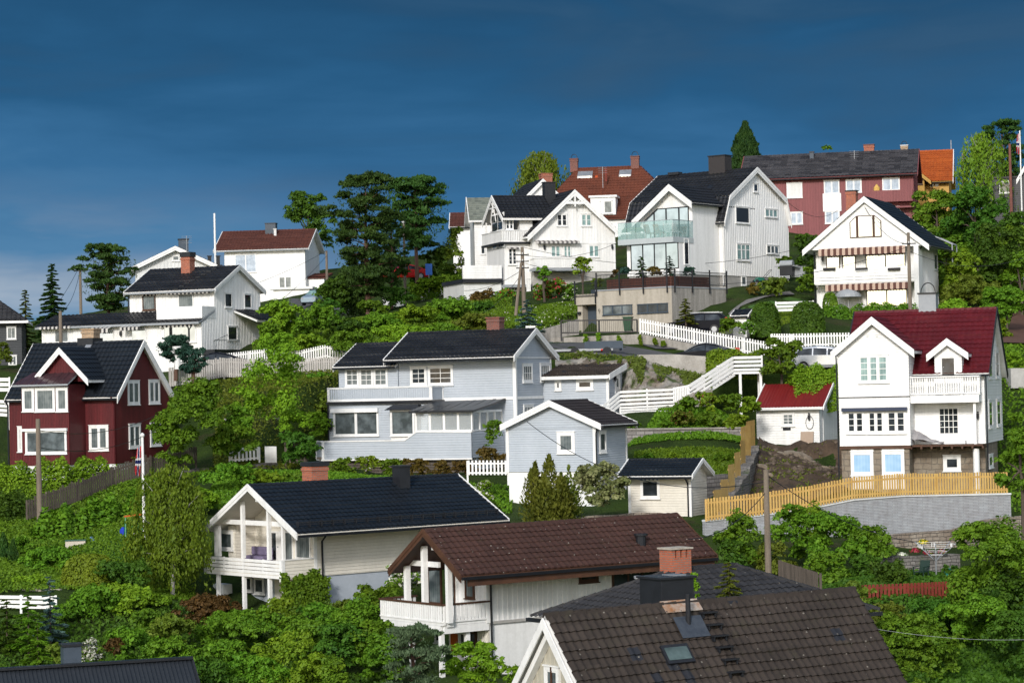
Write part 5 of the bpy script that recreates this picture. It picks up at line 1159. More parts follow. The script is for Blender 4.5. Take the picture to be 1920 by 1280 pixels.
def brown_house():
    h,f,T,prof,zs,x1=terrace_house('brown_roofed_house','white board house with brown tiled roof and corner balcony with picket railing','' or ('c7',642,640),100,36,'c7',None,(278,130),(488,385),(90,325),(1682,45),(1900,270),(385,640),('tile',.3,.035,.36,.04),T_BROWN,BROWNW,WHITE,'v',(650,640),WHITE,.26,gsof=BROWNW)
    L=h.left(0,'c7'); P=h.left(-T,'c7'); yb=prof[2][0]-.5
    zt=f.m(500,528)[1]; z0=f.m(500,632)[1]; a0=P.m(38,480)[0]; say('D2',(zt,z0,a0))
    a0=min(a0,yb+2)
    F=h.front(0,'c7'); mb=MB(WHITE)
    F.pickets(mb,-T,-.02,z0,zt,.13,.035,capm=BROWNW); mb.mat(WHITE); P.pickets(mb,0.02,a0,z0,zt,.13,.035,capm=BROWNW); mb.mat(WHITE)
    h.front(a0,'c7').pickets(mb,-T,-.5,z0,zt,.13,.06,capm=BROWNW); mb.mat(WHITE)
    for k in range(7): y=a0*k/6; mb.box(-T+.03,-T+.12,y-.05,y+.05,z0-.1,zt-.08)
    mb.build('balcony_railing',h.root)
    mb=MB(WHITE); mb.box(-T,-.02,.02,a0,z0-.12,z0); mb.box(-T+.1,0,-.0,.15,z0-.45,z0-.13); mb.box(-T,-T+.15,.2,a0-.2,z0-.35,z0-.13); mb.build('balcony_floor',h.root)
    ptop=lambda y: zl(prof,min(y,prof[2][0]-.1))-.15
    mb=MB(WHITE)
    for x in (165,262,395):
        y=P.m(x,450)[0]; mb.box(-T+.1,-T+.32,y-.1,y+.1,z0,ptop(y))
    y=P.m(262,300)[0]; z=P.m(300,222)[1]; mb.box(-T+.1,0,prof[1][0]-.1,prof[1][0]+.12,z-.12,z+.12); z=P.m(200,312)[1]; mb.box(-T+.33,-T+.45,prof[1][0],prof[2][0]-.5,z-.12,z+.1)
    mb.box(-.14,.03,-.045,-.001,zs,ptop(0)); mb.build('balcony_post',h.root)
    L.win(308,335,382,540,1,1,1,G_CURT,BROWNW,.08,fw=0); L.door(408,348,457,545,BROWNW,G_MID,(.15,.05,.85,.95),frame=BROWNW); L.win(513,388,563,508,1,1,1,G_CURT,BROWNW,.09,fw=0)
    f.win(1136,348,1243,412,1,1,1,G_DARK,BROWNW,.09); f.win(1318,345,1575,470,3,1,1,G_DARK,BROWNW,.1,fw=0)
    f.awning(1318,322,1580,350,paint('brown_awning2',(.2,.16,.13),None,.8),WHITE2,.6,.22)
    mb=MB(GREYFND); f.box(mb,0,x1-.5,zs-.06,zs+.06,.0,.04); mb.build('band_board',h.root)
    mb=MB(BROWNW); e=prof[0]; mb.box(-T,x1-.1,e[0]+.02,e[0]+.1,e[1]-.42,e[1]-.16); mb.build('fascia',h.root)
    pipe(h,[(.12,e[0]+.0,e[1]-.15),(.06,-.08,e[1]-.6),(.06,-.08,zs-3)],.045)
    # lower entrance
    mb=MB(WHITE)
    for x,y in ((-T+.1,.4),(-T+.1,2.6),(-T*.45,.25),(-T+.1,a0-.5)): mb=MB(WHITE); mb.box(x,x+.18,y-.09,y+.09,zs-3.3,z0-.36); mb.build('balcony_post',h.root)
    Lb=h.left(.06,'c7'); wall(h,'basement_wall','x',.02,.055,[(.06,zs-3.4),(yb-1,zs-3.4),(yb-1,zs-.1),(.06,zs-.1)],CREAM,'v',.26)
    Lb=h.left(.0,'c7'); Lb.door(425,685,482,800,ORANGEW,frame=WHITE); Lb.door(484,690,512,800,BROWNW,G_DARK,(.2,.1,.8,.9)); Lb.win(527,685,575,760,1,1,1,G_DARK,BROWNW,.06); Lb.win(345,670,392,755,1,1,1,G_DARK,WHITE,.06)
    # house sign
    sg=MB(WHITE); A=P.rect(405,640,440,662); h.front(0,'c7').box(sg,*h.front(0,'c7').rect(402,640,440,662),.06,.09); sg.build('name_sign',h.root)
    x,z=h.front(prof[1][0]-1.6,'c7').m(1480,118); y=prof[1][0]-1.6; mb=MB(METALB); zz=zl(prof,y); mb.tube([(x,y,zz-.1),(x,y,zz+.35)],.22,12); mb.tube([(x,y,zz+.36),(x,y,zz+.45)],.3,12); mb.build('roof_vent',h.root)
    return h
# ---- A: weathered brown roof in the right foreground
def front_house():
    h=House('steep_roofed_house','house with steep weathered brown tiled roof filling the right foreground, pale green gable','house',('d1',372,700),63,33)
    pit=R(50); t=math.tan(pit); r0=h.front(0,'d1'); xr=h.front(0,'c5').m(935,628)[0]
    prof=[(-7,-7*t),(0,0),(7,-7*t)]; say('A',(xr,))
    tl=('tile',.24,.04,.30,.045)
    rf=roof(h,'x',0,xr,prof,T_DBROWN,t=.15,tile=tl,barge=None,gutter=(0,0),soffit=WHITE,ridge=True)
    # double white bargeboards on the near gable
    mb=MB(WHITE)
    for s in (-1,1):
        for k,(w0,w1,o) in enumerate(((.0,.3,-.05),(.3,.52,.06))):
            mb.prism([(o,0,-.06-w0),(o,s*7,-7*t-.06-w0),(o,s*7,-7*t-.06-w1),(o,0,-.06-w1)],(-.04 if k==0 else .2,0,0))
    mb.build('bargeboard',rf)
    wall(h,'gable_wall','x',.28,xr-.3,[(-6.5,-9.5),(6.5,-9.5),(6.5,-6.5*t-.2),(0,-.25),(-6.5,-6.5*t-.2)],TAN,'v',.2,.02)
    L=h.left(.28,'d1'); L.win(385,1130,510,1400,1,1,1,G_MID,WHITE,.09,True,fw=.05)
    mb=MB(BROWNW); y,z=L.m(445,1180); L.box(mb,y-.03,y+.03,z-.5,z+.12,.065,.085); mb.build('window_stay',h.root)
    # skylight, pipe, steps, chimney
    def sl(y): return y*t
    def onroof(cr,x,y):   # pixel to front slope
        o,d=h.lray(*K(cr,x,y)); # z = y*t on the front side
        k=(o.y*t-o.z)/(d.z-d.y*t); p=o+d*k; return p
    def skew(x0,x1,yb,yt,th,mat,name,off=.06,parent=None):
        mb=MB(mat); n=Vector((0,-math.sin(pit),math.cos(pit)))
        q=[Vector((x0,yb,yb*t)),Vector((x1,yb,yb*t)),Vector((x1,yt,yt*t)),Vector((x0,yt,yt*t))]
        mb.prism([p+n*off for p in q],n*th); return mb.build(name,parent or h.root)
    a=onroof('d1',1430,1140); b=onroof('d1',1520,968); x0=a.x-.05; x1=x0+.88
    k=skew(x0,x1,a.y,b.y,.09,METALB,'skylight'); skew(x0+.07,x1-.07,a.y+.06,b.y-.06,.012,glassm('green_grey_glass',(.03,.045,.045),1.4,.2),'pane',.151,k)
    a=onroof('d1',1630,905); b=onroof('d1',1600,740); LEAD=paint('lead_flashing',(.025,.032,.045),(.05,.06,.075),.45,5)
    p=onroof('d1',1605,820); skew(p.x-.42,p.x+.5,p.y-.22,p.y+.22,.02,LEAD,'flashing',.115)
    mb=MB(METALB); mb.tube([(p.x,p.y,p.z),(p.x,p.y,p.z+.95)],.07,12); mb.build('vent_pipe',h.root)
    for q in ((75,790),(108,860),(138,925),(168,990),(200,1062),(232,1135)):
        p=onroof('c5',*q); mb=MB(METALB); n=Vector((0,-math.sin(pit),math.cos(pit)))
        mb.box(p.x-.25,p.x+.25,p.y-.2,p.y+.02,p.z+.1,p.z+.14); mb.box(p.x-.22,p.x-.18,p.y-.16,p.y+.02,p.z-.02,p.z+.1); mb.box(p.x+.18,p.x+.22,p.y-.16,p.y+.02,p.z-.02,p.z+.1); mb.build('roof_step',rf)
    c=h.front(.75,'d1').m(1425,360); c2=h.front(.75,'d1').m(1425,600)
    mb=MB(METALB); mb.box(c[0]-.55,c[0]+.55,.3,1.3,-1.6,c[1]-.06); o=mb.build('chimney',h.root,bevel=.01); mb=MB(METALB); mb.box(c[0]-.62,c[0]+.62,.23,1.37,c[1]-.058,c[1]+.0); mb.mat(METALG); mb.box(c[0]+.0,c[0]+.45,.5,1.0,c[1]+.002,c[1]+.03); mb.build('chimney_cap',o)
    RST=paint('rusty_sheet',(.4,.39,.36),(.25,.11,.04),.6,1.2,amt=1)
    a=h.front(0,'d1').m(1360,620)[0]; b=h.front(0,'d1').m(1675,600)[0]
    mb=MB(RST); w=.34
    for s in (-1,1): mb.prism([(a,0,.1),(b,0,.1),(b,s*w*.8,.1-w*.8*t*.85),(a,s*w*.8,.1-w*.8*t*.85)],(0,0,.02))
    mb.build('ridge_flashing',h.root)
    return h
def hip_house():
    h=House('hip_roofed_house','low house with dark grey hipped roof and slotted red brick chimney','house',('d1',255,712),88,33)
    # the anchor is the far left eave corner; the near corner hides behind the foreground ridge
    W=7.4; pit=R(24); z=lambda d:d*math.tan(pit); L=10.2
    P=[Vector((0,-W,0)),Vector((L,-W,0)),Vector((L,0,0)),Vector((0,0,0)),Vector((W/2,-W/2,z(W/2))),Vector((L-W/2,-W/2,z(W/2)))]
    mb=MB(T_DGREY)
    for q in ((0,1,5,4),(1,2,5),(2,3,4,5),(3,0,4)): clad(mb,[P[i] for i in q],'tile',.3,.04,.36,.045,.006)
    mb.poly([P[i]-Vector((0,0,.12)) for i in (0,3,2,1)]); rf=mb.build('roof',h.root)
    mb=MB(T_DGREY)
    for a,b in ((0,4),(3,4),(4,5),(1,5),(2,5)):
        p,q=P[a],P[b]; n=int((q-p).length/.4)
        for k in range(n): mb.bar(p.lerp(q,k/n)+Vector((0,0,.05)),p.lerp(q,(k+.97)/n)+Vector((0,0,.07)),.26,.1)
    mb.build('ridge_tiles',rf)
    g=MB(METALB); g.box(-.14,0,-W,.14,-.16,-.03); g.box(0,L,-W-.14,-W,-.16,-.03); g.build('gutter',rf)
    boxwall(h,'wall',.5,L-.5,-W+.5,-.5,-4,-.13,WHITE,None)
    cx,cz=h.front(-W/2,'d1').m(1490,130); chimney(h.root,cx,-W/2,z(W/2)-.6,cz,.88,.72,BRICKR,CONC,.06,slots=True)
    mb=MB(METALG); x,zz=h.front(-2.2,'d1').m(1168,360); mb.tube([(x,-2.2,zz-.8),(x,-2.2,zz-.1)],.09,10); mb.tube([(x,-2.2,zz-.1),(x,-2.2,zz)],.14,10); mb.build('vent_pipe',h.root)
    return h
def black_sheet_house():
    h=House('sheet_roofed_house','dark corrugated roof with square black chimney cut by the lower left frame edge','house',('c8',1145,1130),85,20)
    prof=[(-6,-4.2),(0,0),(6,-4.2)]
    rf=roof(h,'x',-11,0,prof,paint('black_sheet',(.014,.017,.022),(.02,.024,.03),.4),tile=('corr',.145,.028,3,.01),barge=BLACKW,bw=.2,soffit=BLACKW,ridge=False)
    mb=MB(METALB); mb.box(-11,.03,-.2,.2,-.02,.06); mb.build('ridge_cap',rf)
    wall(h,'wall','x',-10.6,-.3,gp(prof,-5.5,5.5,-9),WHITE,'v',.2)
    cx,cz=h.front(.8,'c8').m(425,1055); chimney(h.root,cx,.8,-1.5,cz,.62,.62,SLATEM,METALB)
    return h
def red_shed():
    h=House('red_shed','dark red shed with pale roof edge half hidden behind the garden tree','shed',('d4',480,1040),150,-18)
    f=h.front(0,'d4'); x0=f.m(150,900)[0]; z1=f.m(400,815)[1]
    boxwall(h,'wall',x0,0,0,3,-1.5,z1,REDW,'v',.2); mb=MB(METALG); mb.box(x0-.4,.4,-.4,3.3,z1+.002,z1+.14); mb.build('roof',h.root)
    f.win(240,888,350,965,1,1,1,G_MID,WHITE,.07); mb=MB(WHITE); f.box(mb,*f.rect(260,968,455,982),.02,.1); mb.build('shelf',h.root)
    return h
def small_shed():
    h=House('tool_shed','tiny white shed with black roof between the round bush and the lawn','shed',('c1',1190,445),166,-25)
    f=h.front(0,'c1'); e=f.m(1130,400); bp=[(-2.1,e[1]),(-.9,e[1]+1.0),(.3,e[1])]
    a=f.m(1118,420)[0]; e=f.m(1150,398); t=f.m(1150,360)[1]-e[1]
    roof(h,'x',a-.1,.35,[(-.15,e[1]),(.8,e[1]+t),(1.75,e[1])],T_NAVY,tile=FAR,barge=WHITE,bw=.12,soffit=WHITE)
    wall(h,'wall','x',a,.2,[(0,-1.0),(1.6,-1.0),(1.6,e[1]),(.8,e[1]+t-.1),(0,e[1])],WHITE,'h',.15)
    return h
HH={}
for fn in (white_red_house,awning_house,gambrel_house,twin_gable_house,slate_house,red_roof_villa,white_gable_behind,brown_roof_far,long_red_house,yellow_house,black_house,wide_white_house,pale_gable_house,brown_red_roof_house,dark_house,oxblood_house,blue_house,blue_annex,red_roof_shed,beige_cabin,concrete_garage,cream_house,brown_house,front_house,hip_house,black_sheet_house,red_shed,small_shed):
    HH[fn.__name__]=fn()
# ================================================================ terrain
CP=[(100,1400,85),(350,1400,86),(600,1400,88),(900,1350,93),(300,1260,100),(500,1275,100),(650,1275,101),(150,1235,102),(1250,1330,85),(1750,1245,89),(1910,1240,91),(1600,1290,84),
(600,1142,112),(420,1140,115),(300,1125,108),(150,1115,109),(40,1130,108),(250,1012,121),(120,1025,123),(20,1050,120),(60,985,130),(170,945,133),(280,900,136),(25,885,149),(215,880,146),(330,865,149),(395,905,138),
(450,872,142),(520,880,143),(600,880,140),(740,895,140),(880,895,138),(1000,830,147),(700,900,134),(500,950,126),(860,960,126),
(950,955,129),(1100,965,125),(1180,968,122),(1330,968,124),(1380,885,133),(1250,895,133),(1200,838,139),(1400,832,140),(1420,830,146),(1560,838,148),(1590,908,131),(1700,905,132),(1860,905,136),(1500,880,137),
(1330,1015,115),(1560,1008,119),(1890,1010,123),(1500,1090,107),(1750,1092,99),(1700,1130,95),(1880,1150,98),(930,1262,101),(800,1250,100),(1330,1110,110),(1120,1230,104),
(380,698,167),(100,705,172),(330,728,160),(600,708,158),(480,745,152),(560,640,172),(700,605,182),(850,605,183),(620,780,148),(0,695,176),(500,566,258),(600,572,236),(685,594,200),(800,558,222),
(1040,548,197),(900,548,204),(1230,618,171),(1090,640,166),(1100,657,159),(1060,648,168),(1200,650,167),(1300,664,164.6),(1430,686,161.6),(1300,684,157.5),(1430,686,157),(1520,694,152),(1680,690,152),(1050,672,155.5),(1250,676,155),(1160,795,145),(1270,800,143),(1380,745,146),(1340,700,151),
(1400,538,184),(1400,592,171),(1480,575,177),(1560,582,180),(1740,592,182),(1450,655,162),(1590,660,160),(1850,640,165),(1850,560,190),(1910,480,206),(1560,445,227),(1300,425,232),(1800,445,238),(1900,760,146),(1900,860,138),
(200,645,230),(50,690,205),(120,650,250),(320,600,240),(500,520,290),(900,470,255),(1100,430,260),(1400,400,270),(1800,410,270),(-200,700,180),(-200,1000,120),(2150,560,190),(2150,1100,105),(2150,800,140)]
cp=np.array([tuple(at(*c)) for c in CP]+[(-20,45,-17),(0,45,-17),(20,45,-17),(-40,330,13),(0,330,15),(45,330,16),(-90,200,4),(90,200,10),(-80,120,-8),(80,120,-5)])
def _U(r2): return np.where(r2>1e-9,.5*r2*np.log(np.maximum(r2,1e-9)),0)
_X=cp[:,:2]/50.; _n=len(_X); _d=((_X[:,None]-_X[None])**2).sum(-1)
_A=np.zeros((_n+3,_n+3)); _A[:_n,:_n]=_U(_d)+np.eye(_n)*2e-3; _A[:_n,_n]=1; _A[:_n,_n+1:]=_X; _A[_n,:_n]=1; _A[_n+1:,:_n]=_X.T
_w=np.linalg.solve(_A,np.concatenate((cp[:,2],np.zeros(3))))
def zts(xy):
    q=np.asarray(xy,float)/50.; d=((q[:,None]-_X[None])**2).sum(-1)
    return _U(d)@_w[:_n]+_w[_n]+q@_w[_n+1:]
PADS=[]
def pad(h,x0,x1,y0,y1,z,f=1.5,flat=False): PADS.append((h.Mi,x0,x1,y0,y1,h.O.z+z,f,flat))
_H=HH
pad(_H['blue_house'],-13.0,.6,-7.5,6.5,-4.35,1.8); pad(_H['blue_house'],.2,4.8,3.8,7.5,-3,1.2)
pad(_H['concrete_garage'],-9.5,0,-2.2,.6,-.75,1.2); pad(_H['red_roof_shed'],-5.6,3,-2.2,4.6,-.10,1.3,True); pad(_H['beige_cabin'],-4,.6,-.5,3,-.15,1.0,True)
_zts0=zts
def zts(xy):
    xy=np.asarray(xy,float); z=_zts0(xy)
    for Mi,x0,x1,y0,y1,pz,f,flat in PADS:
        M=np.array(Mi); q=xy@M[:2,:2].T+M[:2,3]
        dx=np.maximum(np.maximum(x0-q[:,0],q[:,0]-x1),0); dy=np.maximum(np.maximum(y0-q[:,1],q[:,1]-y1),0); w=np.clip(1-np.hypot(dx,dy)/f,0,1); w=w*w*(3-2*w)
        z=z*(1-w)+(pz if flat else np.minimum(z,pz))*w
    return z
class _Pd: pass
_p=_Pd(); _c=at(1190,770,150.5); _p.O=Vector((_c.x,_c.y,0)); _p.Mi=(Matrix.Translation((_c.x,_c.y,0))@Matrix.Rotation(R(-8),4,'Z')).inverted()
pad(_p,-5.0,6.0,-4.5,3.5,at(1190,772,148).z,1.3)
def zt(x,y): return float(zts([(x,y)])[0])
def ground_mesh():
    # world-space grid whose spacing widens away from the street, one sheet out to the horizon
    xs=np.concatenate((-np.geomspace(4000,75,14),np.linspace(-70,70,141),np.geomspace(75,4000,14))); ys=np.concatenate((np.array([-3000,-800,-200,0,30]),np.linspace(45,300,256),np.geomspace(306,6000,16)))
    X,Y=np.meshgrid(xs,ys); P=np.stack((np.clip(X,-95,95),np.clip(Y,40,320)),-1).reshape(-1,2)
    Zv=np.concatenate([zts(P[i:i+4000]) for i in range(0,len(P),4000)]).reshape(X.shape)
    far=np.clip((Y-285)/60,0,1)+np.clip((np.abs(X)-80)/60,0,1); far=np.clip(far,0,1)
    Zv=Zv*(1-far)+far*(-22); Zv=np.where(Y<40,-18,Zv)
    rng=np.random.default_rng(3); Zv=Zv+rng.normal(0,.05,Zv.shape)
    V=np.stack((X,Y,Zv),-1).reshape(-1,3); ny,nx=X.shape; idx=np.arange(ny*nx).reshape(ny,nx)
    F=np.stack((idx[:-1,:-1],idx[:-1,1:],idx[1:,1:],idx[1:,:-1]),-1).reshape(-1,4)
    me=bpy.data.meshes.new('terrain'); me.from_pydata(V.tolist(),[],F.tolist()); me.polygons.foreach_set('use_smooth',np.ones(len(F),dtype=bool)); me.update()
    o=bpy.data.objects.new('terrain',me); COL.objects.link(o); tag(o,kind='structure')
    m,nt,b=_new('grassy_soil'); co=coords(nt)
    c=mixc(nt,ramp(nt,noise(nt,co,.35,5,.65),.4,.62),(.026,.044,.010),(.05,.085,.014)); c=mixc(nt,ramp(nt,noise(nt,co,.22,5,.7),.54,.66),c,(.06,.045,.028))
    c=mixc(nt,mathn(nt,'MULTIPLY',noise(nt,co,6,4,.7),.5),c,(.02,.045,.008)); nt.links.new(c,b.inputs['Base Color']); b.inputs['Roughness'].default_value=.95; b.inputs['Specular IOR Level'].default_value=.1
    bp=N(nt,'ShaderNodeBump'); bp.inputs['Distance'].default_value=.3; nt.links.new(noise(nt,co,4,5,.7),bp.inputs['Height']); nt.links.new(bp.outputs[0],b.inputs['Normal'])
    me.materials.append(m); return o
ground_mesh()
from mathutils import noise as mnoise
def drape(name,pts,lift,mat,kind='structure',label=None,cat=None,sub=1.0,rough=0):
    """sheet laid over the terrain inside a world-space outline"""
    from mathutils.geometry import tessellate_polygon
    bm=bmesh.new(); P0=[Vector((p[0],p[1],0)) for p in pts]
    for tri in tessellate_polygon([P0]):
        P=[P0[k] for k in tri]; b2=bmesh.new()
        if (P[1]-P[0]).cross(P[2]-P[0]).z<0: P=P[::-1]
        x0,x1=min(p.x for p in P),max(p.x for p in P); y0,y1=min(p.y for p in P),max(p.y for p in P)
        nx=int((x1-x0)/sub)+2; ny=int((y1-y0)/sub)+2
        GG=[[b2.verts.new((x0+i*(x1-x0)/(nx-1),y0+j*(y1-y0)/(ny-1),0)) for i in range(nx)] for j in range(ny)]
        for j in range(ny-1):
            for i in range(nx-1): b2.faces.new((GG[j][i],GG[j][i+1],GG[j+1][i+1],GG[j+1][i]))
        for i in range(3):
            q,r=P[i],P[(i+1)%3]; e=r-q
            bmesh.ops.bisect_plane(b2,geom=b2.verts[:]+b2.edges[:]+b2.faces[:],plane_co=q,plane_no=(e.y,-e.x,0),clear_outer=True)
        mp={v:bm.verts.new(v.co) for v in b2.verts}
        for f in b2.faces: bm.faces.new([mp[v] for v in f.verts])
        b2.free()
    vs=[v for v in bm.verts]; Z_=zts([(v.co.x,v.co.y) for v in vs])
    for v,z in zip(vs,Z_): v.co.z=z+lift+(rough*(mnoise.fractal(v.co*.8,1.,2.,4)+.5*abs(mnoise.noise(v.co*2.3))) if rough else 0)
    bmesh.ops.remove_doubles(bm,verts=bm.verts,dist=.002)
    me=bpy.data.meshes.new(name); bm.to_mesh(me); bm.free(); me.materials.append(mat)
    o=bpy.data.objects.new(name,me); COL.objects.link(o); tag(o,label,cat,kind=kind); return o
# ================================================================ foliage
def leafmat(name,c,c2,trans=.28,gloss=.012):
    if name in MATS: return MATS[name]
    m=bpy.data.materials.new(name); m.use_nodes=True; nt=m.node_tree; nt.nodes.clear(); out=N(nt,'ShaderNodeOutputMaterial')
    g=N(nt,'ShaderNodeNewGeometry'); oi=N(nt,'ShaderNodeObjectInfo')
    f=mathn(nt,'ADD',mathn(nt,'MULTIPLY',g.outputs['Random Per Island'],.6),mathn(nt,'MULTIPLY',ramp(nt,noise(nt,coords(nt),.9,2),.35,.65),.4))
    col=mixc(nt,f,c,c2)
    hs=N(nt,'ShaderNodeHueSaturation'); hs.inputs['Hue'].default_value=.5; nt.links.new(col,hs.inputs['Color'])
    nt.links.new(mathn(nt,'ADD',mathn(nt,'MULTIPLY',oi.outputs['Random'],.03),.485),hs.inputs['Hue']); nt.links.new(mathn(nt,'ADD',mathn(nt,'MULTIPLY',oi.outputs['Random'],.4),.8),hs.inputs['Value'])
    d=N(nt,'ShaderNodeBsdfDiffuse'); t=N(nt,'ShaderNodeBsdfTranslucent'); gl=N(nt,'ShaderNodeBsdfGlossy'); gl.inputs['Roughness'].default_value=.6; gl.inputs['Color'].default_value=(.8,.85,.9,1)
    for s in (d,t): nt.links.new(hs.outputs[0],s.inputs['Color'])
    a=N(nt,'ShaderNodeMixShader'); a.inputs[0].default_value=trans; nt.links.new(d.outputs[0],a.inputs[1]); nt.links.new(t.outputs[0],a.inputs[2])
    b=N(nt,'ShaderNodeMixShader'); b.inputs[0].default_value=gloss; nt.links.new(a.outputs[0],b.inputs[1]); nt.links.new(gl.outputs[0],b.inputs[2]); nt.links.new(b.outputs[0],out.inputs[0])
    MATS[name]=m; return m
LM=dict(
 mid=leafmat('green_leaves',(.054,.130,.007),(.148,.265,.014)), dark=leafmat('dark_green_leaves',(.030,.082,.008),(.082,.165,.012)), light=leafmat('light_green_leaves',(.095,.19,.009),(.215,.335,.016)), cypress=leafmat('cypress_scales',(.012,.034,.008),(.040,.075,.013),.15), weeping=leafmat('weeping_birch_leaves',(.07,.135,.008),(.155,.235,.014)), sage=leafmat('sage_needles',(.05,.095,.045),(.12,.18,.085),.2),
 olive=leafmat('olive_leaves',(.075,.12,.011),(.165,.215,.02)), pine=leafmat('pine_needles',(.018,.052,.010),(.060,.118,.017),.25), juniper=leafmat('juniper_needles',(.016,.05,.035),(.04,.095,.06),.2),
 blue=leafmat('blue_spruce_needles',(.05,.1,.085),(.10,.17,.145),.2), yew=leafmat('golden_yew_needles',(.09,.15,.009),(.19,.26,.016),.2), thuja=leafmat('thuja_scales',(.07,.10,.010),(.18,.205,.026),.25),
 red=leafmat('bronze_leaves',(.06,.04,.010),(.135,.075,.018)), brown=leafmat('rusty_climber_leaves',(.07,.06,.010),(.16,.10,.02)), cream=leafmat('flowering_viburnum_leaves',(.10,.14,.03),(.30,.31,.14)), birch=leafmat('birch_leaves',(.085,.155,.009),(.18,.26,.016)),
 moss=leafmat('moss_mats',(.06,.085,.010),(.12,.15,.02)), white=leafmat('white_blossom',(.55,.55,.45),(.7,.7,.62),.2), pink=leafmat('red_blossom',(.25,.02,.03),(.45,.06,.08),.2), grass=leafmat('grass_blades',(.05,.12,.010),(.10,.20,.016)))
BARK=paint('bark',(.11,.085,.065),(.055,.042,.033),.9,3,streak=True); PINEB=paint('pine_bark',(.16,.085,.055),(.08,.05,.04),.9,2.5,streak=True); BIRCHB=paint('birch_bark',(.5,.49,.46),(.2,.19,.18),.8,2.5)
def leafmesh(name,P,Nr,size,asp,mats,midx=None,axis=None,parent=None,loc=None,rng=None):
    n=len(P); rng=rng or np.random.default_rng(1)
    Nr=Nr/np.maximum(np.linalg.norm(Nr,axis=1,keepdims=True),1e-6)
    t=axis if axis is not None else rng.normal(size=(n,3))
    if axis is None: t=t-Nr*(t*Nr).sum(1,keepdims=True)
    t=t/np.maximum(np.linalg.norm(t,axis=1,keepdims=True),1e-6); b=np.cross(Nr,t); b/=np.maximum(np.linalg.norm(b,axis=1,keepdims=True),1e-6)
    s=size[:,None]; V=np.empty((n,4,3)); V[:,0]=P-t*s*.5; V[:,1]=P+b*s*asp*.5+t*s*.06; V[:,2]=P+t*s*.5; V[:,3]=P-b*s*asp*.5+t*s*.06
    me=bpy.data.meshes.new(name); me.vertices.add(n*4); me.vertices.foreach_set('co',V.astype(np.float32).ravel()); me.loops.add(n*4); me.loops.foreach_set('vertex_index',np.arange(n*4,dtype=np.int32)); me.polygons.add(n); me.polygons.foreach_set('loop_start',np.arange(0,n*4,4,dtype=np.int32))
    for m in mats: me.materials.append(m)
    if midx is not None: me.polygons.foreach_set('material_index',midx.astype(np.int32))
    me.update(calc_edges=True)
    o=bpy.data.objects.new(name,me); COL.objects.link(o)
    if parent is not None: o.parent=parent
    if loc is not None: o.location=loc
    return o
def sph(rng,n):
    v=rng.normal(size=(n,3)); return v/np.linalg.norm(v,axis=1,keepdims=True)
def lobes_leaves(rng,lobes,n,clump=.42,k=11,up=.35):
    """leaves on many small clumps that sit over the shells of the lobes, leaving hollows between them"""
    L=np.array(lobes,float); ar=(L[:,3]*L[:,4]*L[:,5])**(2/3); cs=[]; rs=[]; ws=[]
    for l,a in zip(L,ar):
        m=max(4,int(k*(1 if len(L)>2 else 2.4))); d=sph(rng,m); d[:,2]=np.where(d[:,2]<-.35,-d[:,2]*.7,d[:,2]); d/=np.linalg.norm(d,axis=1,keepdims=True)
        cs.append(l[:3]+d*l[3:6]*rng.uniform(.5,.9,(m,1))); rs.append(l[3:6][None]*rng.uniform(.5,1.2,(m,1))*clump*(1 if len(L)>2 else .75)); ws.append(np.full(m,a/m))
    cs=np.concatenate(cs); rs=np.concatenate(rs); ws=np.concatenate(ws)*rng.uniform(.5,1.3,len(cs)); pick=rng.choice(len(cs),n,p=ws/ws.sum()); d=sph(rng,n); d[:,2]=np.where(d[:,2]<-.2,-d[:,2],d[:,2])
    P=cs[pick]+d*rs[pick]*(rng.uniform(.25,1.08,(n,1))**.6); Nn=d+rng.normal(0,.45,(n,3)); Nn[:,2]+=up
    return P,Nn
def trunk(parent,pts,rs,mat,limbs=(),name='trunk'):
    mb=MB(mat); mb.tube(pts,rs,8)
    for a,b,r in limbs:
        a=Vector(a); b=Vector(b); m=a.lerp(b,.5)+Vector((0,0,.08*(b-a).length)); mb.tube([a,m,b],[r,r*.7,r*.3],6)
    return mb.build(name,parent)
PLN=[0]
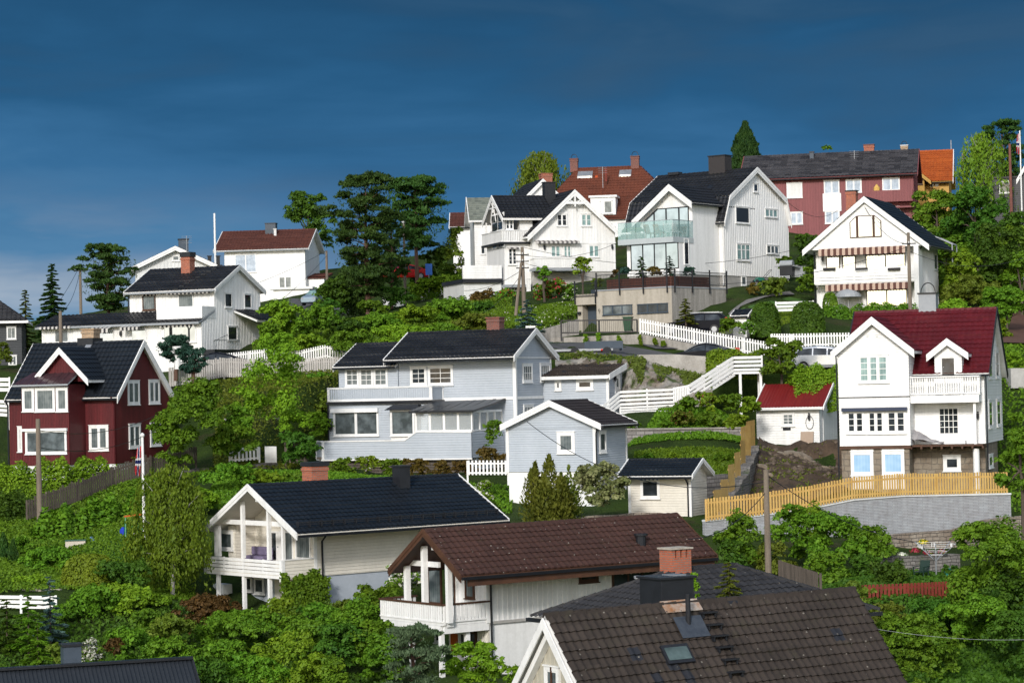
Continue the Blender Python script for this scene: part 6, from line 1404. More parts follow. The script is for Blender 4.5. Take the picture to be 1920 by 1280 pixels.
def plant(kind,px,ytop,D,wpx,label,cat,mat='mid',name=None,group=None,leaf=None,ybase=None,seed=None,cover=1.0,flowers=None,depth=1.0,trunkh=.3,base=None):
    PLN[0]+=1; rng=np.random.default_rng(seed or PLN[0]*7+11)
    top=at(px,ytop,D); x,y=top.x,top.y; zb=at(px,ybase,D).z if ybase else zt(x,y)-.1
    if base is not None: zb=base
    H=max(.4,top.z-zb); Rr=wpx/2*D/FPX
    if kind=='bush' and H<1.1*Rr: zb=top.z-1.1*Rr; H=1.1*Rr
    s=leaf or (.118+.00085*(D-90)); ms=[LM[mat]]; loc=Vector((x,y,zb))
    A=4*math.pi*Rr*Rr*.55 if kind!='column' else 2*math.pi*Rr*H
    def cnt(area,c=1.0): return int(min(42000,max(700,2.1*cover*c*area/(s*s*.36))))
    def sizes(n): return np.clip(rng.lognormal(-.06,.34,n),.45,2.0)*s
    if kind in('bush','tree'):
        if kind=='bush':
            z0=min(0.0,H-2*Rr) if H>1.6*Rr else 0
            m=rng.integers(6,10); lob=[(0,0,H*.5,Rr*.62,Rr*.62*depth,H*.46)]; hb=H
        else:
            m=rng.integers(9,13); hb=H*(1-trunkh); lob=[(0,0,H-hb*.5,Rr*.6,Rr*.6*depth,hb*.44)]
        for i in range(m):
            a=2*math.pi*(i+rng.uniform(-.3,.3))/m; f=rng.uniform(.45,.72); zz=H-hb+hb*rng.uniform(.2,.82); w=math.sqrt(max(.12,1-((zz-(H-hb*.5))/(hb*.55))**2)); r=Rr*rng.uniform(.3,.46)
            lob.append((math.cos(a)*Rr*f*w,math.sin(a)*Rr*f*w*depth,min(zz,H-r*.75),r,r*depth,min(r*.9,hb*.3)))
        for i in range(3): r=Rr*rng.uniform(.26,.36); lob.append((rng.uniform(-.35,.35)*Rr,rng.uniform(-.3,.3)*Rr*depth,H-r*rng.uniform(.75,1.1),r,r,r*.8))
        ar=sum(4*math.pi*((l[3]*l[4]*l[5])**(2/3)) for l in lob)*.5
        n=cnt(ar); P,Nn=lobes_leaves(rng,lob,n); P[:,2]=np.maximum(P[:,2],-.3); mi=None
        if flowers: ms.append(LM[flowers[0]]); mi=(rng.random(n)<flowers[1]).astype(int)
        if kind=='bush': o=leafmesh(name or 'bush',P,Nn,sizes(n),.62,ms,mi,loc=loc,rng=rng); return tag(o,label,cat,group)
        root=empty(name or 'tree',loc,0,label,cat,group); leafmesh('crown',P,Nn,sizes(n),.62,ms,mi,parent=root,rng=rng)
        r0=max(.09,H*.022); trunk(root,[(0,0,-.5),(rng.uniform(-.1,.1),0,H*.35),(rng.uniform(-.2,.2),0,H*.75)],[r0*1.3,r0*.85,r0*.3],BARK,[((0,0,H*.3+.05*i*H),(l[0]*.85,l[1]*.85,l[2]),r0*.45) for i,l in enumerate(lob[1:7])]); return root
    if kind=='column':      # clipped or naturally narrow evergreens
        n=cnt(A,1.2); t=rng.random(n)**.85; z=t*H; prof=np.interp(t,[0,.12,.5,.8,1],[.8,1,.95,.62,.06]); a=rng.uniform(0,2*math.pi,n); wob=1+.16*np.sin(a*3+t*9+seed_of(px))+.12*np.sin(a*5-t*17)+.12*np.sin(a*9+t*41)+.10*np.sin(a*13-t*67)
        r=Rr*prof*wob*rng.uniform(.68,1.02,n)**.5; d=np.stack((np.cos(a),np.sin(a),np.full(n,.25)),1); P=np.stack((np.cos(a)*r,np.sin(a)*r,z),1)
        ax=d*.35+np.array((0,0,1.))+rng.normal(0,.3,(n,3)); o=leafmesh(name or 'conifer',P,d+rng.normal(0,.5,(n,3)),sizes(n)*1.25,.42,ms,axis=ax,loc=loc,rng=rng); return tag(o,label,cat,group)
    if kind=='spires':      # several loose upright spires grown together
        k=7; Ps=[];Ds=[]; n=cnt(A,1.5)//k
        for i in range(k):
            a=2*math.pi*i/k+rng.uniform(-.3,.3); f=rng.uniform(.3,.62) if i else 0; hh=H*(rng.uniform(.62,.92) if i else 1); r0=Rr*rng.uniform(.34,.48); t=rng.random(n)**.8; b=rng.uniform(0,2*math.pi,n); w=np.interp(t,[0,.3,.7,1],[.9,1,.62,.05])*(1+.25*np.sin(b*4+t*23+i)); r=r0*w*rng.uniform(.5,1.08,n); d=np.stack((np.cos(b),np.sin(b),np.full(n,.2)),1); Ps.append(np.stack((math.cos(a)*Rr*f*(1+.15*t)+np.cos(b)*r,math.sin(a)*Rr*f+np.sin(b)*r,t*hh),1)); Ds.append(d)
        d=np.concatenate(Ds); n=len(d); o=leafmesh(name or 'conifer',np.concatenate(Ps),d+rng.normal(0,.5,(n,3)),sizes(n)*1.25,.45,ms,axis=d*.5+np.array((0,0,.8))+rng.normal(0,.35,(n,3)),loc=loc,rng=rng); return tag(o,label,cat,group)
    if kind=='dome':        # clipped round topped shrub
        n=cnt(2*math.pi*Rr*H+A*.3,1.5); d=sph(rng,n); d[:,2]=np.abs(d[:,2]); p4=(np.abs(d)**3.0).sum(1)**(1/3.0); q=d/p4[:,None]*rng.uniform(.9,1.03,(n,1)); P=q*np.array((Rr,Rr*depth,H)); o=leafmesh(name or 'topiary_bush',P,d+rng.normal(0,.45,(n,3)),sizes(n),.6,ms,loc=loc,rng=rng); return tag(o,label,cat,group)
    if kind=='spruce':
        nb=int(max(26,H*11)); Ps=[];Ns=[];As=[]
        for i in range(nb):
            t=(i+rng.random())/nb; z=H*(.05+.93*t); L=Rr*(1-t)**.85*rng.uniform(.7,1.1)+.1; a=i*2.4+rng.uniform(-.3,.3); m=max(22,int(cnt(2*math.pi*Rr*H*.8,1.3)/nb*(1.9-t*1.5))); u=rng.random(m)**.7; sd=rng.normal(0,.13,m)*(1-u*.6)*L; dz=-.28*u*L+.13*u*u*L
            ca,sa=math.cos(a),math.sin(a); P=np.stack((ca*u*L-sa*sd,sa*u*L+ca*sd,z+dz-rng.random(m)*.12*L),1); Ps.append(P); Ns.append(np.stack((ca*.3+rng.normal(0,.4,m),sa*.3+rng.normal(0,.4,m),np.full(m,1.)),1)); As.append(np.stack((ca-sa*sd/L*3,sa+ca*sd/L*3,rng.normal(-.2,.25,m)),1))
        P=np.concatenate(Ps); n=len(P); root=empty(name or 'spruce',loc,0,label,cat,group); leafmesh('crown',P,np.concatenate(Ns),sizes(n)*1.3,.38,ms,axis=np.concatenate(As),parent=root,rng=rng); trunk(root,[(0,0,-.4),(0,0,H*.95)],[max(.06,H*.018),.015],BARK); return root
    if kind=='pine':        # bare lower trunk, flat needle pads on crooked limbs
        root=empty(name or 'pine_tree',loc,0,label,cat,group); lob=[]; limbs=[]; m=int(32+H*2.0); r0=max(.14,H*.020)
        bend=rng.uniform(-.03,.03)*H; tx=lambda z: bend*math.sin(z/H*3)
        for i in range(m):
            t=trunkh+(1-trunkh)*((i+rng.random())/m); z=H*t; a=i*2.4+rng.uniform(-.5,.5); env=math.sin(math.pi*min(1,max(.06,(1.0-t)/(1-trunkh)*.88+.1)))**.6; f=rng.uniform(.12,.88)*env; r=Rr*rng.uniform(.17,.33); zz=min(z+rng.uniform(-.03,.05)*H,H-r*.4)
            lob.append((tx(z)+math.cos(a)*Rr*f,math.sin(a)*Rr*f*depth,zz,r,r,r*rng.uniform(.38,.6))); limbs.append(((tx(z*.93),0,z*.93),(lob[-1][0]*.95,lob[-1][1]*.95,zz-r*.15),r0*.32*(1.25-t)))
        lob.append((tx(H),0,H-Rr*.2,Rr*.26,Rr*.26,Rr*.2)); ar=sum(4*math.pi*((l[3]*l[4]*l[5])**(2/3)) for l in lob)
        n=cnt(ar,.8); P,Nn=lobes_leaves(rng,lob,n,.5,8,.7)
        q=int(n*.05); tt=rng.uniform(trunkh+.06,.97,q); ev=np.sin(np.pi*np.clip((1-tt)/(1-trunkh)*.88+.1,.06,1))**.6*Rr*.8*np.sqrt(rng.random(q)); aa=rng.uniform(0,2*math.pi,q); P=np.concatenate((P,np.stack((np.cos(aa)*ev,np.sin(aa)*ev*depth,tt*H),1))); Nn=np.concatenate((Nn,sph(rng,q)+np.array((0,0,.4)))); n+=q; ax=Nn*.3+rng.normal(0,.7,(n,3))+np.array((0,0,.5)); leafmesh('crown',P,Nn,sizes(n)*1.25,.36,ms,axis=ax,parent=root,rng=rng)
        trunk(root,[(0,0,-.5),(tx(H*.3),0,H*.3),(tx(H*.65),0,H*.65),(tx(H),0,H*.97)],[r0*1.15,r0*.9,r0*.55,.03],PINEB,limbs); return root
    if kind=='birch':       # weeping strands
        root=empty(name or 'birch_tree',loc,0,label,cat,group); ns=int(170+A*4.5); Ps=[]; per=max(14,int(cnt(A,1.9)/ns)); limbs=[]
        for i in range(ns):
            a=rng.uniform(0,2*math.pi); f=math.sqrt(rng.random()); t=rng.uniform(.34,1.0); r=Rr*f*(1+.22*math.sin(a*3+px)+.12*math.sin(a*7))*math.sqrt(max(.05,1-((t-.5)/.53)**2 if t>.5 else 1)); z=H*t; l=H*rng.uniform(.12,.52)*(.4+.6*f); u=rng.random(per); sp=.10+.05*rng.random()
            cx,cy=math.cos(a)*r,math.sin(a)*r*depth; P=np.stack((cx*(1+.10*u)+rng.normal(0,sp,per),cy*(1+.10*u)+rng.normal(0,sp,per),np.maximum(z-u*l,.05+.1*rng.random(per))),1); Ps.append(P)
            if i%6==0: limbs.append(((0,0,H*(.25+.5*t*t)*.9),(cx*.9,cy*.9,z-.1),.035))
        P=np.concatenate(Ps); n=len(P); d=P-np.array((0,0,H*.5)); d[:,2]*=.2; ax=np.stack((rng.normal(0,.35,n),rng.normal(0,.35,n),-np.ones(n)),1); leafmesh('crown',P,d/Rr+rng.normal(0,.5,(n,3))+np.array((0,0,.3)),sizes(n)*1.05,.5,ms,axis=ax,parent=root,rng=rng)
        trunk(root,[(0,0,-.4),(.1,0,H*.4),(-.05,0,H*.92)],[max(.1,H*.017),H*.011,.02],BIRCHB,limbs); return root
def seed_of(v): return (v*.618)%6.28
def hedge(pts,h,w,label,mat='mid',name='hedge',cat='hedge',leaf=.2,lump=.25,cover=2.6,group=None,kind=None,zoff=0,flowers=None,seed=5,tops=False):
    """row of shrubs along world points; one clipped body of leaves"""
    rng=np.random.default_rng(seed+len(bpy.data.objects)); Ps=[];Ns=[]
    if tops: pts=[Vector(p)-Vector((0,0,h)) for p in pts]
    for a,b in zip(pts,pts[1:]):
        a=Vector(a); b=Vector(b); L=(b-a).length; n=int(cover*L*(2*h+w)/(leaf*leaf*.32)); u=rng.random(n); th=rng.uniform(-.15,math.pi+.15,n); e=(b-a).normalized(); nx=Vector((-e.y,e.x,0)).normalized()
        k=1+lump*(np.sin(u*L*2.3+seed)*.5+np.sin(u*L*5.1+th*3)*.5); r=rng.uniform(.75,1.05,n)
        sq=(np.abs(np.cos(th))**3+np.abs(np.sin(th))**3)**(-1/3.)
        c=np.cos(th)*sq*r*k*w/2; z=np.clip(np.sin(th),-.05,1)*sq*r*(1+.5*(k-1))*h
        P=np.outer(1-u,np.array(a))+np.outer(u,np.array(b))+np.outer(c,np.array(nx)); P[:,2]+=z+zoff; Ps.append(P); Ns.append(np.outer(np.cos(th),np.array(nx))+np.outer(np.maximum(np.sin(th),.1),np.array((0,0,1.)))+rng.normal(0,.45,(n,3)))
    P=np.concatenate(Ps); o0=np.array(pts[0]); n=len(P); ms=[LM[mat]]; mi=None
    if flowers: ms.append(LM[flowers[0]]); mi=(rng.random(n)<flowers[1]).astype(int)
    o=leafmesh(name,P-o0,np.concatenate(Ns),rng.uniform(.65,1.3,n)*leaf,.62,ms,mi,loc=Vector(pts[0]),rng=rng); return tag(o,label,cat if not kind else None,group,kind)
def G(px,py,D,lift=0):
    p=at(px,py,D); return Vector((p.x,p.y,zt(p.x,p.y)+lift))
def Q(px,py,D): return at(px,py,D)
# ================================================================ trees and shrubs
P_=plant
# upper left
P_('spruce',97,492,192,76,'slim dark pointed conifer second from the left edge, beside the olive spruce','conifer','pine',ybase=640,cover=2.6)
P_('spruce',47,540,188,56,'olive green young spruce at the left edge behind the dark grey house','spruce tree','olive',ybase=690)
P_('pine',203,460,197,140,'broad dark pine rising behind the flat black roof of the wide white house','pine tree','pine',trunkh=.16,ybase=610)
P_('bush',6,640,176,44,'olive bush beside the dark grey house wall at the left edge','bush','olive')
P_('pine',328,630,160,92,'low spreading blue green juniper with flat pads in front of the wide white house','juniper','juniper',name='juniper',trunkh=.35,ybase=700)
P_('pine',362,655,157,66,'smaller blue green juniper to the right of the spreading one','juniper','juniper',name='juniper',trunkh=.1,ybase=706)
P_('pine',686,328,200,178,'tallest pine with orange trunk in the middle of the ridge','pine tree','pine',trunkh=.13,ybase=592)
P_('pine',778,335,214,160,'dark pine with tilted top right of the tallest pine','pine tree','pine',trunkh=.3,ybase=520)
P_('pine',730,400,208,100,'lower dark pine crown between the two tall pines','pine tree','pine',trunkh=.18,ybase=570)
P_('tree',575,358,275,118,'leafy dark green tree behind the boxy white house with brown red roof','tree','dark',trunkh=.2)
P_('spires',662,470,206,84,'dark juniper shrub standing under the tallest pine','juniper','pine',name='juniper',ybase=590)
for px,yt,D,w,m_,l in ((628,520,203,80,'dark','dark bush left of the tallest pine trunk'),(738,535,204,80,'dark','dark bush between the two tall pine trunks'),(700,562,197,70,'mid','green bush at the foot of the tallest pine'),(605,540,208,60,'mid','green bush above the silver blue car')): P_('bush',px,yt,D,w,l,'bush',m_)
P_('bush',850,425,218,70,'reddish green bush growing beside the slate roofed house','bush','olive')
P_('bush',815,450,217,70,'dense bush under the dark pine near the distant cottage','bush','dark')
P_('tree',884,385,256,50,'treetop showing over the distant brown cottage roof','tree','mid')
P_('birch',1012,283,246,108,'weeping birch behind the black roof of the fretwork house','birch tree','birch',ybase=420)
P_('column',1397,229,246,64,'tall narrow evergreen against the dark sky beside the long red house','conifer','cypress',ybase=440,cover=1.5)
P_('tree',1552,272,262,44,'small leafy treetop peeping over the ridge of the long red house','tree','mid',trunkh=.1)
# upper right
P_('pine',1878,228,222,112,'broad dark pine at the top right corner above the black house','pine tree','pine',trunkh=.45)
P_('birch',1838,246,206,96,'weeping yellow green birch in front of the top right pine','birch tree','birch',ybase=420)
for px,yt,D,w,mat,lab in ((1755,355,206,120,'mid','round leafy tree right of the ochre house'),(1828,345,199,130,'dark','large dark tree below the weeping birch'),(1893,395,195,90,'dark','dark tree in front of the black house'),(1772,440,190,110,'mid','leafy tree behind the right slope of the awning house roof'),(1855,418,186,130,'dark','wide dark tree halfway down the right slope'),(1912,470,182,80,'mid','leafy tree touching the right frame edge above the brown path'),(1818,515,177,120,'olive','olive brown tree in the middle of the right thicket'),(1885,535,171,100,'mid','rounded tree right of the olive tree in the thicket'),(1800,470,183,100,'light','yellow green tree beside the metal arbour')):
    P_('tree',px,yt,D,w,lab,'tree',mat,group='trees of the thicket on the right slope',trunkh=.12)
P_('bush',1788,560,168,110,'bright light green bush right of the awning house','bush','light',seed=91)
P_('bush',1850,575,166,90,'light green bush above the red roofed house gable','bush','light')
P_('bush',1898,660,150,66,'sunlit bush at the right frame edge beside the red roofed house','bush','light')
P_('bush',1512,438,192,64,'dark bush at the foot of the long red house wall','bush','dark')
P_('bush',1512,500,180,50,'dark green shrub left of the awning house','bush','mid',ybase=572)
P_('bush',1535,445,195,50,'shrub behind the awning house eave','bush','mid')
P_('dome',1434,568,166,56,'left of two round topped clipped bushes above the picket fence','clipped bush','dark',ybase=632,leaf=.16)
P_('dome',1513,567,165,64,'right of two round topped clipped bushes above the picket fence','clipped bush','dark',ybase=634,leaf=.16)
P_('dome',1556,549,176,27,'small clipped ball bush against the awning house wall','clipped bush','mid',ybase=580,leaf=.15)
P_('bush',1368,596,165,56,'dark bush between the black estate car and the tiny shed','bush','mid',ybase=626)
P_('spruce',1285,558,168,40,'small conifer in front of the concrete garage side wall','conifer','thuja',ybase=606)
P_('bush',1400,603,164,40,'flowering bush in front of the tiny white shed','bush','mid',ybase=632,flowers=('white',.12))
P_('tree',1462,632,149.5,96,'round leafy tree between the white stair landing and the silver car','tree','mid',ybase=742,trunkh=.1)
P_('bush',1450,520,181,60,'shrub on the lawn beside the gambrel house basement','bush','olive',ybase=566)
P_('bush',1412,530,181,30,'orange green shrub at the lawn edge','bush','brown',ybase=562)
P_('bush',1475,480,186,44,'bush behind the barbecue grill','bush','mid',ybase=520)
# around the fretwork house and garage roof
P_('bush',1030,524,192,76,'rhododendron with red blossom left of the concrete garage','rhododendron','mid',flowers=('pink',.22),name='rhododendron',ybase=590)
P_('bush',948,540,196,60,'rhododendron with red blossom under the fretwork house porch','rhododendron','mid',flowers=('pink',.16),name='rhododendron',ybase=590)
P_('bush',905,545,197,60,'reddish shrub beside the low white garage','bush','red',ybase=590)
P_('bush',1072,530,189,44,'white flowering shrub right of the rhododendron','bush','mid',flowers=('white',.2),ybase=590)
P_('tree',1090,480,187,40,'young standard tree in front of the fretwork house balcony','tree','light',ybase=560,trunkh=.5)
P_('tree',1020,498,190,32,'small tree left of the young standard tree','tree','mid',ybase=560,trunkh=.4)
# mid slope thicket
MS=[(525,560,171,110,'light'),(592,575,170,96,'mid'),(648,596,174,90,'dark'),(712,585,176,104,'mid'),(778,572,180,96,'light'),(842,560,184,96,'mid'),(890,588,172,90,'olive'),(832,604,166,120,'mid'),(752,606,164,120,'light'),(660,618,161,120,'mid'),(565,628,163,110,'light'),(505,606,166,80,'mid'),(905,566,188,60,'dark'),(618,558,190,60,'dark'),(800,520,214,80,'light'),(850,515,210,60,'mid')]
MW=['light green bush beside the wide white house gable','green bush right of the light green one by the canopy','dark bush under the tall pines','green bush right of the tall pine trunk','light bush below the white fence','bush below the low white garage','olive bush behind the blue house chimney','wide bush behind the blue house roof ridge','sunlit bush above the left part of the blue house roof','wide bush above the white pointed fence','light bush left of the white pointed fence','bush just under the black canopy','small dark bush near the twin leg pole','small dark bush below the parked silver blue car','hedge like bush beside the upper white fence','round bush right of the upper white fence']
for (px,yt,D,w,m_),l in zip(MS,MW): P_('bush',px,yt,D,w,l,'bush',m_,group='bushes of the thicket on the middle slope')
P_('spruce',988,560,168,80,'grey blue young spruce behind the gable of the blue house','spruce tree','blue',ybase=640,seed=8)
P_('bush',508,620,143,190,'airy light green garden tree left of the blue house','tree','light',name='tree',ybase=868,cover=.62,seed=23)
P_('bush',368,710,139,205,'dark dense tree right of the oxblood house','tree','mid',ybase=900,name='tree')
P_('bush',310,765,140,80,'bush covering the lower right corner of the oxblood house','bush','mid',ybase=872)
P_('bush',440,760,141,90,'lower leafy bush behind the white garden gate','bush','mid',ybase=876)
P_('bush',560,810,141,90,'dark bush left of the blue house lower windows','bush','dark',ybase=880)
P_('bush',596,770,150,60,'bush on the bank left of the blue house','bush','light',ybase=850)
P_('spruce',253,855,143,24,'small yellowish conifer at the corner of the oxblood house','conifer','thuja',ybase=886)
# left garden
P_('bush',430,868,131,110,'bush behind the cream house gable','bush','mid'); P_('bush',490,880,133,90,'leafy bush behind the brick chimney of the cream house','bush','light'); P_('bush',375,912,125,90,'bush left of the cream house eave','bush','light'); P_('bush',560,885,134,70,'bush on the bank under the wooden picket fence','bush','mid')
P_('birch',318,866,114,150,'weeping birch beside the flagpole in the left garden','birch tree','weeping',ybase=1125,cover=1.6,seed=77)
P_('column',6,1000,119,24,'narrow columnar cypress cut by the left edge','cypress','pine',ybase=1092); P_('column',24,1012,118,20,'second narrow columnar cypress near the left edge','cypress','pine',ybase=1092)
P_('bush',40,1005,121,44,'round green bush behind the narrow cypresses','bush','mid'); P_('bush',95,1022,117,140,'spreading bush below the rock edge in the left garden','bush','mid',ybase=1100); P_('bush',60,1075,112,90,'yellow green bush above the white slatted fence','bush','light',ybase=1120)
P_('dome',166,1040,112,100,'golden rounded yew in the left garden','yew','yew',ybase=1110,name='yew'); P_('bush',232,1052,111,112,'dark bush right of the golden yew','bush','dark',ybase=1110)
P_('spruce',93,1078,103,62,'slender blue spruce in the left foreground','spruce tree','blue',ybase=1205)
P_('spruce',52,1112,101,96,'green spruce left of the slender blue spruce','spruce tree','mid',ybase=1222); P_('spruce',12,1118,102,80,'dark spruce cut by the left frame edge','spruce tree','dark',ybase=1225); P_('spruce',70,1165,98,70,'lower green spruce above the black sheet roof','spruce tree','mid',ybase=1245)
P_('bush',165,1092,106,138,'dark green leafy bush right of the slender blue spruce','bush','mid',ybase=1200); P_('bush',250,1096,107,138,'hedge like bush with bright leaf tips under the birch','bush','light',ybase=1195)
P_('bush',168,1196,95,65,'bush covered in cream blossom beside the square black chimney','flowering bush','mid',flowers=('white',.5),ybase=1260); P_('bush',212,1196,95,40,'small bronze red bush right of the cream blossom bush','bush','red',ybase=1235)
P_('bush',120,1205,96,75,'brownish bush left of the square black chimney','bush','olive',ybase=1260)
P_('bush',255,1180,98,138,'green bush above the black sheet roof','bush','mid'); P_('bush',388,1116,106,150,'bronze leaved shrub below the cream house terrace','bush','red',ybase=1220)
P_('bush',320,1150,101,112,'mixed green bush left of the bronze leaved shrub','bush','olive'); P_('bush',330,1192,95,150,'green bush right of the black sheet roof','bush','mid')
P_('bush',455,1145,102,162,'leafy bush below the terrace posts of the cream house','bush','mid'); P_('bush',545,1192,93,200,'light green rounded bush at the bottom centre left','bush','light',seed=31); P_('bush',605,1138,105,112,'bush at the foot of the vine covered wall','bush','mid'); P_('bush',672,1122,103,175,'dense bush left of the brown roofed house balcony','bush','mid',ybase=1250)
P_('bush',470,1225,88,150,'bush at the bottom edge left of the rounded light bush','bush','mid'); P_('bush',395,1235,87,138,'dark bush at the bottom edge near the black sheet roof','bush','dark'); P_('bush',715,1185,98,112,'bush in front of the balcony posts','bush','mid'); P_('bush',620,1230,90,88,'small bush on the lawn at the bottom','bush','mid')
P_('pine',768,1172,90,150,'sage green young pine in front of the brown roofed house','pine tree','sage',trunkh=.05,base=None,seed=4); P_('bush',895,1200,93,162,'bright green bush at the corner of the white basement','bush','light'); P_('bush',960,1245,92,75,'low bush left of the steep tiled gable','bush','light')
P_('bush',758,1058,111,95,'white flowering shrub behind the brown roofed house balcony','flowering bush','mid',flowers=('white',.35),ybase=1120)
for px,yt,D,w,m_,l in ((592,1132,108,115,'mid','bush below the pale basement wall of the cream house'),(652,1124,108.6,115,'olive','olive bush below the pale basement wall of the cream house'),(712,1100,108.4,115,'mid','bush between the cream house basement and the picket balcony'),(520,1120,106,80,'light','pale leafed shrub at the terrace corner post'),(640,1165,100,130,'dark','dark bush in the middle of the lower thicket'),(560,1150,102,120,'mid','bush under the vine in the lower thicket'),(420,1200,96,120,'mid','bush right of the small bronze bush'),(280,1140,103,90,'mid','bush under the weeping birch'),(700,1160,100,110,'mid','bush at the left corner of the picket balcony'),(620,735,154,80,'olive','olive bush on the bank under the weathered board fence'),(590,700,157,70,'mid','bush in front of the weathered board fence')): P_('bush',px,yt,D,w,l,'bush',m_)
P_('bush',400,1150,112,60,'low shrub under the terrace of the cream house','bush','dark',ybase=1180)
# centre
P_('spires',1030,852,121,112,'golden green thuja in front of the blue annex','thuja','thuja',ybase=978,name='thuja',cover=1.3,seed=402); P_('bush',1122,866,120,122,'cream flowering viburnum beside the tiny cream cabin','viburnum','cream',ybase=972,name='viburnum',cover=1.5)
P_('spires',1066,872,122,66,'smaller golden thuja between the big thuja and the viburnum','thuja','thuja',ybase=975,name='thuja')
P_('bush',925,786,139,56,'leafy shrub at the right corner of the blue house deck','bush','mid',ybase=850,depth=.6); P_('bush',920,838,137,74,'rusty climber hanging over the white picket fence','climber','brown',ybase=885,depth=.5)
P_('bush',905,900,131,60,'white flowering shrub beside the blue annex basement','flowering bush','light',flowers=('white',.25),ybase=960); P_('bush',925,940,127,40,'dark small bush at the corner of the blue black roof','bush','dark',ybase=985)
GS=[(1215,850,'low green perennial left of the garden strip'),(1262,846,'low perennial in the middle of the garden strip'),(1310,852,'leafy perennial near the stone block wall'),(1350,848,'perennial clump beside the raw timber fence'),(1240,868,'small plant clump behind the cream cabin roof'),(1325,866,'pale green clump on the small lawn')]
for px,yt,l in GS: P_('bush',px,yt,135.5,46,l,'plant',['mid','dark','light'][px%3],group='plants in the garden strip',ybase=yt+32,name='plant')
CL=[(640,858,'green climber under the left end of the deck','mid'),(690,854,'flowering climber under the deck','light'),(735,860,'climber in the middle under the deck','mid'),(780,858,'rusty climber under the right half of the deck','brown'),(830,862,'rusty climber near the end of the deck','brown'),(868,862,'rusty climber at the right end of the deck','brown')]
for px,yt,l,m_ in CL: P_('bush',px,yt,139.2,56,l,'climber',m_,group='climbers under the blue house deck',ybase=yt+42,depth=.4,name='climber',flowers=('white',.08) if m_=='light' else None)
for k,(px,yt,m_,fl,l) in enumerate(((1286,742,'mid',None,'shrub below the foot of the white stairs'),(1325,735,'light',('pink',.05),'rose bush under the middle of the white stairs'),(1368,738,'mid',None,'rose bush left of the landing posts'),(1405,742,'light',None,'shrub under the stair landing posts'),(1280,770,'olive',('pink',.06),'red flowering bush right of the white slatted screen'),(1330,772,'mid',None,'shrub above the stone block wall'),(1380,775,'light',None,'shrub left of the red roofed shed'),(1250,785,'mid',None,'small shrub in front of the slatted screen'),(1190,790,'mid',None,'small shrub at the right corner of the blue annex roof'))):
    P_('bush',px,yt,144.5-(k>3)*2.5,56 if k<7 else 30,l,'shrub',m_,group='shrubs on the bank by the white stairs',flowers=fl,ybase=yt+42,name='shrub')
# right foreground
RF=[(1388,962,109,96,'mid','leafy shrub left of the bare wooden pole'),(1372,1010,107,80,'dark','lower shrub right of the brown tiled roof'),(1482,943,110,90,'mid','tall shrub just right of the bare wooden pole'),(1520,948,111,80,'light','shrub in front of the painted block wall end'),(1570,962,107,150,'mid','big leafy shrub in the right middle'),(1640,985,106,110,'mid','right end of the leafy shrub group beside the drying rack'),(1545,1030,103,120,'mid','front shrub of the leafy group'),(1620,1035,103,100,'dark','dark lower shrub of the leafy group'),(1445,1015,108,90,'olive','twiggy olive shrub behind the bare wooden pole')]
for px,yt,D,w,m_,l in RF: P_('bush',px,yt,D,w*1.15,l,'shrub',m_,group='shrubs below the timber fence',name='shrub',ybase=yt+130)
P_('spruce',1366,1050,85,58,'little spruce sapling behind the tiled ridge','spruce tree','thuja',ybase=1125); P_('bush',1300,1074,72,28,'thin bamboo tuft behind the rusty ridge flashing','plant','light',ybase=1130,name='bamboo',cover=.5)
P_('bush',1665,1052,99,100,'dark bush beside the red picket fence','bush','dark',ybase=1115); P_('bush',1600,1088,92,88,'wispy light bush at the end of the tiled ridge','bush','olive',ybase=1180,cover=.6)
P_('bush',1700,1148,88,188,'lilac like bush in the lower right','bush','mid'); P_('bush',1655,1128,90,112,'bush below the red picket fence','bush','olive'); P_('bush',1765,1190,86,100,'leafy bush left of the lower right lawn','bush','mid'); P_('bush',1750,1120,92,125,'dark bush below the stone base of the red fence','bush','dark',ybase=1190); P_('bush',1690,1215,83,112,'bush at the bottom right of the tiled roof','bush','mid')
P_('bush',1868,975,93,269,'big rounded green tree in the lower right','tree','mid',ybase=1240,name='tree',seed=12); P_('tree',1915,770,106,120,'tree leaning in from the right frame edge','tree','mid',ybase=1010,trunkh=.1); P_('bush',1905,1075,92,138,'lower skirt of bushes at the right frame edge','bush','dark',ybase=1215); P_('bush',1800,1060,97,88,'bush left of the big rounded tree','bush','dark',ybase=1130)
# hedges and vines
for px,yt,D,w,m_,l in ((1742,400,208,90,'dark','dark bush at the foot of the ochre house'),(1800,400,202,110,'dark','dark tree under the weeping birch'),(1868,470,183,110,'dark','dark tree in the middle of the right thicket'),(1740,478,192,80,'mid','tree just behind the eave of the awning house'),(1835,600,166,110,'mid','tree above the ridge end of the wine red roof'),(1765,605,167,80,'light','light bush between the awning house and the wine red roof'),(1830,1115,90,190,'mid','wide bush under the big rounded tree in the lower right'),(1905,1140,88,130,'dark','dark bush at the right edge of the lower lawn'),(1905,420,192,90,'mid','tree in front of the black house wall')): P_('bush',px,yt,D,w,l,'tree',m_,name='tree')
hedge([Q(-20,885,137),Q(60,872,138),Q(140,866,139.5),Q(210,868,141.5)],3.2,2.4,tops=True,label='long light green clipped hedge in front of the oxblood house',mat='light',leaf=.17)
hedge([Q(-20,935,131),Q(50,925,133)],2.6,2.5,tops=True,label='dark lower hedge at the left edge below the light hedge',mat='dark',leaf=.17)
hedge([Q(62,975,124.5),Q(150,950,126),Q(230,935,127.5),Q(280,922,128.5)],2.8,1.8,tops=True,label='large leaved hedge sloping up behind the garden swing',mat='mid',leaf=.24,lump=.35)
hedge([Q(1535,580,174),Q(1620,572,175),Q(1712,572,176)],1.8,1.6,tops=True,label='dense hedge along the front of the awning house',mat='mid',leaf=.18)
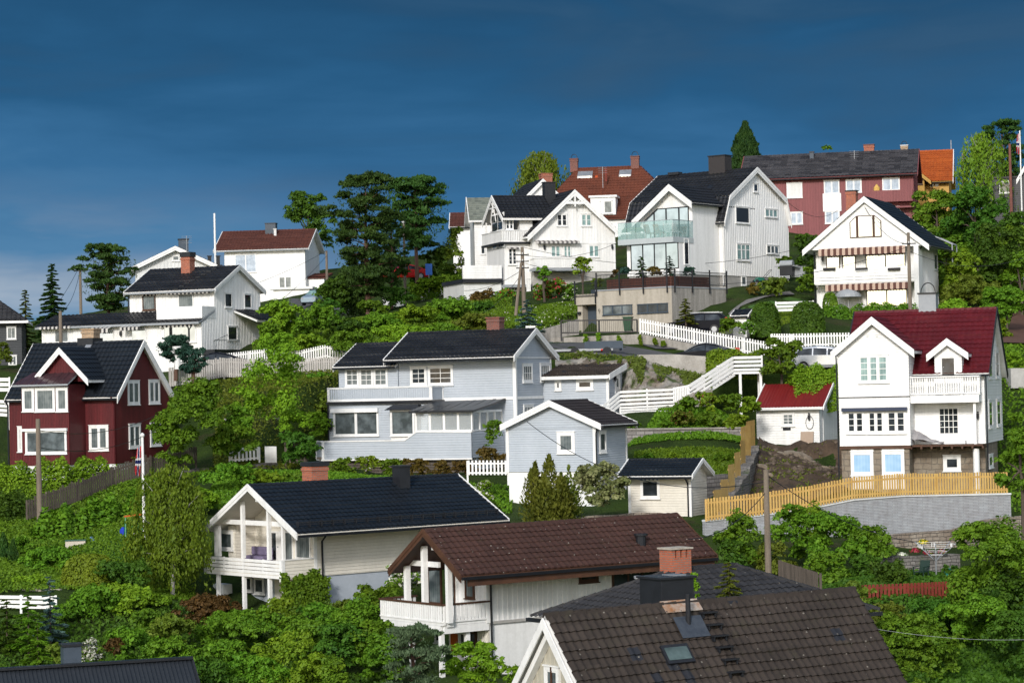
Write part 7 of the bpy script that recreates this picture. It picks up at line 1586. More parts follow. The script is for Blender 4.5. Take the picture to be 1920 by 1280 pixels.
hedge([Q(770,515,219),Q(870,506,220)],2.2,1.5,tops=True,label='clipped hedge by the upper white fence',mat='mid',leaf=.2)
hedge([Q(1480,695,148.5),Q(1570,685,149)],2.6,2.6,tops=True,label='ivy covered bank above the red roofed shed',mat='light',name='ivy_bank',cat='ivy',leaf=.15)
hedge([Q(1325,658,152),Q(1425,660,152)],1.6,2.4,tops=True,label='ivy mat hanging over the road edge behind the stair landing',mat='light',name='ivy_bank',cat='ivy',leaf=.15)
def wall_vine(h,x0,x1,z0,z1,label,mat,n=2600,y=-.12,leaf=.16,thick=.3):
    rng=np.random.default_rng(9); P=np.stack((rng.uniform(x0,x1,n),y-rng.random(n)*thick,rng.uniform(z0,z1,n)),1); k=np.sin(P[:,0]*3.1)+np.sin(P[:,0]*7.3+1); keep=P[:,2]<z1-(.25+.16*k); P=P[keep]; n=len(P)
    o=leafmesh('vine',P,np.array((0,-1.,.4))+rng.normal(0,.5,(n,3)),rng.uniform(.6,1.3,n)*leaf,.7,[LM[mat]],rng=rng); o.matrix_world=h.M.copy(); return tag(o,label,'vine')
hc,fc=HH['cream_house']; A=fc.rect(492,640,750,872)
wall_vine(hc,A[0],A[1],A[2],A[3],'thick green vine climbing the corner of the cream house','mid',5200,thick=.5)

for px,yt,D,l in ((1098,628,168.3,'weed tuft at the left end of the concrete wall'),(1122,624,168.1,'tall weed below the iron railing'),(1160,630,167.8,'weed tuft below the right end of the iron railing'),(1200,628,167.2,'tall weed under the left end of the sloping picket fence'),(1228,634,166.6,'weed clump behind the low black saloon car'),(1244,640,166.2,'weed at the nose of the low black saloon car')):
    P_('bush',px,yt,D,10,l,'weed','light',group='weeds along the concrete wall',ybase=652,name='weed',leaf=.15,cover=.8)
# ================================================================ walls, roads, fences, stairs, cars, poles
def top(o,label,cat,group=None): return tag(o,label,cat,group)
def xy(pts): return [(p.x,p.y) for p in pts]
drape('road',xy([at(985,690,163),at(1030,640,170),at(1230,648,165),at(1430,668,160.5),at(1700,700,157.5),at(1700,712,150.5),at(1480,690,153),at(1290,670,155.5),at(1100,668,156.5)]),.05,ASPH)
drape('driveway',xy([at(1190,628,168),at(1380,620,170),at(1390,640,166),at(1230,645,165.8)]),.06,ASPH)
drape('road',xy([at(540,575,250),at(660,572,226),at(660,580,218),at(540,590,238)]),.06,ASPH)
LAWN=LM['grass']
LAWNM=paint('mown_grass',(.055,.14,.012),(.035,.095,.010),.95,1.3)
for k,pp in enumerate(([(1320,592,168),(1480,545,182),(1530,548,182),(1530,585,176),(1430,596,171),(1360,602,168)],[(1345,905,130),(1390,905,131),(1395,868,136),(1350,870,136)],[(70,1045,119),(280,1035,116.5),(290,985,125),(80,1020,124)],[(1640,1105,98.5),(1840,1105,99),(1840,1075,102),(1660,1070,102)],[(1755,1285,83),(1990,1290,83),(1960,1205,94),(1770,1215,92)],[(600,1290,87),(720,1285,87.5),(760,1235,96),(640,1240,95)],[(205,890,141),(290,885,141),(300,868,146),(200,880,146)])):
    drape('lawn',xy([at(*q) for q in pp]),.05,LAWNM)
DIRT=paint('bare_earth',(.08,.054,.035),(.035,.024,.016),.95,.9)
drape('bare_slope',xy([at(1385,905,130),at(1430,835,144),at(1600,840,146),at(1600,905,131.5),at(1585,925,129),at(1400,945,124)]),.12,DIRT,sub=.35,rough=.3)
drape('gravel_path',xy([at(1365,575,172),at(1450,538,182),at(1480,530,184.5),at(1490,536,183.5),at(1400,560,178),at(1375,580,171)]),.09,paint('gravel',(.2,.19,.18),(.12,.115,.11),.95,5))
drape('brown_steps_path',xy([at(1875,650,160),at(1935,650,160),at(1935,565,185),at(1900,570,184)]),.3,paint('brown_path',(.12,.06,.04),(.08,.04,.028),.9,2))
# grass tufts and ground cover: nobody could count them
def ground_cover(name,pp,n,mat,size,lift=.06,seed=1,up=1.2,asp=.35,flow=None):
    rng=np.random.default_rng(seed); q=[at(*c) for c in pp]; X=np.array([(p.x,p.y) for p in q]); lo,hi=X.min(0),X.max(0); pts=rng.uniform(lo,hi,(n*3,2)); ins=np.zeros(len(pts),bool)
    for i in range(len(X)):
        a,b=X[i],X[(i+1)%len(X)]; c=((a[1]>pts[:,1])!=(b[1]>pts[:,1]))&(pts[:,0]<(b[0]-a[0])*(pts[:,1]-a[1])/(b[1]-a[1]+1e-9)+a[0]); ins^=c
    pts=pts[ins][:n]; n=len(pts)
    if not n: print('EMPTY',pp); return
    z=zts(pts); P=np.stack((pts[:,0],pts[:,1],z+lift+rng.random(n)*size*.6),1); ax=np.stack((rng.normal(0,.5,n),rng.normal(0,.5,n),np.ones(n)*up),1)
    ms=[LM[mat]]; mi=None
    if flow: ms.append(LM[flow[0]]); mi=(rng.random(n)<flow[1]).astype(int)
    o=leafmesh(name,P,rng.normal(size=(n,3))+np.array((0,-.6,.3)),rng.uniform(.6,1.3,n)*size,asp,ms,mi,axis=ax,rng=rng); return tag(o,kind='stuff')
ground_cover('ground_cover',[(-60,1120,105),(330,1120,108),(720,1180,100),(720,1320,84),(-60,1320,84)],26000,'dark',0.2,.1,2,.4,.6)
ground_cover('ground_cover',[(-60,1120,109),(380,1120,112),(300,900,136),(420,880,142),(-60,960,135)],33800,'mid',0.17,.1,3,.4,.6)
ground_cover('ground_cover',[(380,960,126),(960,980,126),(960,880,134),(420,880,142)],18200,'mid',0.16,.1,4,.4,.6)
ground_cover('ground_cover',[(400,720,160),(640,720,160),(640,880,141),(400,880,142)],11700,'olive',0.17,.1,5,.4,.6)
ground_cover('ground_cover',[(470,700,163),(960,650,162),(960,560,200),(480,580,190)],20800,'mid',0.21,.1,6,.4,.6)
ground_cover('ground_cover',[(1560,720,152),(1950,900,125),(1950,560,190),(1700,590,182)],20800,'mid',0.21,.1,7,.4,.6)
ground_cover('ground_cover',[(1700,590,182),(1960,600,182),(1960,400,225),(1650,440,225)],20800,'dark',0.26,.1,8,.4,.6)
ground_cover('ground_cover',[(1580,1300,82),(1960,1300,82),(1960,1090,100),(1320,1010,112),(1340,1100,104)],28600,'dark',0.18,.1,9,.4,.6)
ground_cover('ground_cover',[(1175,835,139.5),(1410,832,140),(1420,745,148),(1250,760,147)],11700,'mid',0.16,.1,10,.4,.6)
ground_cover('ground_cover',[(1190,905,127),(1395,905,131.5),(1400,850,138),(1190,852,138)],15000,'mid',.19,.05,21,.7,.5)
ground_cover('ground_cover',[(1330,605,168),(1500,560,178),(1530,560,180),(1530,600,172),(1440,625,167)],6500,'light',0.13,.03,11,1.2,.3)
ground_cover('ground_cover',[(1390,905,130),(1430,838,143),(1600,845,145),(1600,900,132),(1400,940,124)],3200,'olive',0.15,.1,12,.6,.5)
ground_cover('ground_cover',[(860,620,180),(1090,620,174),(1090,560,186),(860,560,190)],11700,'mid',0.2,.1,13,.5,.6,('white',.03))
ground_cover('ground_cover',[(1930,1300,84),(2400,1300,84),(2400,430,225),(1930,430,225)],16000,'mid',.45,.1,31,.5,.6)
ground_cover('ground_cover',[(-60,1300,84),(-400,1300,84),(-400,640,190),(-60,640,190)],14000,'mid',.45,.1,32,.5,.6)
# ---------------- walls
def wallpath(name,pts,thick,h,mat,label,cat='wall',capm=None,base=3,seg=1.2,jit=0):
    """wall whose top edge runs through the given world points"""
    mb=MB(mat); rng=random.Random(4)
    P=[]
    for a,b in zip(pts,pts[1:]):
        n=max(1,int((b-a).length/seg)); P+= [a.lerp(b,k/n) for k in range(n)]
    P.append(pts[-1]); P=[p+Vector((0,0,rng.uniform(-jit,jit))) for p in P]
    for a,b in zip(P,P[1:]):
        e=(b-a); nx=Vector((-e.y,e.x,0)).normalized()*thick; zb=min(a.z,b.z)-h
        A=Vector((a.x,a.y,zb)); B=Vector((b.x,b.y,zb)); mb.hexa([A,B,B+nx,A+nx,a,b,b+nx,a+nx])
    o=mb.build(name); top(o,label,cat)
    if capm:
        c=MB(capm)
        for a,b in zip(pts,pts[1:]):
            nx=Vector((-(b-a).y,(b-a).x,0)).normalized(); u=Vector((0,0,.003)); c.hexa([a-nx*.06+u,b-nx*.06+u,b+nx*(thick+.06)+u,a+nx*(thick+.06)+u]+[q+Vector((0,0,.09)) for q in (a-nx*.06,b-nx*.06,b+nx*(thick+.06),a+nx*(thick+.06))])
        c.build('coping',o)
    return o
wallpath('concrete_wall',[Q(1020,634,169.5),Q(1200,626,167.6),Q(1300,645,165.2),Q(1440,672,162.2),Q(1500,674,161.4)],.3,3.2,CONC2,'stained concrete retaining wall below the white picket fence','wall')
wallpath('concrete_wall',[Q(1005,622,171),Q(1085,598,172.5)],.3,3,CONC2,'sloping concrete wing wall left of the garage door','wall')
wallpath('retaining_wall',[Q(1195,665,155.2),Q(1262,664,154.8),Q(1325,668,154)],.5,1.9,paint('shuttered_concrete',(.42,.4,.37),(.26,.245,.22),.9,1.2),'rough grey concrete edge of the road above the mossy cliff','wall')
wallpath('block_wall',[Q(1172,806,141),Q(1405,803,141.5)],.4,1.6,BLOCKG,'grey concrete block retaining wall below the white stairs','wall',CONC2)
wallpath('block_wall',[Q(1322,892,128),Q(1365,888,130)],.3,1.2,BLOCKG,'short grey block wall right of the cream cabin','wall')
wallpath('painted_wall',[Q(1322,978,116.5),Q(1420,968,117.5),Q(1520,954,118.6),Q(1600,938,119.6),Q(1690,931,121),Q(1895,927,123.5)],.3,3.2,BLOCKP,'long white painted block wall under the raw timber fence','wall',WHITE2)
wallpath('stone_wall',[Q(1610,1010,116),Q(1690,1000,117.5),Q(1800,990,119),Q(1850,975,120.5),Q(1930,968,122)],.5,1.2,STONET,'low tan stone footing below the painted block wall','wall',jit=.06)
wallpath('stone_wall',[Q(1640,1046,105.5),Q(1700,1040,106),Q(1800,1040,107)],.5,1.8,STONEW,'dry stone terrace wall behind the drying rack','wall',jit=.07,seg=.5)
wallpath('stone_wall',[Q(1620,1128,96),Q(1700,1126,96.3),Q(1795,1122,97)],.4,.9,STONET,'low stone base under the red picket fence','wall',jit=.04)
wallpath('stone_wall',[Q(300,893,138.5),Q(350,880,140),Q(392,878,141)],.5,2.2,STONEW,'dry stone wall right of the flagpole top','wall',jit=.08,seg=.5)
wallpath('stone_wall',[Q(395,885,141),Q(480,870,142),Q(520,868,142.6)],.5,1.4,STONEW,'dry stone wall under the white garden gate','wall',jit=.06,seg=.5)
wallpath('stone_wall',[Q(30,1000,128),Q(75,985,129.5),Q(175,950,132)],.6,1.0,STONEW,'rocky edge below the old grey picket fence','wall',jit=.12,seg=.5)
wallpath('stone_wall',[Q(1075,968,122.3),Q(1180,962,122),Q(1300,962,122.5)],.4,1.0,STONET,'low stone footing in front of the tiny cream cabin','wall',jit=.05,seg=.5)
wallpath('stone_wall',[Q(1270,985,112),Q(1318,1005,112)],.6,1.6,STONET,'tan stone corner right of the brown tiled roof','wall',jit=.1,seg=.4)
wallpath('stone_wall',[Q(1372,930,121.5),Q(1396,900,125),Q(1412,868,131),Q(1424,838,138)],.8,2.2,STONEW,'dry stone embankment beside the stepped timber fence','wall',jit=.15,seg=.5)
wallpath('concrete_wall',[Q(-20,1102,111),Q(112,1104,110)],.25,1.4,CONC,'pale concrete wall above the white slatted fence','wall')
wallpath('stone_steps',[Q(1895,690,148),Q(1935,690,148)],3,1.2,GREYFND,'grey concrete steps at the right frame edge','steps')
# mossy cliff: rough rock face with moss mats
def cliff():
    top_=[Q(1040,664,157.5),Q(1150,664,157),Q(1178,670,155.6),Q(1210,676,154.8),Q(1262,690,154),Q(1300,702,152.8),Q(1330,712,151.5)]
    bot=[Q(1040,715,155.5),Q(1150,722,155),Q(1178,768,150),Q(1210,768,148.6),Q(1262,765,147.5),Q(1300,768,147),Q(1330,770,146.5)]
    nx,nz=80,26; rng=np.random.default_rng(5); V=[]
    for j in range(nz):
        for i in range(nx):
            t=i/(nx-1)*(len(top_)-1); k=min(int(t),len(top_)-2); f=t-k; a=top_[k].lerp(top_[k+1],f); b=bot[k].lerp(bot[k+1],f); p=b.lerp(a,j/(nz-1)); p.y-=.7+1.1*math.sin(math.pi*j/(nz-1)); 
            V.append(p)
    from mathutils import noise as mn
    V=[v+Vector((0,-1,.2))*(mn.fractal(v*.55,1.0,2.0,5)*1.1+abs(mn.noise(v*1.4))*.5) for v in V]
    F=[(j*nx+i,j*nx+i+1,(j+1)*nx+i+1,(j+1)*nx+i) for j in range(nz-1) for i in range(nx-1)]
    me=bpy.data.meshes.new('cliff'); me.from_pydata([tuple(v) for v in V],[],F); me.materials.append(ROCK); me.update(); o=bpy.data.objects.new('cliff',me); COL.objects.link(o); tag(o,kind='structure')
    # moss cushions and hanging ivy on it
    A=np.array([tuple(v) for v in V]).reshape(nz,nx,3); n=13000; u=rng.random(n)*(nx-1.01); w=1-rng.random(n)**1.5; nzv=np.array([mn.noise(Vector((a*.16,b*2.2,7.))) for a,b in zip(u,w)]); keep=nzv+(w-.72)*1.7>.12; u,w=u[keep],w[keep]; n=len(u); i=u.astype(int); j=(w*(nz-1.01)).astype(int); P=A[j,i]+(A[j,i+1]-A[j,i])*(u-i)[:,None]; P[:,2]+=rng.normal(0,.08,n); P[:,1]-=.12+.12*rng.random(n)
    k=leafmesh('moss_and_ivy',P,np.array((0,-.7,.8))+rng.normal(0,.5,(n,3)),rng.uniform(.6,1.4,n)*.17,.7,[LM['moss']],rng=rng); tag(k,kind='stuff')
cliff()
def rubble(pp,n,mat,seed):
    rng=random.Random(seed); q=[at(*c) for c in pp]; bm=bmesh.new()
    for k in range(n):
        u,v=rng.random(),rng.random(); p=q[0].lerp(q[1],u).lerp(q[3].lerp(q[2],u),v); r=.05+.22*rng.random()**3; g=bmesh.ops.create_icosphere(bm,subdivisions=1,radius=r)
        c=Vector((p.x,p.y,zt(p.x,p.y)+.15))
        for w in g['verts']: w.co=Vector((w.co.x*rng.uniform(.7,1.3),w.co.y*rng.uniform(.7,1.3),w.co.z*rng.uniform(.5,1)))+c
    me=bpy.data.meshes.new('rubble'); bm.to_mesh(me); bm.free(); me.materials.append(mat); o=bpy.data.objects.new('rubble',me); COL.objects.link(o); tag(o,kind='stuff')
rubble([(1390,900,130.5),(1590,905,132),(1590,842,145),(1425,840,143)],380,paint('soil_stones',(.15,.115,.085),(.06,.045,.033),.9,4),3)
# ---------------- fences along world points
def fence(name,pts,h,label,mat,cat='fence',w=.09,gap=.05,post=2.0,postm=None,rails=(.2,.8),d=.022,jit=0,drop=.5):
    rng=random.Random(7); root=empty(name,pts[0],0,label,cat); o0=pts[0]; mb=MB(mat); rb=MB(postm or mat)
    L=0
    for a,b in zip(pts,pts[1:]):
        e=b-a; l=Vector((e.x,e.y,0)).length; u=Vector((e.x,e.y,0)).normalized(); nx=Vector((u.y,-u.x,0)); n=max(1,int(l/(w+gap)))
        for k in range(n):
            c=a.lerp(b,(k+.5)/n)-o0; hh=h*(1+rng.uniform(-jit,jit)); zb=Vector((0,0,.06)); hz=Vector((0,0,hh)); s=u*w/2; f=nx*d
            mb.prism([c-s+zb,c+s+zb,c+s+hz,c-s+hz],f)
        for r in rails: rb.bar(a-o0+Vector((0,0,h*r))-nx*.03,b-o0+Vector((0,0,h*r))-nx*.03,.045,.09)
        m=max(1,int(round(l/post)))
        for k in range(m+1):
            c=a.lerp(b,k/m)-o0-nx*.1; rb.box(c.x-.05,c.x+.05,c.y-.05,c.y+.05,c.z-drop,c.z+h*.97)
    mb.build('pickets',root); rb.build('posts_and_rails',root); return root
def onto(px0,py0,D0,px1,py1,D1): return [Q(px0,py0,D0),Q(px1,py1,D1)]
fence('timber_fence',[Q(1326,978,116.4),Q(1420,968,117.4),Q(1520,953,118.5),Q(1600,937,119.5),Q(1690,930,120.9),Q(1890,926,123.4)],1.13,'long raw timber picket fence on the painted block wall',PINE,w=.1,gap=.055,drop=-.02,jit=.02)
st=[(1338,938,1352,936,117.5,.5),(1352,937,1366,935,119.5,1.0),(1366,914,1378,911,122.5,1.15),(1378,890,1389,887,126,1.15),(1389,866,1398,864,130,1.15),(1390,852,1408,846,133,1.5),(1400,830,1416,826,137,1.2)]
o=empty('timber_fence',Q(1340,940,117.5),0,'stepped raw timber fence climbing beside the bare earth slope','fence')
for x0,y0,x1,y1,D,hh in st:
    a,b=Q(x0,y0,D),Q(x1,y1,D+1.2); mb=MB(PINE); e=(b-a); n=5
    for k in range(n):
        p=a.lerp(b,(k+.04)/n)-o.location; q=a.lerp(b,(k+.96)/n)-o.location; mb.prism([p-Vector((0,0,.6)),q-Vector((0,0,.6)),q+Vector((0,0,hh)),p+Vector((0,0,hh))],(0,.03,0))
    mb.bar(a-o.location+Vector((0,.06,hh*.8)),b-o.location+Vector((0,.06,hh*.8)),.04,.09); mb.bar(a-o.location+Vector((0,.06,hh*.15)),b-o.location+Vector((0,.06,hh*.15)),.04,.09); mb.build('fence_panel',o)
fence('picket_fence',[Q(1199,626,167.8),Q(1300,645,165.4),Q(1440,672,162.4)],1.1,'white picket fence sloping down along the concrete wall',WHITE,w=.1,gap=.1,jit=.02)
fence('picket_fence',[Q(1486,652,161.7),Q(1600,650,161)],.95,'white picket fence behind the silver car',WHITE,w=.1,gap=.09)
fence('garden_gate',[Q(1446,652,162.2),Q(1483,652,161.8)],.95,'white arched picket gate between the clipped bushes','gate' and WHITE,cat='gate',w=.1,gap=.06)
fence('picket_fence',[Q(53,976,130.5),Q(90,960,131.5),Q(150,940,133.5),Q(215,912,136),Q(285,890,138)],1.15,'old grey weathered picket fence climbing the bank below the oxblood house',OLDWOOD,w=.13,gap=.04,jit=.1)
fence('picket_fence',[Q(285,890,138.2),Q(370,870,141.5)],1.05,'old grey weathered fence continuing behind the flagpole',OLDWOOD,w=.13,gap=.06,jit=.1)
fence('picket_fence',[Q(534,868,142.5),Q(575,872,142)],1.3,'weathered picket fence beside the angled deck panel',OLDWOOD,w=.12,gap=.09,jit=.06)
fence('picket_fence',[Q(318,727,160.5),Q(420,708,160.5),Q(500,712,160),Q(640,708,159.5)],1.35,'weathered white board fence on the bank above the airy garden tree',paint('grey_white_boards',(.48,.46,.43),(.3,.28,.26),.8,1.5,streak=True),w=.12,gap=.03,jit=.04)
fence('picket_fence',[Q(415,690,162),Q(520,678,162.5),Q(560,684,162),Q(612,672,162),Q(650,684,162)],.95,'bright white picket fence with raised point above the weathered board fence',WHITE,w=.09,gap=.06)
fence('picket_fence',[Q(431,868,142.4),Q(487,863,142.8)],.85,'small white picket fence panel below the red shed',WHITE,w=.12,gap=.09)
g=MB(WHITE); a,b=Q(497,873,142.8),Q(519,873,143); g.prism([a,b,b+Vector((0,0,1.15)),a+Vector((0,0,1.15))],(0,.05,0)); tag(g.build('garden_gate'),'plain white board gate right of the small picket panel','gate')
fence('picket_fence',[Q(876,892,131.5),Q(952,892,131)],.85,'white picket fence left of the blue annex',WHITE,w=.1,gap=.09)
fence('picket_fence',[Q(790,568,219),Q(870,552,219)],.95,'upper white picket fence left of the low white garage',WHITE,w=.12,gap=.07)
fence('picket_fence',[Q(718,572,216),Q(760,578,214)],1.1,'short white fence between the two tall pine trunks',WHITE,w=.16,gap=.03)
fence('picket_fence',[Q(608,562,240),Q(634,560,240)],1.1,'white picket gate behind the parked silver blue car',WHITE,w=.14,gap=.05)
fence('red_fence',[Q(1620,1130,95.8),Q(1700,1127,96.1),Q(1797,1122,96.8)],.72,'red picket fence in the lower right garden',REDF,w=.11,gap=.04)
fence('picket_fence',[Q(1460,1085,101),Q(1535,1110,98)],.8,'short weathered fence right of the dark hipped roof',OLDWOOD,w=.1,gap=.03)
def slatfence(name,a,b,h,n,label,mat=None,fill=.7):
    root=empty(name,a,0,label,'fence'); mb=MB(mat or WHITE); e=b-a; nx=Vector((e.y,-e.x,0)).normalized(); s=h/n
    for k in range(n): mb.bar(nx*.03+Vector((0,0,s*(k+.5))),e+nx*.03+Vector((0,0,s*(k+.5))),.03,s*fill)
    mb.build('slats',root); m=max(1,int(e.length/1.6))
    for k in range(m+1): c=e*(k/m); p=MB(mat or WHITE); p.box(c.x-.05,c.x+.05,c.y-.04,c.y+.04,c.z-.8,c.z+h); p.build('post',root)
    return root
slatfence('slatted_fence',Q(-25,1140,107),Q(105,1142,106),.62,3,'white slatted fence at the left edge below the pale concrete wall')
slatfence('slatted_fence',Q(-15,735,160),Q(18,735,160),1.0,3,'white slatted railing at the left edge beside the oxblood house')
slatfence('slatted_fence',Q(-15,780,152),Q(16,782,152),1.1,4,'lower white railing panel at the left edge')
slatfence('slatted_fence',Q(1455,585,170.5),Q(1525,583,171),.75,3,'white slatted bench like screen on the lawn above the clipped bushes')
fence('iron_railing',[Q(1052,626,168.6),Q(1195,624,168)],.95,'black iron railing in front of the garage door',METALB,cat='railing',w=.02,gap=.11,post=2.2,rails=(.08,.97))
# ---------------- white stairs
def stairs():
    root=empty('garden_stairs',Q(1290,750,147),0,'white wooden garden stairs with slatted railing up to a landing on posts','stairs'); o0=root.location
    lA,lB=Q(1377,697,149.5),Q(1429,696,149.5); mA,mB=Q(1292,752,147.5),Q(1264,756,147.4); pA,pB=Q(1163,762,146.6),Q(1264,757,147.4); q=Q(1130,790,145.6)
    def rail(mb,a,b,h,n,fill=.6,off=0):
        a=a-o0; b=b-o0; s=h/n
        for k in range(n): z=Vector((0,off,s*(k+.5))); mb.bar(a+z,b+z,.035,s*fill)
        m=max(1,int((b-a).length/1.3))
        for k in range(m+1): c=a.lerp(b,k/m); mb.box(c.x-.05,c.x+.05,c.y+.03+off,c.y+.12+off,c.z-.1,c.z+h)
    mb=MB(WHITE); rail(mb,lA,lB,1.0,4); rail(mb,mA,lA,1.0,4); rail(mb,pA,pB,1.0,4); rail(mb,q,pA,1.0,4); mb.build('railing',root)
    mb=MB(WHITE); rail(mb,lA+Vector((0,1.2,0)),lB+Vector((0,1.2,0)),1.0,4); rail(mb,mA+Vector((0,1.2,0)),lA+Vector((0,1.2,0)),1.0,4); rail(mb,lB+Vector((0,.1,0)),lB+Vector((0,1.2,0)),1.0,4); mb.build('railing',root)
    a=(pB-o0); mb=MB(WHITE)
    for k in range(9): c=a.lerp(mA-o0,k/9); mb.box(c.x-.04,c.x+.04,c.y,c.y+.03,c.z+.05,c.z+1.0)
    mb.bar(a+Vector((0,.04,.95)),mA-o0+Vector((0,.04,.95)),.05,.09); mb.build('picket_panel',root)
    mb=MB(WHITE); rail(mb,pA-Vector((0,0,1.25)),pB-Vector((0,0,1.25)),1.25,8,.78,-.02); mb.build('screen',root)
    mb=MB(OLDWOOD)
    n=14
    for k in range(n): c=(mA-o0).lerp(lA-o0,(k+.5)/n); mb.box(c.x-.15,c.x+.15,c.y+.13,c.y+1.2,c.z-.03,c.z+.02)
    mb.build('treads',root)
    mb=MB(WHITE); d=lA-o0; e=lB-o0; mb.hexa([d+Vector((-.05,-.02,-.14)),e+Vector((.05,-.02,-.14)),e+Vector((.05,1.3,-.14)),d+Vector((-.05,1.3,-.14)),d+Vector((-.05,-.02,0)),e+Vector((.05,-.02,0)),e+Vector((.05,1.3,0)),d+Vector((-.05,1.3,0))]); mb.build('landing',root)
    mb=MB(WHITE); mb.bar(mA-o0+Vector((0,.1,-.12)),lA-o0+Vector((0,.1,-.12)),.06,.26); mb.build('stringer',root)
    for c in (d+Vector((.35,.05,0)),e+Vector((-.1,.05,0)),e+Vector((-.1,1.2,0))):
        mb=MB(WHITE); mb.box(c.x-.08,c.x+.08,c.y-.08,c.y+.08,c.z-3.2,c.z-.145); mb.build('post',root)
    mb=MB(OLDWOOD); p,r=pA-o0,mA-o0; mb.hexa([p+Vector((0,.12,-.1)),r+Vector((0,.12,-.1)),r+Vector((0,1.6,-.1)),p+Vector((0,1.6,-.1)),p+Vector((0,.12,0)),r+Vector((0,.12,0)),r+Vector((0,1.6,0)),p+Vector((0,1.6,0))]); mb.build('lower_landing',root)
stairs()
# ---------------- cars
def car(name,px,py,D,yaw,label,prof,win,L,Wd,body,group=None,roofbars=False,ratio=1.0):
    """lofted body: side profile (x,z) swept over half widths, wheels, glass, lamps"""
    p=at(px,py,D); root=empty(name,(p.x,p.y,p.z),R(yaw),label,'car',group)
    mb=MB(body); secs=[]
    xs=[q[0]*L for q in prof]
    for i,(x,zl_,zb_,zt_,wt) in enumerate(prof):
        w=Wd/2*(1-.10*abs(2*x-1)**3); wr=w*wt; X=(x-.5)*L
        pts=[(X,-w*.92,zl_),(X,-w,zl_+.2),(X,-w*.985,zb_),(X,-wr,zt_-.05*(zt_>zb_+.1)),(X,-wr*.8,zt_),(X,wr*.8,zt_),(X,wr,zt_-.05*(zt_>zb_+.1)),(X,w*.985,zb_),(X,w,zl_+.2),(X,w*.92,zl_)]
        secs.append(mb.add(pts))
    for a,b in zip(secs,secs[1:]):
        for j in range(9): mb.face([a+j,b+j,b+j+1,a+j+1])
        mb.face([a+9,b+9,b,a])
    mb.face([secs[0]+j for j in range(10)]); mb.face([secs[-1]+j for j in reversed(range(10))])
    bo=mb.build('body',root,smooth=False,bevel=.03)
    GL=G_DARK
    def lerp(x):
        for (a,b) in zip(prof,prof[1:]):
            if a[0]<=x<=b[0]: t=(x-a[0])/(b[0]-a[0]); return [a[k]+(b[k]-a[k])*t for k in range(5)]
    for k,(xa,xb,xc,xd) in enumerate(win):   # bottom a..d, top b..c
        for s in (-1,1):
            g=MB(GL); q=[]
            for x,tt in ((xa,.06),(xd,.06),(xc,.86),(xb,.86)):
                v=lerp(x); w=Wd/2*(1-.10*abs(2*x-1)**3); y=w*.985+(w*v[4]-w*.985)*tt+.012; q.append(((x-.5)*L,s*y,v[2]+(v[3]-.05-v[2])*tt))
            g.prism(q,(0,s*.014,0)); g.build('side_window',root)
    for x in (.17,.81):
        for s in (-1,1):
            t=MB(METALB); X=(x-.5)*L; t.tube([(X,s*(Wd/2-.2),.32),(X,s*(Wd/2+.01),.32)],.32,16); o=t.build('wheel',root); r=MB(METALG); r.tube([(X,s*(Wd/2+.012),.32),(X,s*(Wd/2+.022),.32)],.2,10); r.build('rim',o)
    return root,bo,lerp
CARB=paint('black_car_paint',(.006,.007,.011),(.006,.007,.011),.35,1,spec=.08); CARS=paint('silver_car_paint',(.55,.58,.62),(.5,.53,.57),.25,1,metal=.5); CARL=paint('silver_blue_car_paint',(.3,.38,.45),(.28,.36,.43),.25,1,metal=.4)
EST=[(0,.3,.6,.7,.9),(.02,.25,.72,.78,.9),(.24,.22,.88,.92,.9),(.30,.2,.9,1.0,.86),(.42,.2,.92,1.42,.76),(.6,.2,.92,1.5,.76),(.88,.22,.95,1.44,.76),(.97,.25,.95,1.0,.86),(1,.32,.7,.85,.9)]
SED=[(0,.3,.55,.62,.9),(.03,.25,.66,.7,.9),(.24,.22,.84,.88,.9),(.28,.2,.86,.94,.86),(.44,.2,.9,1.34,.72),(.56,.2,.9,1.43,.7),(.74,.2,.92,1.27,.72),(.9,.22,.92,1.0,.85),(.98,.25,.85,.93,.88),(1,.32,.65,.75,.9)]
MPV=[(0,.3,.6,.7,.9),(.02,.25,.75,.82,.9),(.16,.22,.92,.98,.9),(.22,.2,.95,1.06,.86),(.38,.2,.97,1.5,.76),(.6,.2,.98,1.6,.76),(.9,.22,1.0,1.5,.76),(.97,.25,1.0,1.15,.86),(1,.32,.75,.9,.9)]
def lamps(root,L,Wd,zf,zr):
    for s in (-1,1):
        m=MB(METALG); m.box(-L/2-.01,-L/2+.12,s*Wd*.28,s*Wd*.42,zf,zf+.16) if s>0 else m.box(-L/2-.01,-L/2+.12,-Wd*.42,-Wd*.28,zf,zf+.16); m.build('headlight',root)
        t=MB(REDTL); t.box(L/2-.14,L/2+.01,min(s*Wd*.34,s*Wd*.475),max(s*Wd*.34,s*Wd*.475),zr,zr+.42); t.build('tail_light',root)
REDTL=paint('tail_light_red',(.5,.02,.015),None,.2)
r_,b_,_=car('car',1305,627,169.5,-16,'black estate car with roof rails parked beside the concrete garage',EST,[(.28,.41,.46,.46),(.475,.475,.66,.66),(.675,.675,.86,.92)],4.8,1.85,CARB); lamps(r_,4.8,1.85,.6,.7)
rb=MB(METALG); rb.bar((-.6,-.6,1.52),(1.8,-.6,1.52),.04,.05); rb.bar((-.6,.6,1.52),(1.8,.6,1.52),.04,.05); rb.build('roof_rail',r_)
r_,b_,_=car('car',1318,684,157.5,-10,'low black saloon car half hidden behind the road edge',SED,[(.27,.43,.55,.55),(.56,.56,.76,.86)],4.7,1.85,CARB); lamps(r_,4.7,1.85,.55,.65)
tr=MB(METALG)
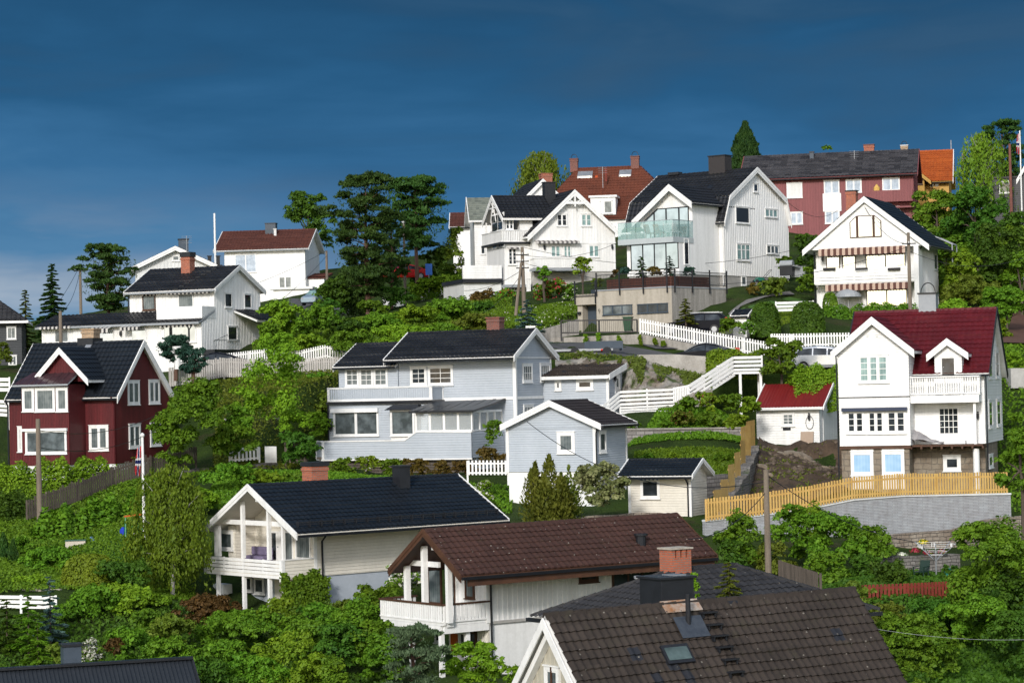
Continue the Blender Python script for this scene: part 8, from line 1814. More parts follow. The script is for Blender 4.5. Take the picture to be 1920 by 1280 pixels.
for s in (-1,):
    pts=[(.26,.9),(.35,1.15),(.46,1.36),(.56,1.42),(.7,1.33),(.87,.98)]
    tr.tube([((x-.5)*4.7,-.70-.12*(1.42-z),z-.0) for x,z in pts],.025,5)
tr.build('window_trim',r_)
r_,b_,_=car('car',1550,695,152.5,162,'silver hatchback with red tail light parked behind the red roofed house',MPV,[(.2,.36,.44,.44),(.46,.46,.66,.66),(.68,.68,.88,.93)],4.2,1.75,CARS); lamps(r_,4.2,1.75,.6,.8)
rb=MB(METALB); rb.bar((-.3,-.55,1.62),(-.3,.55,1.62),.05,.05); rb.bar((.8,-.55,1.62),(.8,.55,1.62),.05,.05); rb.build('roof_rail',r_)
r_,b_,_=car('car',596,573,236,68,'silver blue car facing downhill beside the tall pine',MPV,[(.2,.36,.44,.44),(.46,.46,.66,.66),(.68,.68,.88,.93)],4.2,1.8,CARL); lamps(r_,4.2,1.8,.6,.8)
g=MB(G_TEAL); g.prism([(-1.22,-.72,.98),(-1.22,.72,.98),(-.56,.6,1.46),(-.56,-.6,1.46)],(-.03,0,.02)); g.build('windscreen',r_)
r_,b_,_=car('car',403,700,162,-5,'dark car roof behind the white fence near the junipers',SED,[(.27,.43,.55,.55),(.56,.56,.76,.86)],4.4,1.8,CARB)
# flat trailer with tailboard
t=empty('trailer',Q(1110,668,158.5),R(4),'low grey trailer with tall blue grey headboard on the road','trailer'); mb=MB(METALG); mb.box(-2.6,1.3,-.8,.8,.35,.5); mb.build('bed',t); mb=MB(SLATEM); mb.box(-.4,1.9,-.82,-.76,.5,.98); mb.box(-.4,1.9,.76,.82,.5,.98); mb.box(1.9,1.96,-.82,.82,.35,.98); mb.build('sideboard',t)
for x in (-1.2,.9):
    for s in (-1,1): w_=MB(METALB); w_.tube([(x,s*.7,.3),(x,s*.9,.3)],.3,14); w_.build('wheel',t)
rr_=MB(REDTL); rr_.box(.5,1.0,-.86,-.83,.36,.46); rr_.build('tail_light',t)
# ---------------- poles, flag and wires
def pole(name,px,ytop,ybot,D,r,label,cat='pole',mat=None,lean=0,cross=None):
    a=at(px,ytop,D); zb=at(px,ybot,D).z; zb=min(zb,zt(a.x,a.y))-.3; root=empty(name,(a.x,a.y,zb),0,label,cat); H=a.z-zb
    mb=MB(mat or POLEW); mb.tube([(lean,0,0),(lean*.5,0,H*.5),(0,0,H)],[r*1.15,r,r*.82],12); mb.build('pole',root)
    if cross:
        mb=MB(METALB)
        for z in cross: mb.bar((-.5,-.14,H-z),(.5,-.14,H-z),.08,.08)
        mb.build('crossarm',root); mb=MB(WHITE2)
        for z in cross:
            for x in (-.42,0,.42): mb.lathe([(.04,H-z+.05),(.05,H-z+.1),(.03,H-z+.17)],x,-.14,8)
        mb.build('insulators',root)
    return root,Vector((a.x,a.y,a.z))
_,T1=pole('utility_pole',71,785,985,128,.14,'tall bare wooden pole in front of the oxblood house','pole')
_,T2=pole('utility_pole',113,583,700,164,.13,'thin wooden pole in front of the flat black roof at left','pole')
_,T3=pole('utility_pole',150,497,620,208,.13,'wooden pole with wires beside the broad dark pine','pole',cross=(.5,))
_,T4=pole('utility_pole',1436,880,1095,101,.13,'bare wooden pole standing before the raw timber fence','pole')
_,T5=pole('utility_pole',1703,436,582,172,.13,'wooden pole in front of the awning house','pole',cross=(.8,))
_,T6=pole('utility_pole',979,463,600,183,.15,'twin legged pole carrying many wires before the fretwork house','pole',cross=(.6,1.1,1.6),lean=.05)
a=T6; mb=MB(POLEW); b=Q(966,600,182.5); mb.tube([b,a-Vector((.1,.2,1.2))],[.13,.1],8); sx_=[o for o in bpy.data.objects if o.name.startswith('utility_pole') and o.get('label','').startswith('twin')][0]; o=mb.build('brace'); o.parent=sx_; o.matrix_parent_inverse=Matrix.Translation(-sx_.location)
_,T7=pole('lamp_post',757,420,580,212,.12,'dark lamp post between the tall pines','lamp post')
lp=[o for o in bpy.data.objects if o.name=='lamp_post'][0]; mb=MB(WHITE); H=T7.z-lp.location.z; mb.lathe([(.05,H),(.17,H+.1),(.2,H+.3),(.08,H+.42)],0,0,10); mb.build('lamp_head',lp)
_,T8=pole('utility_pole',612,470,575,234,.13,'wooden pole behind the tallest pine crown','pole')
_,T9=pole('utility_pole',1893,270,420,203,.13,'red brown pole between the birch and the black house','pole',mat=paint('red_brown_pole',(.2,.08,.06),(.13,.05,.04),.8,2))
_,T10=pole('utility_pole',1805,288,420,212,.12,'short grey pole left of the weeping birch','pole')
_,T11=pole('flagpole',402,400,500,215,.1,'white flagpole without flag between the pale gable and the boxy house','flagpole',mat=WHITE)
fl_,T12=pole('flagpole',267,820,1035,121,.075,'white flagpole with a furled striped flag in the left garden','flagpole',mat=WHITE)
H=T12.z-fl_.location.z; mb=MB(WHITE); mb.lathe([(.05,H),(.11,H+.08),(.11,H+.16),(.02,H+.24)],0,0,10); mb.build('finial',fl_)
_,T13=pole('flagpole',1912,245,400,196,.06,'thin pole carrying a red pennant at the top right corner','flagpole',mat=WHITE)
FR=paint('flag_red',(.55,.02,.035),None,.8); FW=paint('flag_white',(.75,.74,.72),None,.8); FB=paint('flag_blue',(.015,.03,.16),None,.8)
def hanging_flag(px,yt,yb,D,w,label,name,bands):
    p=at(px,yt,D); zb=at(px,yb,D).z; H=p.z-zb; mb=MB(FR); n=26; m=len(bands); rows=[]
    for j in range(n+1):
        t=j/n; rows.append([Vector((-(.04+w*(i/m)*(.65+.35*math.sin(t*2.2+.4)))-.35*w*t*t,.10*math.sin(i*1.7+t*5)*(.3+t),-H*t*(1-.12*i/m)-.1*i/m)) for i in range(m+1)])
    for j in range(n):
        for i in range(m):
            mb.mat({'r':FR,'w':FW,'b':FB}[bands[i] if not (9<j<17) else {'r':'b','w':'b','b':'b'}[bands[i]] if 11<j<15 else 'w']); mb.poly([rows[j][i],rows[j][i+1],rows[j+1][i+1],rows[j+1][i]])
    o=mb.build(name,smooth=True); o.location=p; s=o.modifiers.new('thickness','SOLIDIFY'); s.thickness=.01; return tag(o,label,'flag')
hanging_flag(266,836,893,121,.26,'red flag with white and blue cross hanging limp from the garden flagpole','flag','rrwbbwrr')
hanging_flag(1912,250,290,195.9,.22,'red and white pennant drooping from the pole at the top right corner','pennant','rrwwbrr')
def wire(a,b,sag,label,r=.018,mat=None):
    mb=MB(mat or METALB); n=24; mb.tube([a.lerp(b,k/n)-Vector((0,0,sag*4*(k/n)*(1-k/n)))-a for k in range(n+1)],r,5); o=mb.build('wire'); o.location=a; return tag(o,label,'wire','overhead wires')
NC=Q
for a,b,s,l in ((T3,Q(60,620,170),.6,'wire from the pole beside the broad pine to the left'),(T3+Vector((0,0,-.5)),T2,.8,'wire between the two poles at the left'),(T1+Vector((0,0,-.6)),Q(318,765,147),.7,'upper wire in front of the oxblood house'),(T1+Vector((0,0,-1.5)),Q(318,790,147),.8,'lower wire in front of the oxblood house'),
 (T8,Q(250,585,172),.9,'wire from the pine to the wide white house'),(T8+Vector((0,0,-.5)),Q(400,640,165),.8,'wire crossing the boxy white house'),(T6,Q(1482,470,181),1.2,'upper wire from the twin legged pole to the gambrel house'),(T6+Vector((0,0,-.6)),Q(1158,455,199),.6,'wire from the twin legged pole to the fretwork house gable'),(T6+Vector((0,0,-1.2)),T5+Vector((0,0,-1)),2.2,'long wire from the twin legged pole to the awning house pole'),(T6+Vector((0,0,-1.7)),Q(870,545,192),.4,'wire from the twin legged pole to the low white garage'),(T6+Vector((0,0,-1.9)),Q(900,590,180),.4,'steep wire from the twin legged pole down to the left'),
 (T5+Vector((0,0,-.8)),Q(1621,388,177.5),.7,'wire from the awning house pole to its gable'),(T5+Vector((0,0,-1.3)),Q(1930,480,170),.9,'wire from the awning house pole to the right'),(Q(988,790,126.5),T4+Vector((0,0,-.5)),1.4,'wire from the blue annex gable to the bare pole'),(T4+Vector((0,0,-.2)),Q(1860,1010,112),1.2,'wire from the bare pole to the right'),(Q(1640,1178,70),Q(1930,1198,78),.12,('pale wire above the lower right bushes',.005,WHITE2)),(T4+Vector((0,0,-.9)),Q(1290,1010,98),.5,'wire from the bare pole to the brown roof'),(Q(1478,380,182),Q(1570,395,224),.8,'wire between the gambrel house and the long red house'),(T9,T10+Vector((0,0,-.3)),.3,'wire between the two short poles at the top right')): wire(a,b,s,*l) if isinstance(l,tuple) else wire(a,b,s,l)
# ---------------- garden things
def rotary(px,ytop,ybot,D):
    a=at(px,ytop,D); zb=at(px,ybot,D).z; root=empty('drying_rack',(a.x,a.y,zb),0,'white rotary drying rack with pegs behind the red picket fence','drying rack'); H=a.z-zb
    mb=MB(METALG); mb.tube([(0,0,-.3),(0,0,H)],.03,8); mb.build('pole',root)
    for k in range(4): t=math.pi/4+k*math.pi/2; m=MB(METALG); m.tube([(0,0,H-.75),(1.05*math.cos(t),1.05*math.sin(t),H+.02)],.018,6); m.build('arm',root)
    m=MB(WHITE)
    for f in (.35,.55,.75,.97):
        c=[(1.05*f*math.cos(t),1.05*f*math.sin(t),H-.75+.77*f) for t in [math.pi/4+k*math.pi/2 for k in range(5)]]
        m.tube(c,.007,4)
    rng=random.Random(3)
    for k in range(14): f=.9; t=rng.uniform(0,6.28); q=1.0/max(abs(math.cos(t)),abs(math.sin(t)))*.68; m.box(q*math.cos(t)-.012,q*math.cos(t)+.012,q*math.sin(t)-.012,q*math.sin(t)+.012,H-.18,H-.02)
    m.build('lines',root)
rotary(1754,1018,1080,102)
def chair(px,py,D,label,mat,yaw):
    p=at(px,py,D); root=empty('garden_chair',p,R(yaw),label,'chair'); m=MB(mat); m.box(-.24,.24,-.24,.22,.40,.44); m.build('seat',root); m=MB(mat); m.prism([(-.24,.22,.44),(.24,.22,.44),(.22,.34,.88),(-.22,.34,.88)],(0,.03,0)); m.build('backrest',root)
    for x in (-.23,.23):
        for y in (-.22,.2): m=MB(mat); m.bar((x,y,0),(x*.95,y*.95,.40),.05,.05); m.build('leg',root)
        m=MB(mat); m.bar((x*1.08,-.24,.62),(x*1.08,.26,.64),.05,.035); m.bar((x*1.08,-.22,.44),(x*1.08,-.22,.62),.04,.04); m.build('armrest',root)
chair(1728,1090,101,'dark green plastic armchair on the lawn left of the drying rack',paint('dark_green_plastic',(.01,.03,.02),None,.4),-40)
fb=MB(paint('teal_plastic',(.02,.16,.12),None,.4)); p=Q(1777,1080,101); fb.lathe([(.12,0),(.16,.32),(.18,.34)],0,0,12); o=fb.build('watering_bucket'); o.location=p; tag(o,'small teal bucket on the lawn right of the drying rack','bucket')
for px,py,m_,l in ((1731,1018,'yew','yellow flower clump on the terrace bed'),(1716,1034,'pink','pink flower clump above the dry stone wall'),(1692,1042,'white','white flower clump above the dry stone wall'),(1768,1036,'pink','red flower clump right of the drying rack'),(1740,1038,'pink','small red flower clump under the drying rack')):
    q=at(px,py,106.5); rng=np.random.default_rng(px); n=160; P=sph(rng,n)*np.array((.28,.2,.2))*rng.uniform(.4,1,(n,1)); P[:,2]=abs(P[:,2]); fm={'yew':leafmat('yellow_petals',(.6,.42,.02),(.75,.55,.03),.2)}.get(m_,LM[m_]); o=leafmesh('flower_clump',P,P+.01,np.full(n,.11),.8,[fm,LM['mid']],(rng.random(n)<.35).astype(int),loc=q,rng=rng); tag(o,l,'flowers','flower clumps on the terrace')
# swing, blue cover, box
sw=empty('garden_swing',Q(252,1010,122),R(14),'green framed garden swing with orange top beam behind the flagpole','swing'); m=MB(ORANGEW); m.bar((-.5,0,1.15),(.55,0,1.25),.08,.08); m.build('top_beam',sw); GP=paint('green_tube',(.02,.2,.1),None,.4)
for x in (-.42,.45):
    for y in (-.45,.45): m=MB(GP); m.tube([(x,0,1.15),(x-.05,y,-.1)],.03,6); m.build('leg',sw)
m=MB(GP); m.tube([(-.1,0,1.18),(-.1,0,.3)],.01,4); m.tube([(.2,0,1.2),(.2,0,.3)],.01,4); m.build('chains',sw); m=MB(WHITE); m.box(-.16,.26,-.1,.1,.26,.3); m.build('seat',sw)
bl=MB(paint('blue_fabric',(.01,.04,.45),None,.7)); bl.lathe([(.06,0),(.17,.1),(.17,.4),(.05,.55)],0,0,10); o=bl.build('blue_bag'); o.location=Q(231,1008,122.5); tag(o,'bright blue hanging bag left of the garden swing','bag')
bt=MB(paint('blue_tarp',(.1,.2,.4),(.07,.14,.3),.6)); bt.prism([(-.45,-.3,0),(.5,-.3,0),(-.2,-.2,.55)],(0,.6,0)); o=bt.build('folded_tarp',bevel=.05); o.location=Q(178,1025,123); tag(o,'folded blue tarpaulin on the lawn beside the white box','tarp')
bx=MB(paint('beige_plastic',(.55,.5,.42),None,.5)); bx.box(-.5,.5,-.3,.3,0,.42); bx.mat(paint('green_lid',(.05,.12,.08),None,.5)); bx.box(-.53,.53,-.33,.33,.42,.47); o=bx.build('storage_box',bevel=.02); o.location=Q(142,1029,122); o.rotation_euler=(0,0,R(8)); tag(o,'pale garden storage box with dark green lid on the left lawn','box')
# barbecue, lawn mower, arbour
bq=empty('barbecue_grill',Q(1476,519,183.5),R(-25),'black gas barbecue beside the gambrel house corner','barbecue'); m=MB(METALB); m.box(-.5,.5,-.3,.3,.1,.85); m.build('cabinet',bq); m=MB(GREYW); m.tube([(-.5,0,.95),(.5,0,.95)],.3,12); m.build('lid',bq); m=MB(METALG); m.box(.52,.95,-.25,.25,.8,.84); m.box(-.95,-.52,-.25,.25,.8,.84); m.build('side_shelf',bq)
gm_=MB(GREYW); gm_.box(-.5,.5,-.35,.35,0,.75); gm_.mat(METALG); gm_.box(-.55,.55,-.4,.4,.75,.82); o=gm_.build('garden_table',bevel=.03); o.location=Q(1497,520,184); tag(o,'grey covered garden table right of the gas barbecue','table')
lm=empty('lawn_mower',Q(1424,530,181.5),R(20),'green lawn mower with long handle on the gravel path','lawn mower'); m=MB(paint('green_plastic',(.01,.12,.08),None,.35)); m.prism([(-.4,-.25,.1),(.4,-.25,.1),(.3,-.25,.34),(-.2,-.25,.4)],(0,.5,0)); m.build('deck',lm,bevel=.03)
for x in (-.32,.32):
    for y in (-.28,.28): m=MB(METALB); m.tube([(x,y-.03,.12),(x,y+.03,.12)],.12,10); m.build('wheel',lm)
m=MB(METALB); m.tube([(.3,-.2,.3),(.95,-.2,.95),(.95,.2,.95),(.3,.2,.3)],.018,5); m.build('handle',lm)
ar=empty('arbour',Q(1760,470,184),R(-20),'grey steel arbour frame behind the awning house roof','arbour'); m=MB(GREYW)
for x in (-1.2,1.2):
    for y in (-1,1): m.tube([(x,y,-1.5),(x,y,.4)],.05,6)
for y in (-1,1): m.tube([(-1.2,y,.4),(0,y,1.0),(1.2,y,.4)],.05,6)
for x,z in ((-1.2,.4),(0,1.0),(1.2,.4)): m.tube([(x,-1,z),(x,1,z)],.05,6)
m.build('frame',ar)
# terrace of the gambrel house: chairs, planter shrubs, pots
hm=HH['concrete_garage']; zt_=hm.front(0,'d3').m(1175,525)[1]+.1
def onroof(x,y,z): return hm.M@Vector((x,y,zt_+z))
for (x,y,k,px_h,r,m_,l) in ((-3.2,.9,'spruce',1.6,.45,'pine','small spruce in the long roof planter'),(-.9,1.2,'spruce',1.5,.5,'juniper','blue green conifer at the corner of the garage roof'),(-4.6,.9,'bush',.8,.55,'juniper','low blue green shrub in the long roof planter'),(-5.6,.9,'bush',.7,.4,'brown','orange brown shrub in the long roof planter'),(-2.0,.9,'bush',.8,.6,'brown','rusty shrub in the long roof planter'),(-.6,3.2,'bush',.7,.6,'juniper','spreading conifer in the short roof planter')):
    p=onroof(x,y,.75); D=p.y; 
    # express as pixel for plant()
    v=p-Vector((0,0,0)); rel=lambda q:(960+FPX*(q.dot(CR))/(q.dot(CF)),640-FPX*(q.dot(CU))/(q.dot(CF)))
    a=rel(p+Vector((0,0,px_h))); P_(k,a[0],a[1],D,2*r*FPX/D,l,'shrub',m_,group='shrubs on the garage roof terrace',base=p.z,name='shrub' if k=='bush' else 'conifer',leaf=.15)
for x,l in ((-7.4,'dark zinc pot with plant left of the plank planter'),(-6.9,'second zinc pot beside the plank planter')):
    m=MB(SLATEM); m.lathe([(.2,0),(.3,.6),(.33,.62),(.28,.6)],0,0,14); o=m.build('plant_pot'); o.location=onroof(x,.9,-.55); tag(o,l,'pot','zinc pots on the garage roof'); q=onroof(x,.9,.1); rel=lambda q:(960+FPX*(q.dot(CR))/(q.dot(CF)),640-FPX*(q.dot(CU))/(q.dot(CF))); a=rel(q+Vector((0,0,.8))); P_('bush',a[0],a[1],q.y,14,'plant growing in the '+('dark zinc pot' if x<-7 else 'second zinc pot'),'plant','olive',base=q.z,name='plant',leaf=.13)
# tarpaulins and planks on the red roofed house deck
hj=HH['white_red_house']; f=hj.front(.7,'c3'); a,z=f.m(650,915); tp=MB(paint('grey_tarpaulin',(.36,.35,.35),(.2,.19,.2),.6,2)); rng=random.Random(2); n=12
ring=[[Vector((-.9+2.4*i/n+.12*rng.random(),.1+.9*j/5+.1*rng.random(),(1.25*(1-i/n)**1.1*math.sin(math.pi*(j+.6)/6)+.12*rng.random()))) for j in range(6)] for i in range(n+1)]
for i in range(n):
    for j in range(5): tp.poly([ring[i][j],ring[i+1][j],ring[i+1][j+1],ring[i][j+1]])
o=tp.build('tarpaulin'); o.matrix_world=hj.M@Matrix.Translation((a-.6,.2,.02)); s_=o.modifiers.new('thickness','SOLIDIFY'); s_.thickness=.03; tag(o,'crumpled grey tarpaulin bundle on the unfinished veranda deck','tarp')
pk=MB(WHITE); b0=f.m(780,905)[0]; pk.box(b0,b0+1.1,.5,1.1,0.02,.18); o=pk.build('white_panel_stack'); o.matrix_world=hj.M.copy(); tag(o,'stack of white panels on the veranda deck below the glazed door','panels')
pl=MB(OLDWOOD); fm_=hj.front(1.75,'c3'); A=fm_.rect(712,815,888,830); fm_.box(pl,*A,.02,.08); o=pl.build('plank'); o.matrix_world=hj.M.copy(); tag(o,'loose plank fixed across the glazed veranda door','plank')
# furniture behind the glass balcony
hg=HH['gambrel_house']; br=hg.right(-.45,'a4'); z0=br.m(553,745)[1]; yg=br.m(553,745)[0]
def bal_chair(x,y,mat,label):
    root=empty('balcony_chair',hg.M@Vector((x,y,z0)),hg.yaw+R(170),label,'chair'); m=MB(mat); m.box(-.28,.28,-.3,.25,.38,.44); m.build('seat',root); m=MB(mat)
    for k in range(5): m.prism([(-.28+k*.12,.25,.44),(-.2+k*.12,.25,.44),(-.2+k*.12,.5,1.05),(-.28+k*.12,.5,1.05)],(0,.03,0))
    m.build('backrest',root)
    for xx in (-.25,.25):
        for yy in (-.27,.22): m=MB(mat); m.box(xx-.03,xx+.03,yy-.03,yy+.03,0,.38); m.build('leg',root)
TEAK=paint('teak',(.36,.17,.08),(.26,.12,.05),.6,3)
bal_chair(-3.2,yg+1.2,TEAK,'left teak chair behind the glass balcony'); bal_chair(-2.4,yg+1.3,TEAK,'right teak chair behind the glass balcony'); bal_chair(-1.4,yg+1.2,WHITE,'left white chair behind the glass balcony'); bal_chair(-.9,yg+1.4,WHITE,'right white chair behind the glass balcony')
for x,l in ((-4.9,'left planter box with grasses on the glass balcony'),(-3.9,'right planter box with grasses on the glass balcony')):
    m=MB(CONC2); m.box(-.45,.45,-.2,.2,0,.4); o=m.build('planter'); o.matrix_world=hg.M@Matrix.Translation((x,yg+.6,z0)); tag(o,l,'planter','planters on the glass balcony')
    q=hg.M@Vector((x,yg+.6,z0+.4)); rel=lambda q:(960+FPX*(q.dot(CR))/(q.dot(CF)),640-FPX*(q.dot(CU))/(q.dot(CF))); a=rel(q+Vector((0,0,.45))); P_('bush',a[0],a[1],q.y,22,'grasses in the '+l.split(' planter')[0]+' planter of the glass balcony','plant','light',base=q.z,name='plant',leaf=.13)
# bicycle under the cream terrace
hc,_f=HH['cream_house']; bk=empty('bicycle',hc.M@Vector((-1.0,1.2,-4.55)),hc.yaw+R(70),'dark bicycle leaning under the cream house terrace','bicycle')
for x in (-.52,.52):
    m=MB(METALB); m.tube([(x+.33*math.cos(t),0,.33+.33*math.sin(t)) for t in [2*math.pi*k/20 for k in range(21)]],.028,6); m.build('wheel',bk)
m=MB(METALB); m.tube([(-.52,0,.33),(-.15,0,.85),(.36,0,.82),(.52,0,.33)],.025,6); m.tube([(-.15,0,.85),(.0,0,.3),(.36,0,.82)],.025,6); m.tube([(-.52,0,.33),(0,0,.3)],.02,6); m.build('frame',bk); m=MB(METALB); m.box(-.3,-.05,-.07,.07,.9,.95); m.build('saddle',bk); m=MB(METALB); m.tube([(.3,-.28,1.02),(.36,0,1.0),(.3,.28,1.02)],.018,6); m.build('handlebar',bk)
# sofa on the cream terrace
so_=MB(paint('lilac_cushions',(.2,.17,.28),(.12,.1,.17),.8,2)); so_.box(-.35,.3,-.8,.8,.2,.45); so_.box(.1,.3,-.8,.8,.45,.85); o=so_.build('terrace_sofa',bevel=.06); P0=hc.left(-1.5,'c6').m(290,545); o.matrix_world=hc.M@Matrix.Translation((-.6,P0[0],P0[1]-.55)); tag(o,'lilac cushioned sofa on the cream house terrace','sofa')
# white urn on the left fence
ur=MB(WHITE); ur.lathe([(.2,0),(.2,.9),(.12,.95),(.3,1.3),(.34,1.5),(.2,1.52)],0,0,12); o=ur.build('urn'); o.location=Q(333,692,159.5); tag(o,'white stone urn under the spreading juniper','urn')
# street sign on a post behind the blue gable
sg=empty('street_sign',Q(995,625,158),0,'small pale street sign on a post behind the blue gable','sign'); m=MB(METALG); m.tube([(0,0,-1.5),(0,0,.55)],.03,6); m.build('post',sg); m=MB(WHITE2); m.box(-.32,.32,-.03,0,.32,.5); m.build('plate',sg)
# rubble heap and slab by the shed
for i,(px,py,D,w_) in enumerate(((1478,835,142,.55),(1492,832,142.5,.7),(1507,834,142.6,.6),(1465,842,140,.4),(1520,838,142,.35),(1425,868,134,.4),(1440,880,132,.3),(1545,860,139,.35),(1500,870,136,.3))):
    rng=random.Random(i); bm=bmesh.new(); bmesh.ops.create_icosphere(bm,subdivisions=2,radius=w_)
    for v in bm.verts: v.co*=rng.uniform(.72,1.15); v.co.z*=.65
    me=bpy.data.meshes.new('boulder'); bm.to_mesh(me); bm.free(); me.materials.append(STONE1); o=bpy.data.objects.new('boulder',me); COL.objects.link(o); o.location=G(px,py,D,.1)
    tag(o,['rough boulder at the left of the rubble heap before the red roofed shed','largest boulder of the rubble heap before the red roofed shed','boulder at the right of the rubble heap','small boulder below the rubble heap','small boulder right of the rubble heap','boulder on the bare slope by the stepped fence','small stone low on the bare slope','stone near the corner of the white house','stone in the middle of the bare slope'][i],'boulder','boulders on the bare slope')
sl=MB(paint('sandstone_slab',(.38,.29,.22),None,.8)); sl.box(-.4,.4,-.06,.06,0,.75); o=sl.build('stone_slab',bevel=.02); o.location=Q(1513,832,144.5); o.rotation_euler=(R(-14),0,R(-20)); tag(o,'sandstone slab leaning on the white shed wall','slab')

# bins, dish, aerials and small clutter
BIN=paint('dark_bin',(.02,.024,.028),None,.45); GBIN=paint('green_bin',(.02,.07,.035),None,.45)
for px,py,D,m_,l in ((1522,682,153.5,BIN,'black wheeled bin behind the silver hatchback'),(1507,684,153.6,BIN,'second black wheeled bin beside the round tree'),(1178,622,170,GBIN,'green wheeled bin beside the garage railing')):
    p=Q(px,py,D); r=empty('wheeled_bin',p,R(-15),l,'bin'); m=MB(m_); m.hexa([(-.24,-.28,.06),(.24,-.28,.06),(.24,.24,.06),(-.24,.24,.06),(-.3,-.36,1.0),(.3,-.36,1.0),(.3,.34,1.0),(-.3,.34,1.0)]); m.build('body',r); m=MB(m_); m.box(-.32,.32,-.4,.38,1.0,1.07); m.build('lid',r)
    for x in (-.26,.26): m=MB(METALB); m.tube([(x-.03,.26,.1),(x+.03,.26,.1)],.1,10); m.build('wheel',r)
for px,py,D,l in ((350,462,205,'thin aerial on the pale gabled house'),(1130,330,238,'thin aerial on the rust red hipped roof'),(1602,300,230,'thin aerial on the long grey roof')):
    p=Q(px,py,D); r=empty('aerial',p,0,l,'aerial'); m=MB(METALG); m.tube([(0,0,-1.2),(0,0,.9)],.025,6)
    for z in (.3,.5,.7,.85): m.tube([(-.45,0,z),(.45,0,z)],.012,4)
    m.build('mast',r)
p=HH['awning_house'].M@Vector((2.6,-.9,.2)); r=empty('garden_parasol',p,0,'grey domed parasol standing before the lower window of the awning house','parasol'); m=MB(GREYW); m.lathe([(1.0,.35),(.95,.55),(.7,.8),(.3,.98),(.02,1.02)],0,0,16); m.build('canopy',r); m=MB(METALG); m.tube([(0,0,-1),(0,0,.9)],.03,6); m.build('pole',r)
r=empty('traffic_sign',Q(804,505,214),0,'small blue street sign beside the dark pine','sign'); m=MB(METALG); m.tube([(0,0,-2),(0,0,.3)],.04,6); m.build('post',r); m=MB(paint('sign_blue',(.02,.13,.5),None,.5)); m.box(-.3,.3,-.05,-.02,-.5,.5); m.build('plate',r)
r_,b_,_=car('car',757,525,217,20,'red car roof showing between the pine trunks',SED,[(.27,.43,.55,.55),(.56,.56,.76,.86)],4.3,1.75,paint('red_car_paint',(.4,.015,.015),(.4,.015,.015),.25,1))
# ================================================================ sky and sun
AZ=16.0; EL=26.0       # sun stands behind the camera to the left
w=bpy.data.worlds.new('World'); SC.world=w; w.use_nodes=True; nt=w.node_tree; nt.nodes.clear()
out=N(nt,'ShaderNodeOutputWorld'); sky=N(nt,'ShaderNodeTexSky',sky_type='NISHITA'); sky.sun_disc=False; sky.sun_elevation=R(EL); sky.sun_rotation=R(180+AZ); sky.air_density=1.0; sky.dust_density=1.0
b1=N(nt,'ShaderNodeBackground'); b1.inputs[1].default_value=.15
co=N(nt,'ShaderNodeTexCoord').outputs['Generated']
sx=N(nt,'ShaderNodeSeparateXYZ'); nt.links.new(co,sx.inputs[0])
# bright broken clouds in the half of the sky behind the camera
mp=N(nt,'ShaderNodeMapping'); mp.inputs['Scale'].default_value=(1,1,2.2); nt.links.new(co,mp.inputs[0])
cl=ramp(nt,noise(nt,mp.outputs[0],2.6,6,.58),.42,.62)
cw=mixc(nt,ramp(nt,noise(nt,mp.outputs[0],6.5,5,.6),.40,.62),(5.2,5.5,5.9),(10.2,10.1,10.0))
nt.links.new(mixc(nt,cl,sky.outputs[0],cw),b1.inputs[0])
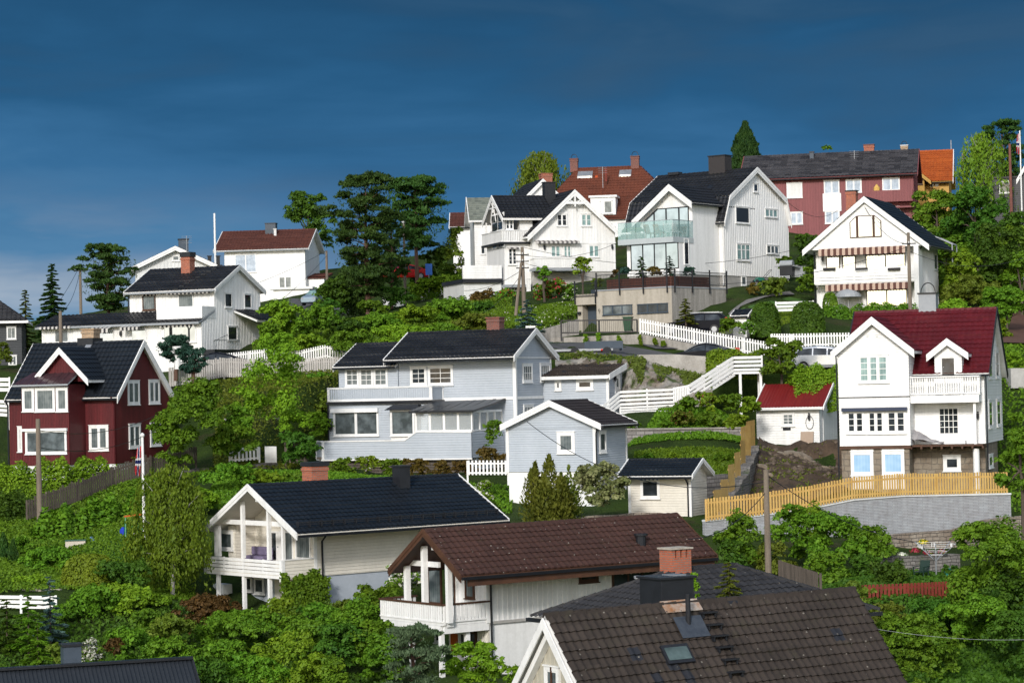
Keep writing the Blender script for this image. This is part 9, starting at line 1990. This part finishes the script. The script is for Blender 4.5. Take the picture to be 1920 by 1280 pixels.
# the storm bank to the north: long soft bands, paler towards the horizon
b2=N(nt,'ShaderNodeBackground'); b2.inputs[1].default_value=.93
mp2=N(nt,'ShaderNodeMapping'); mp2.inputs['Scale'].default_value=(2.2,2.2,11); mp2.inputs['Rotation'].default_value=(0,R(-10),0); nt.links.new(co,mp2.inputs[0])
dn=N(nt,'ShaderNodeTexNoise'); dn.inputs['Scale'].default_value=2.2; dn.inputs['Detail'].default_value=5; dn.inputs['Roughness'].default_value=.5; dn.inputs['Distortion'].default_value=.6; nt.links.new(mp2.outputs[0],dn.inputs['Vector']); n1=dn.outputs['Fac']
n2=noise(nt,mp2.outputs[0],5.5,5,.55)
zr=ramp(nt,sx.outputs[2],-.02,.165)
g=N(nt,'ShaderNodeValToRGB'); e=g.color_ramp.elements
e[0].position=0.0; e[0].color=(.15,.295,.45,1); e[1].position=1; e[1].color=(.008,.061,.145,1)
for p,c in ((.25,(.075,.205,.37,1)),(.5,(.032,.134,.285,1)),(.75,(.015,.091,.207,1))): x=e.new(p); x.color=c
f=mathn(nt,'ADD',zr,mathn(nt,'ADD',mathn(nt,'MULTIPLY',mathn(nt,'SUBTRACT',n1,.5),.95),mathn(nt,'MULTIPLY',mathn(nt,'SUBTRACT',n2,.5),.25)))
nt.links.new(f,g.inputs[0])
# grey veil in patches, and a pale break in the clouds low on the left
gv=mixc(nt,mathn(nt,'MULTIPLY',ramp(nt,n1,.5,.68),.35),g.outputs[0],(.05,.115,.2))
lft=mathn(nt,'MULTIPLY',ramp(nt,sx.outputs[0],-.02,-.2),ramp(nt,sx.outputs[2],.095,.03))
lft=mathn(nt,'MULTIPLY',lft,ramp(nt,mathn(nt,'ADD',n1,mathn(nt,'MULTIPLY',n2,.6)),.6,.84))
gv=mixc(nt,.10,gv,(.06,.10,.15))
nt.links.new(mixc(nt,mathn(nt,'MULTIPLY',lft,.8),gv,(.40,.46,.53)),b2.inputs[0])
ms=N(nt,'ShaderNodeMixShader'); nt.links.new(ramp(nt,sx.outputs[1],-.05,.35),ms.inputs[0]); nt.links.new(b1.outputs[0],ms.inputs[1]); nt.links.new(b2.outputs[0],ms.inputs[2]); nt.links.new(ms.outputs[0],out.inputs[0])
sd=bpy.data.lights.new('sun','SUN'); so=bpy.data.objects.new('sun',sd); COL.objects.link(so); sd.energy=2.35; sd.angle=R(9); sd.color=(1,.96,.91)
s=Vector((-math.sin(R(AZ))*math.cos(R(EL)),-math.cos(R(AZ))*math.cos(R(EL)),math.sin(R(EL)))); so.rotation_euler=s.to_track_quat('Z','Y').to_euler()
SC.view_settings.view_transform='Standard'; SC.view_settings.look='None'; SC.view_settings.exposure=.34; SC.view_settings.gamma=1
SC.cycles.max_bounces=6; SC.cycles.transparent_max_bounces=12; SC.cycles.diffuse_bounces=3; SC.cycles.glossy_bounces=3
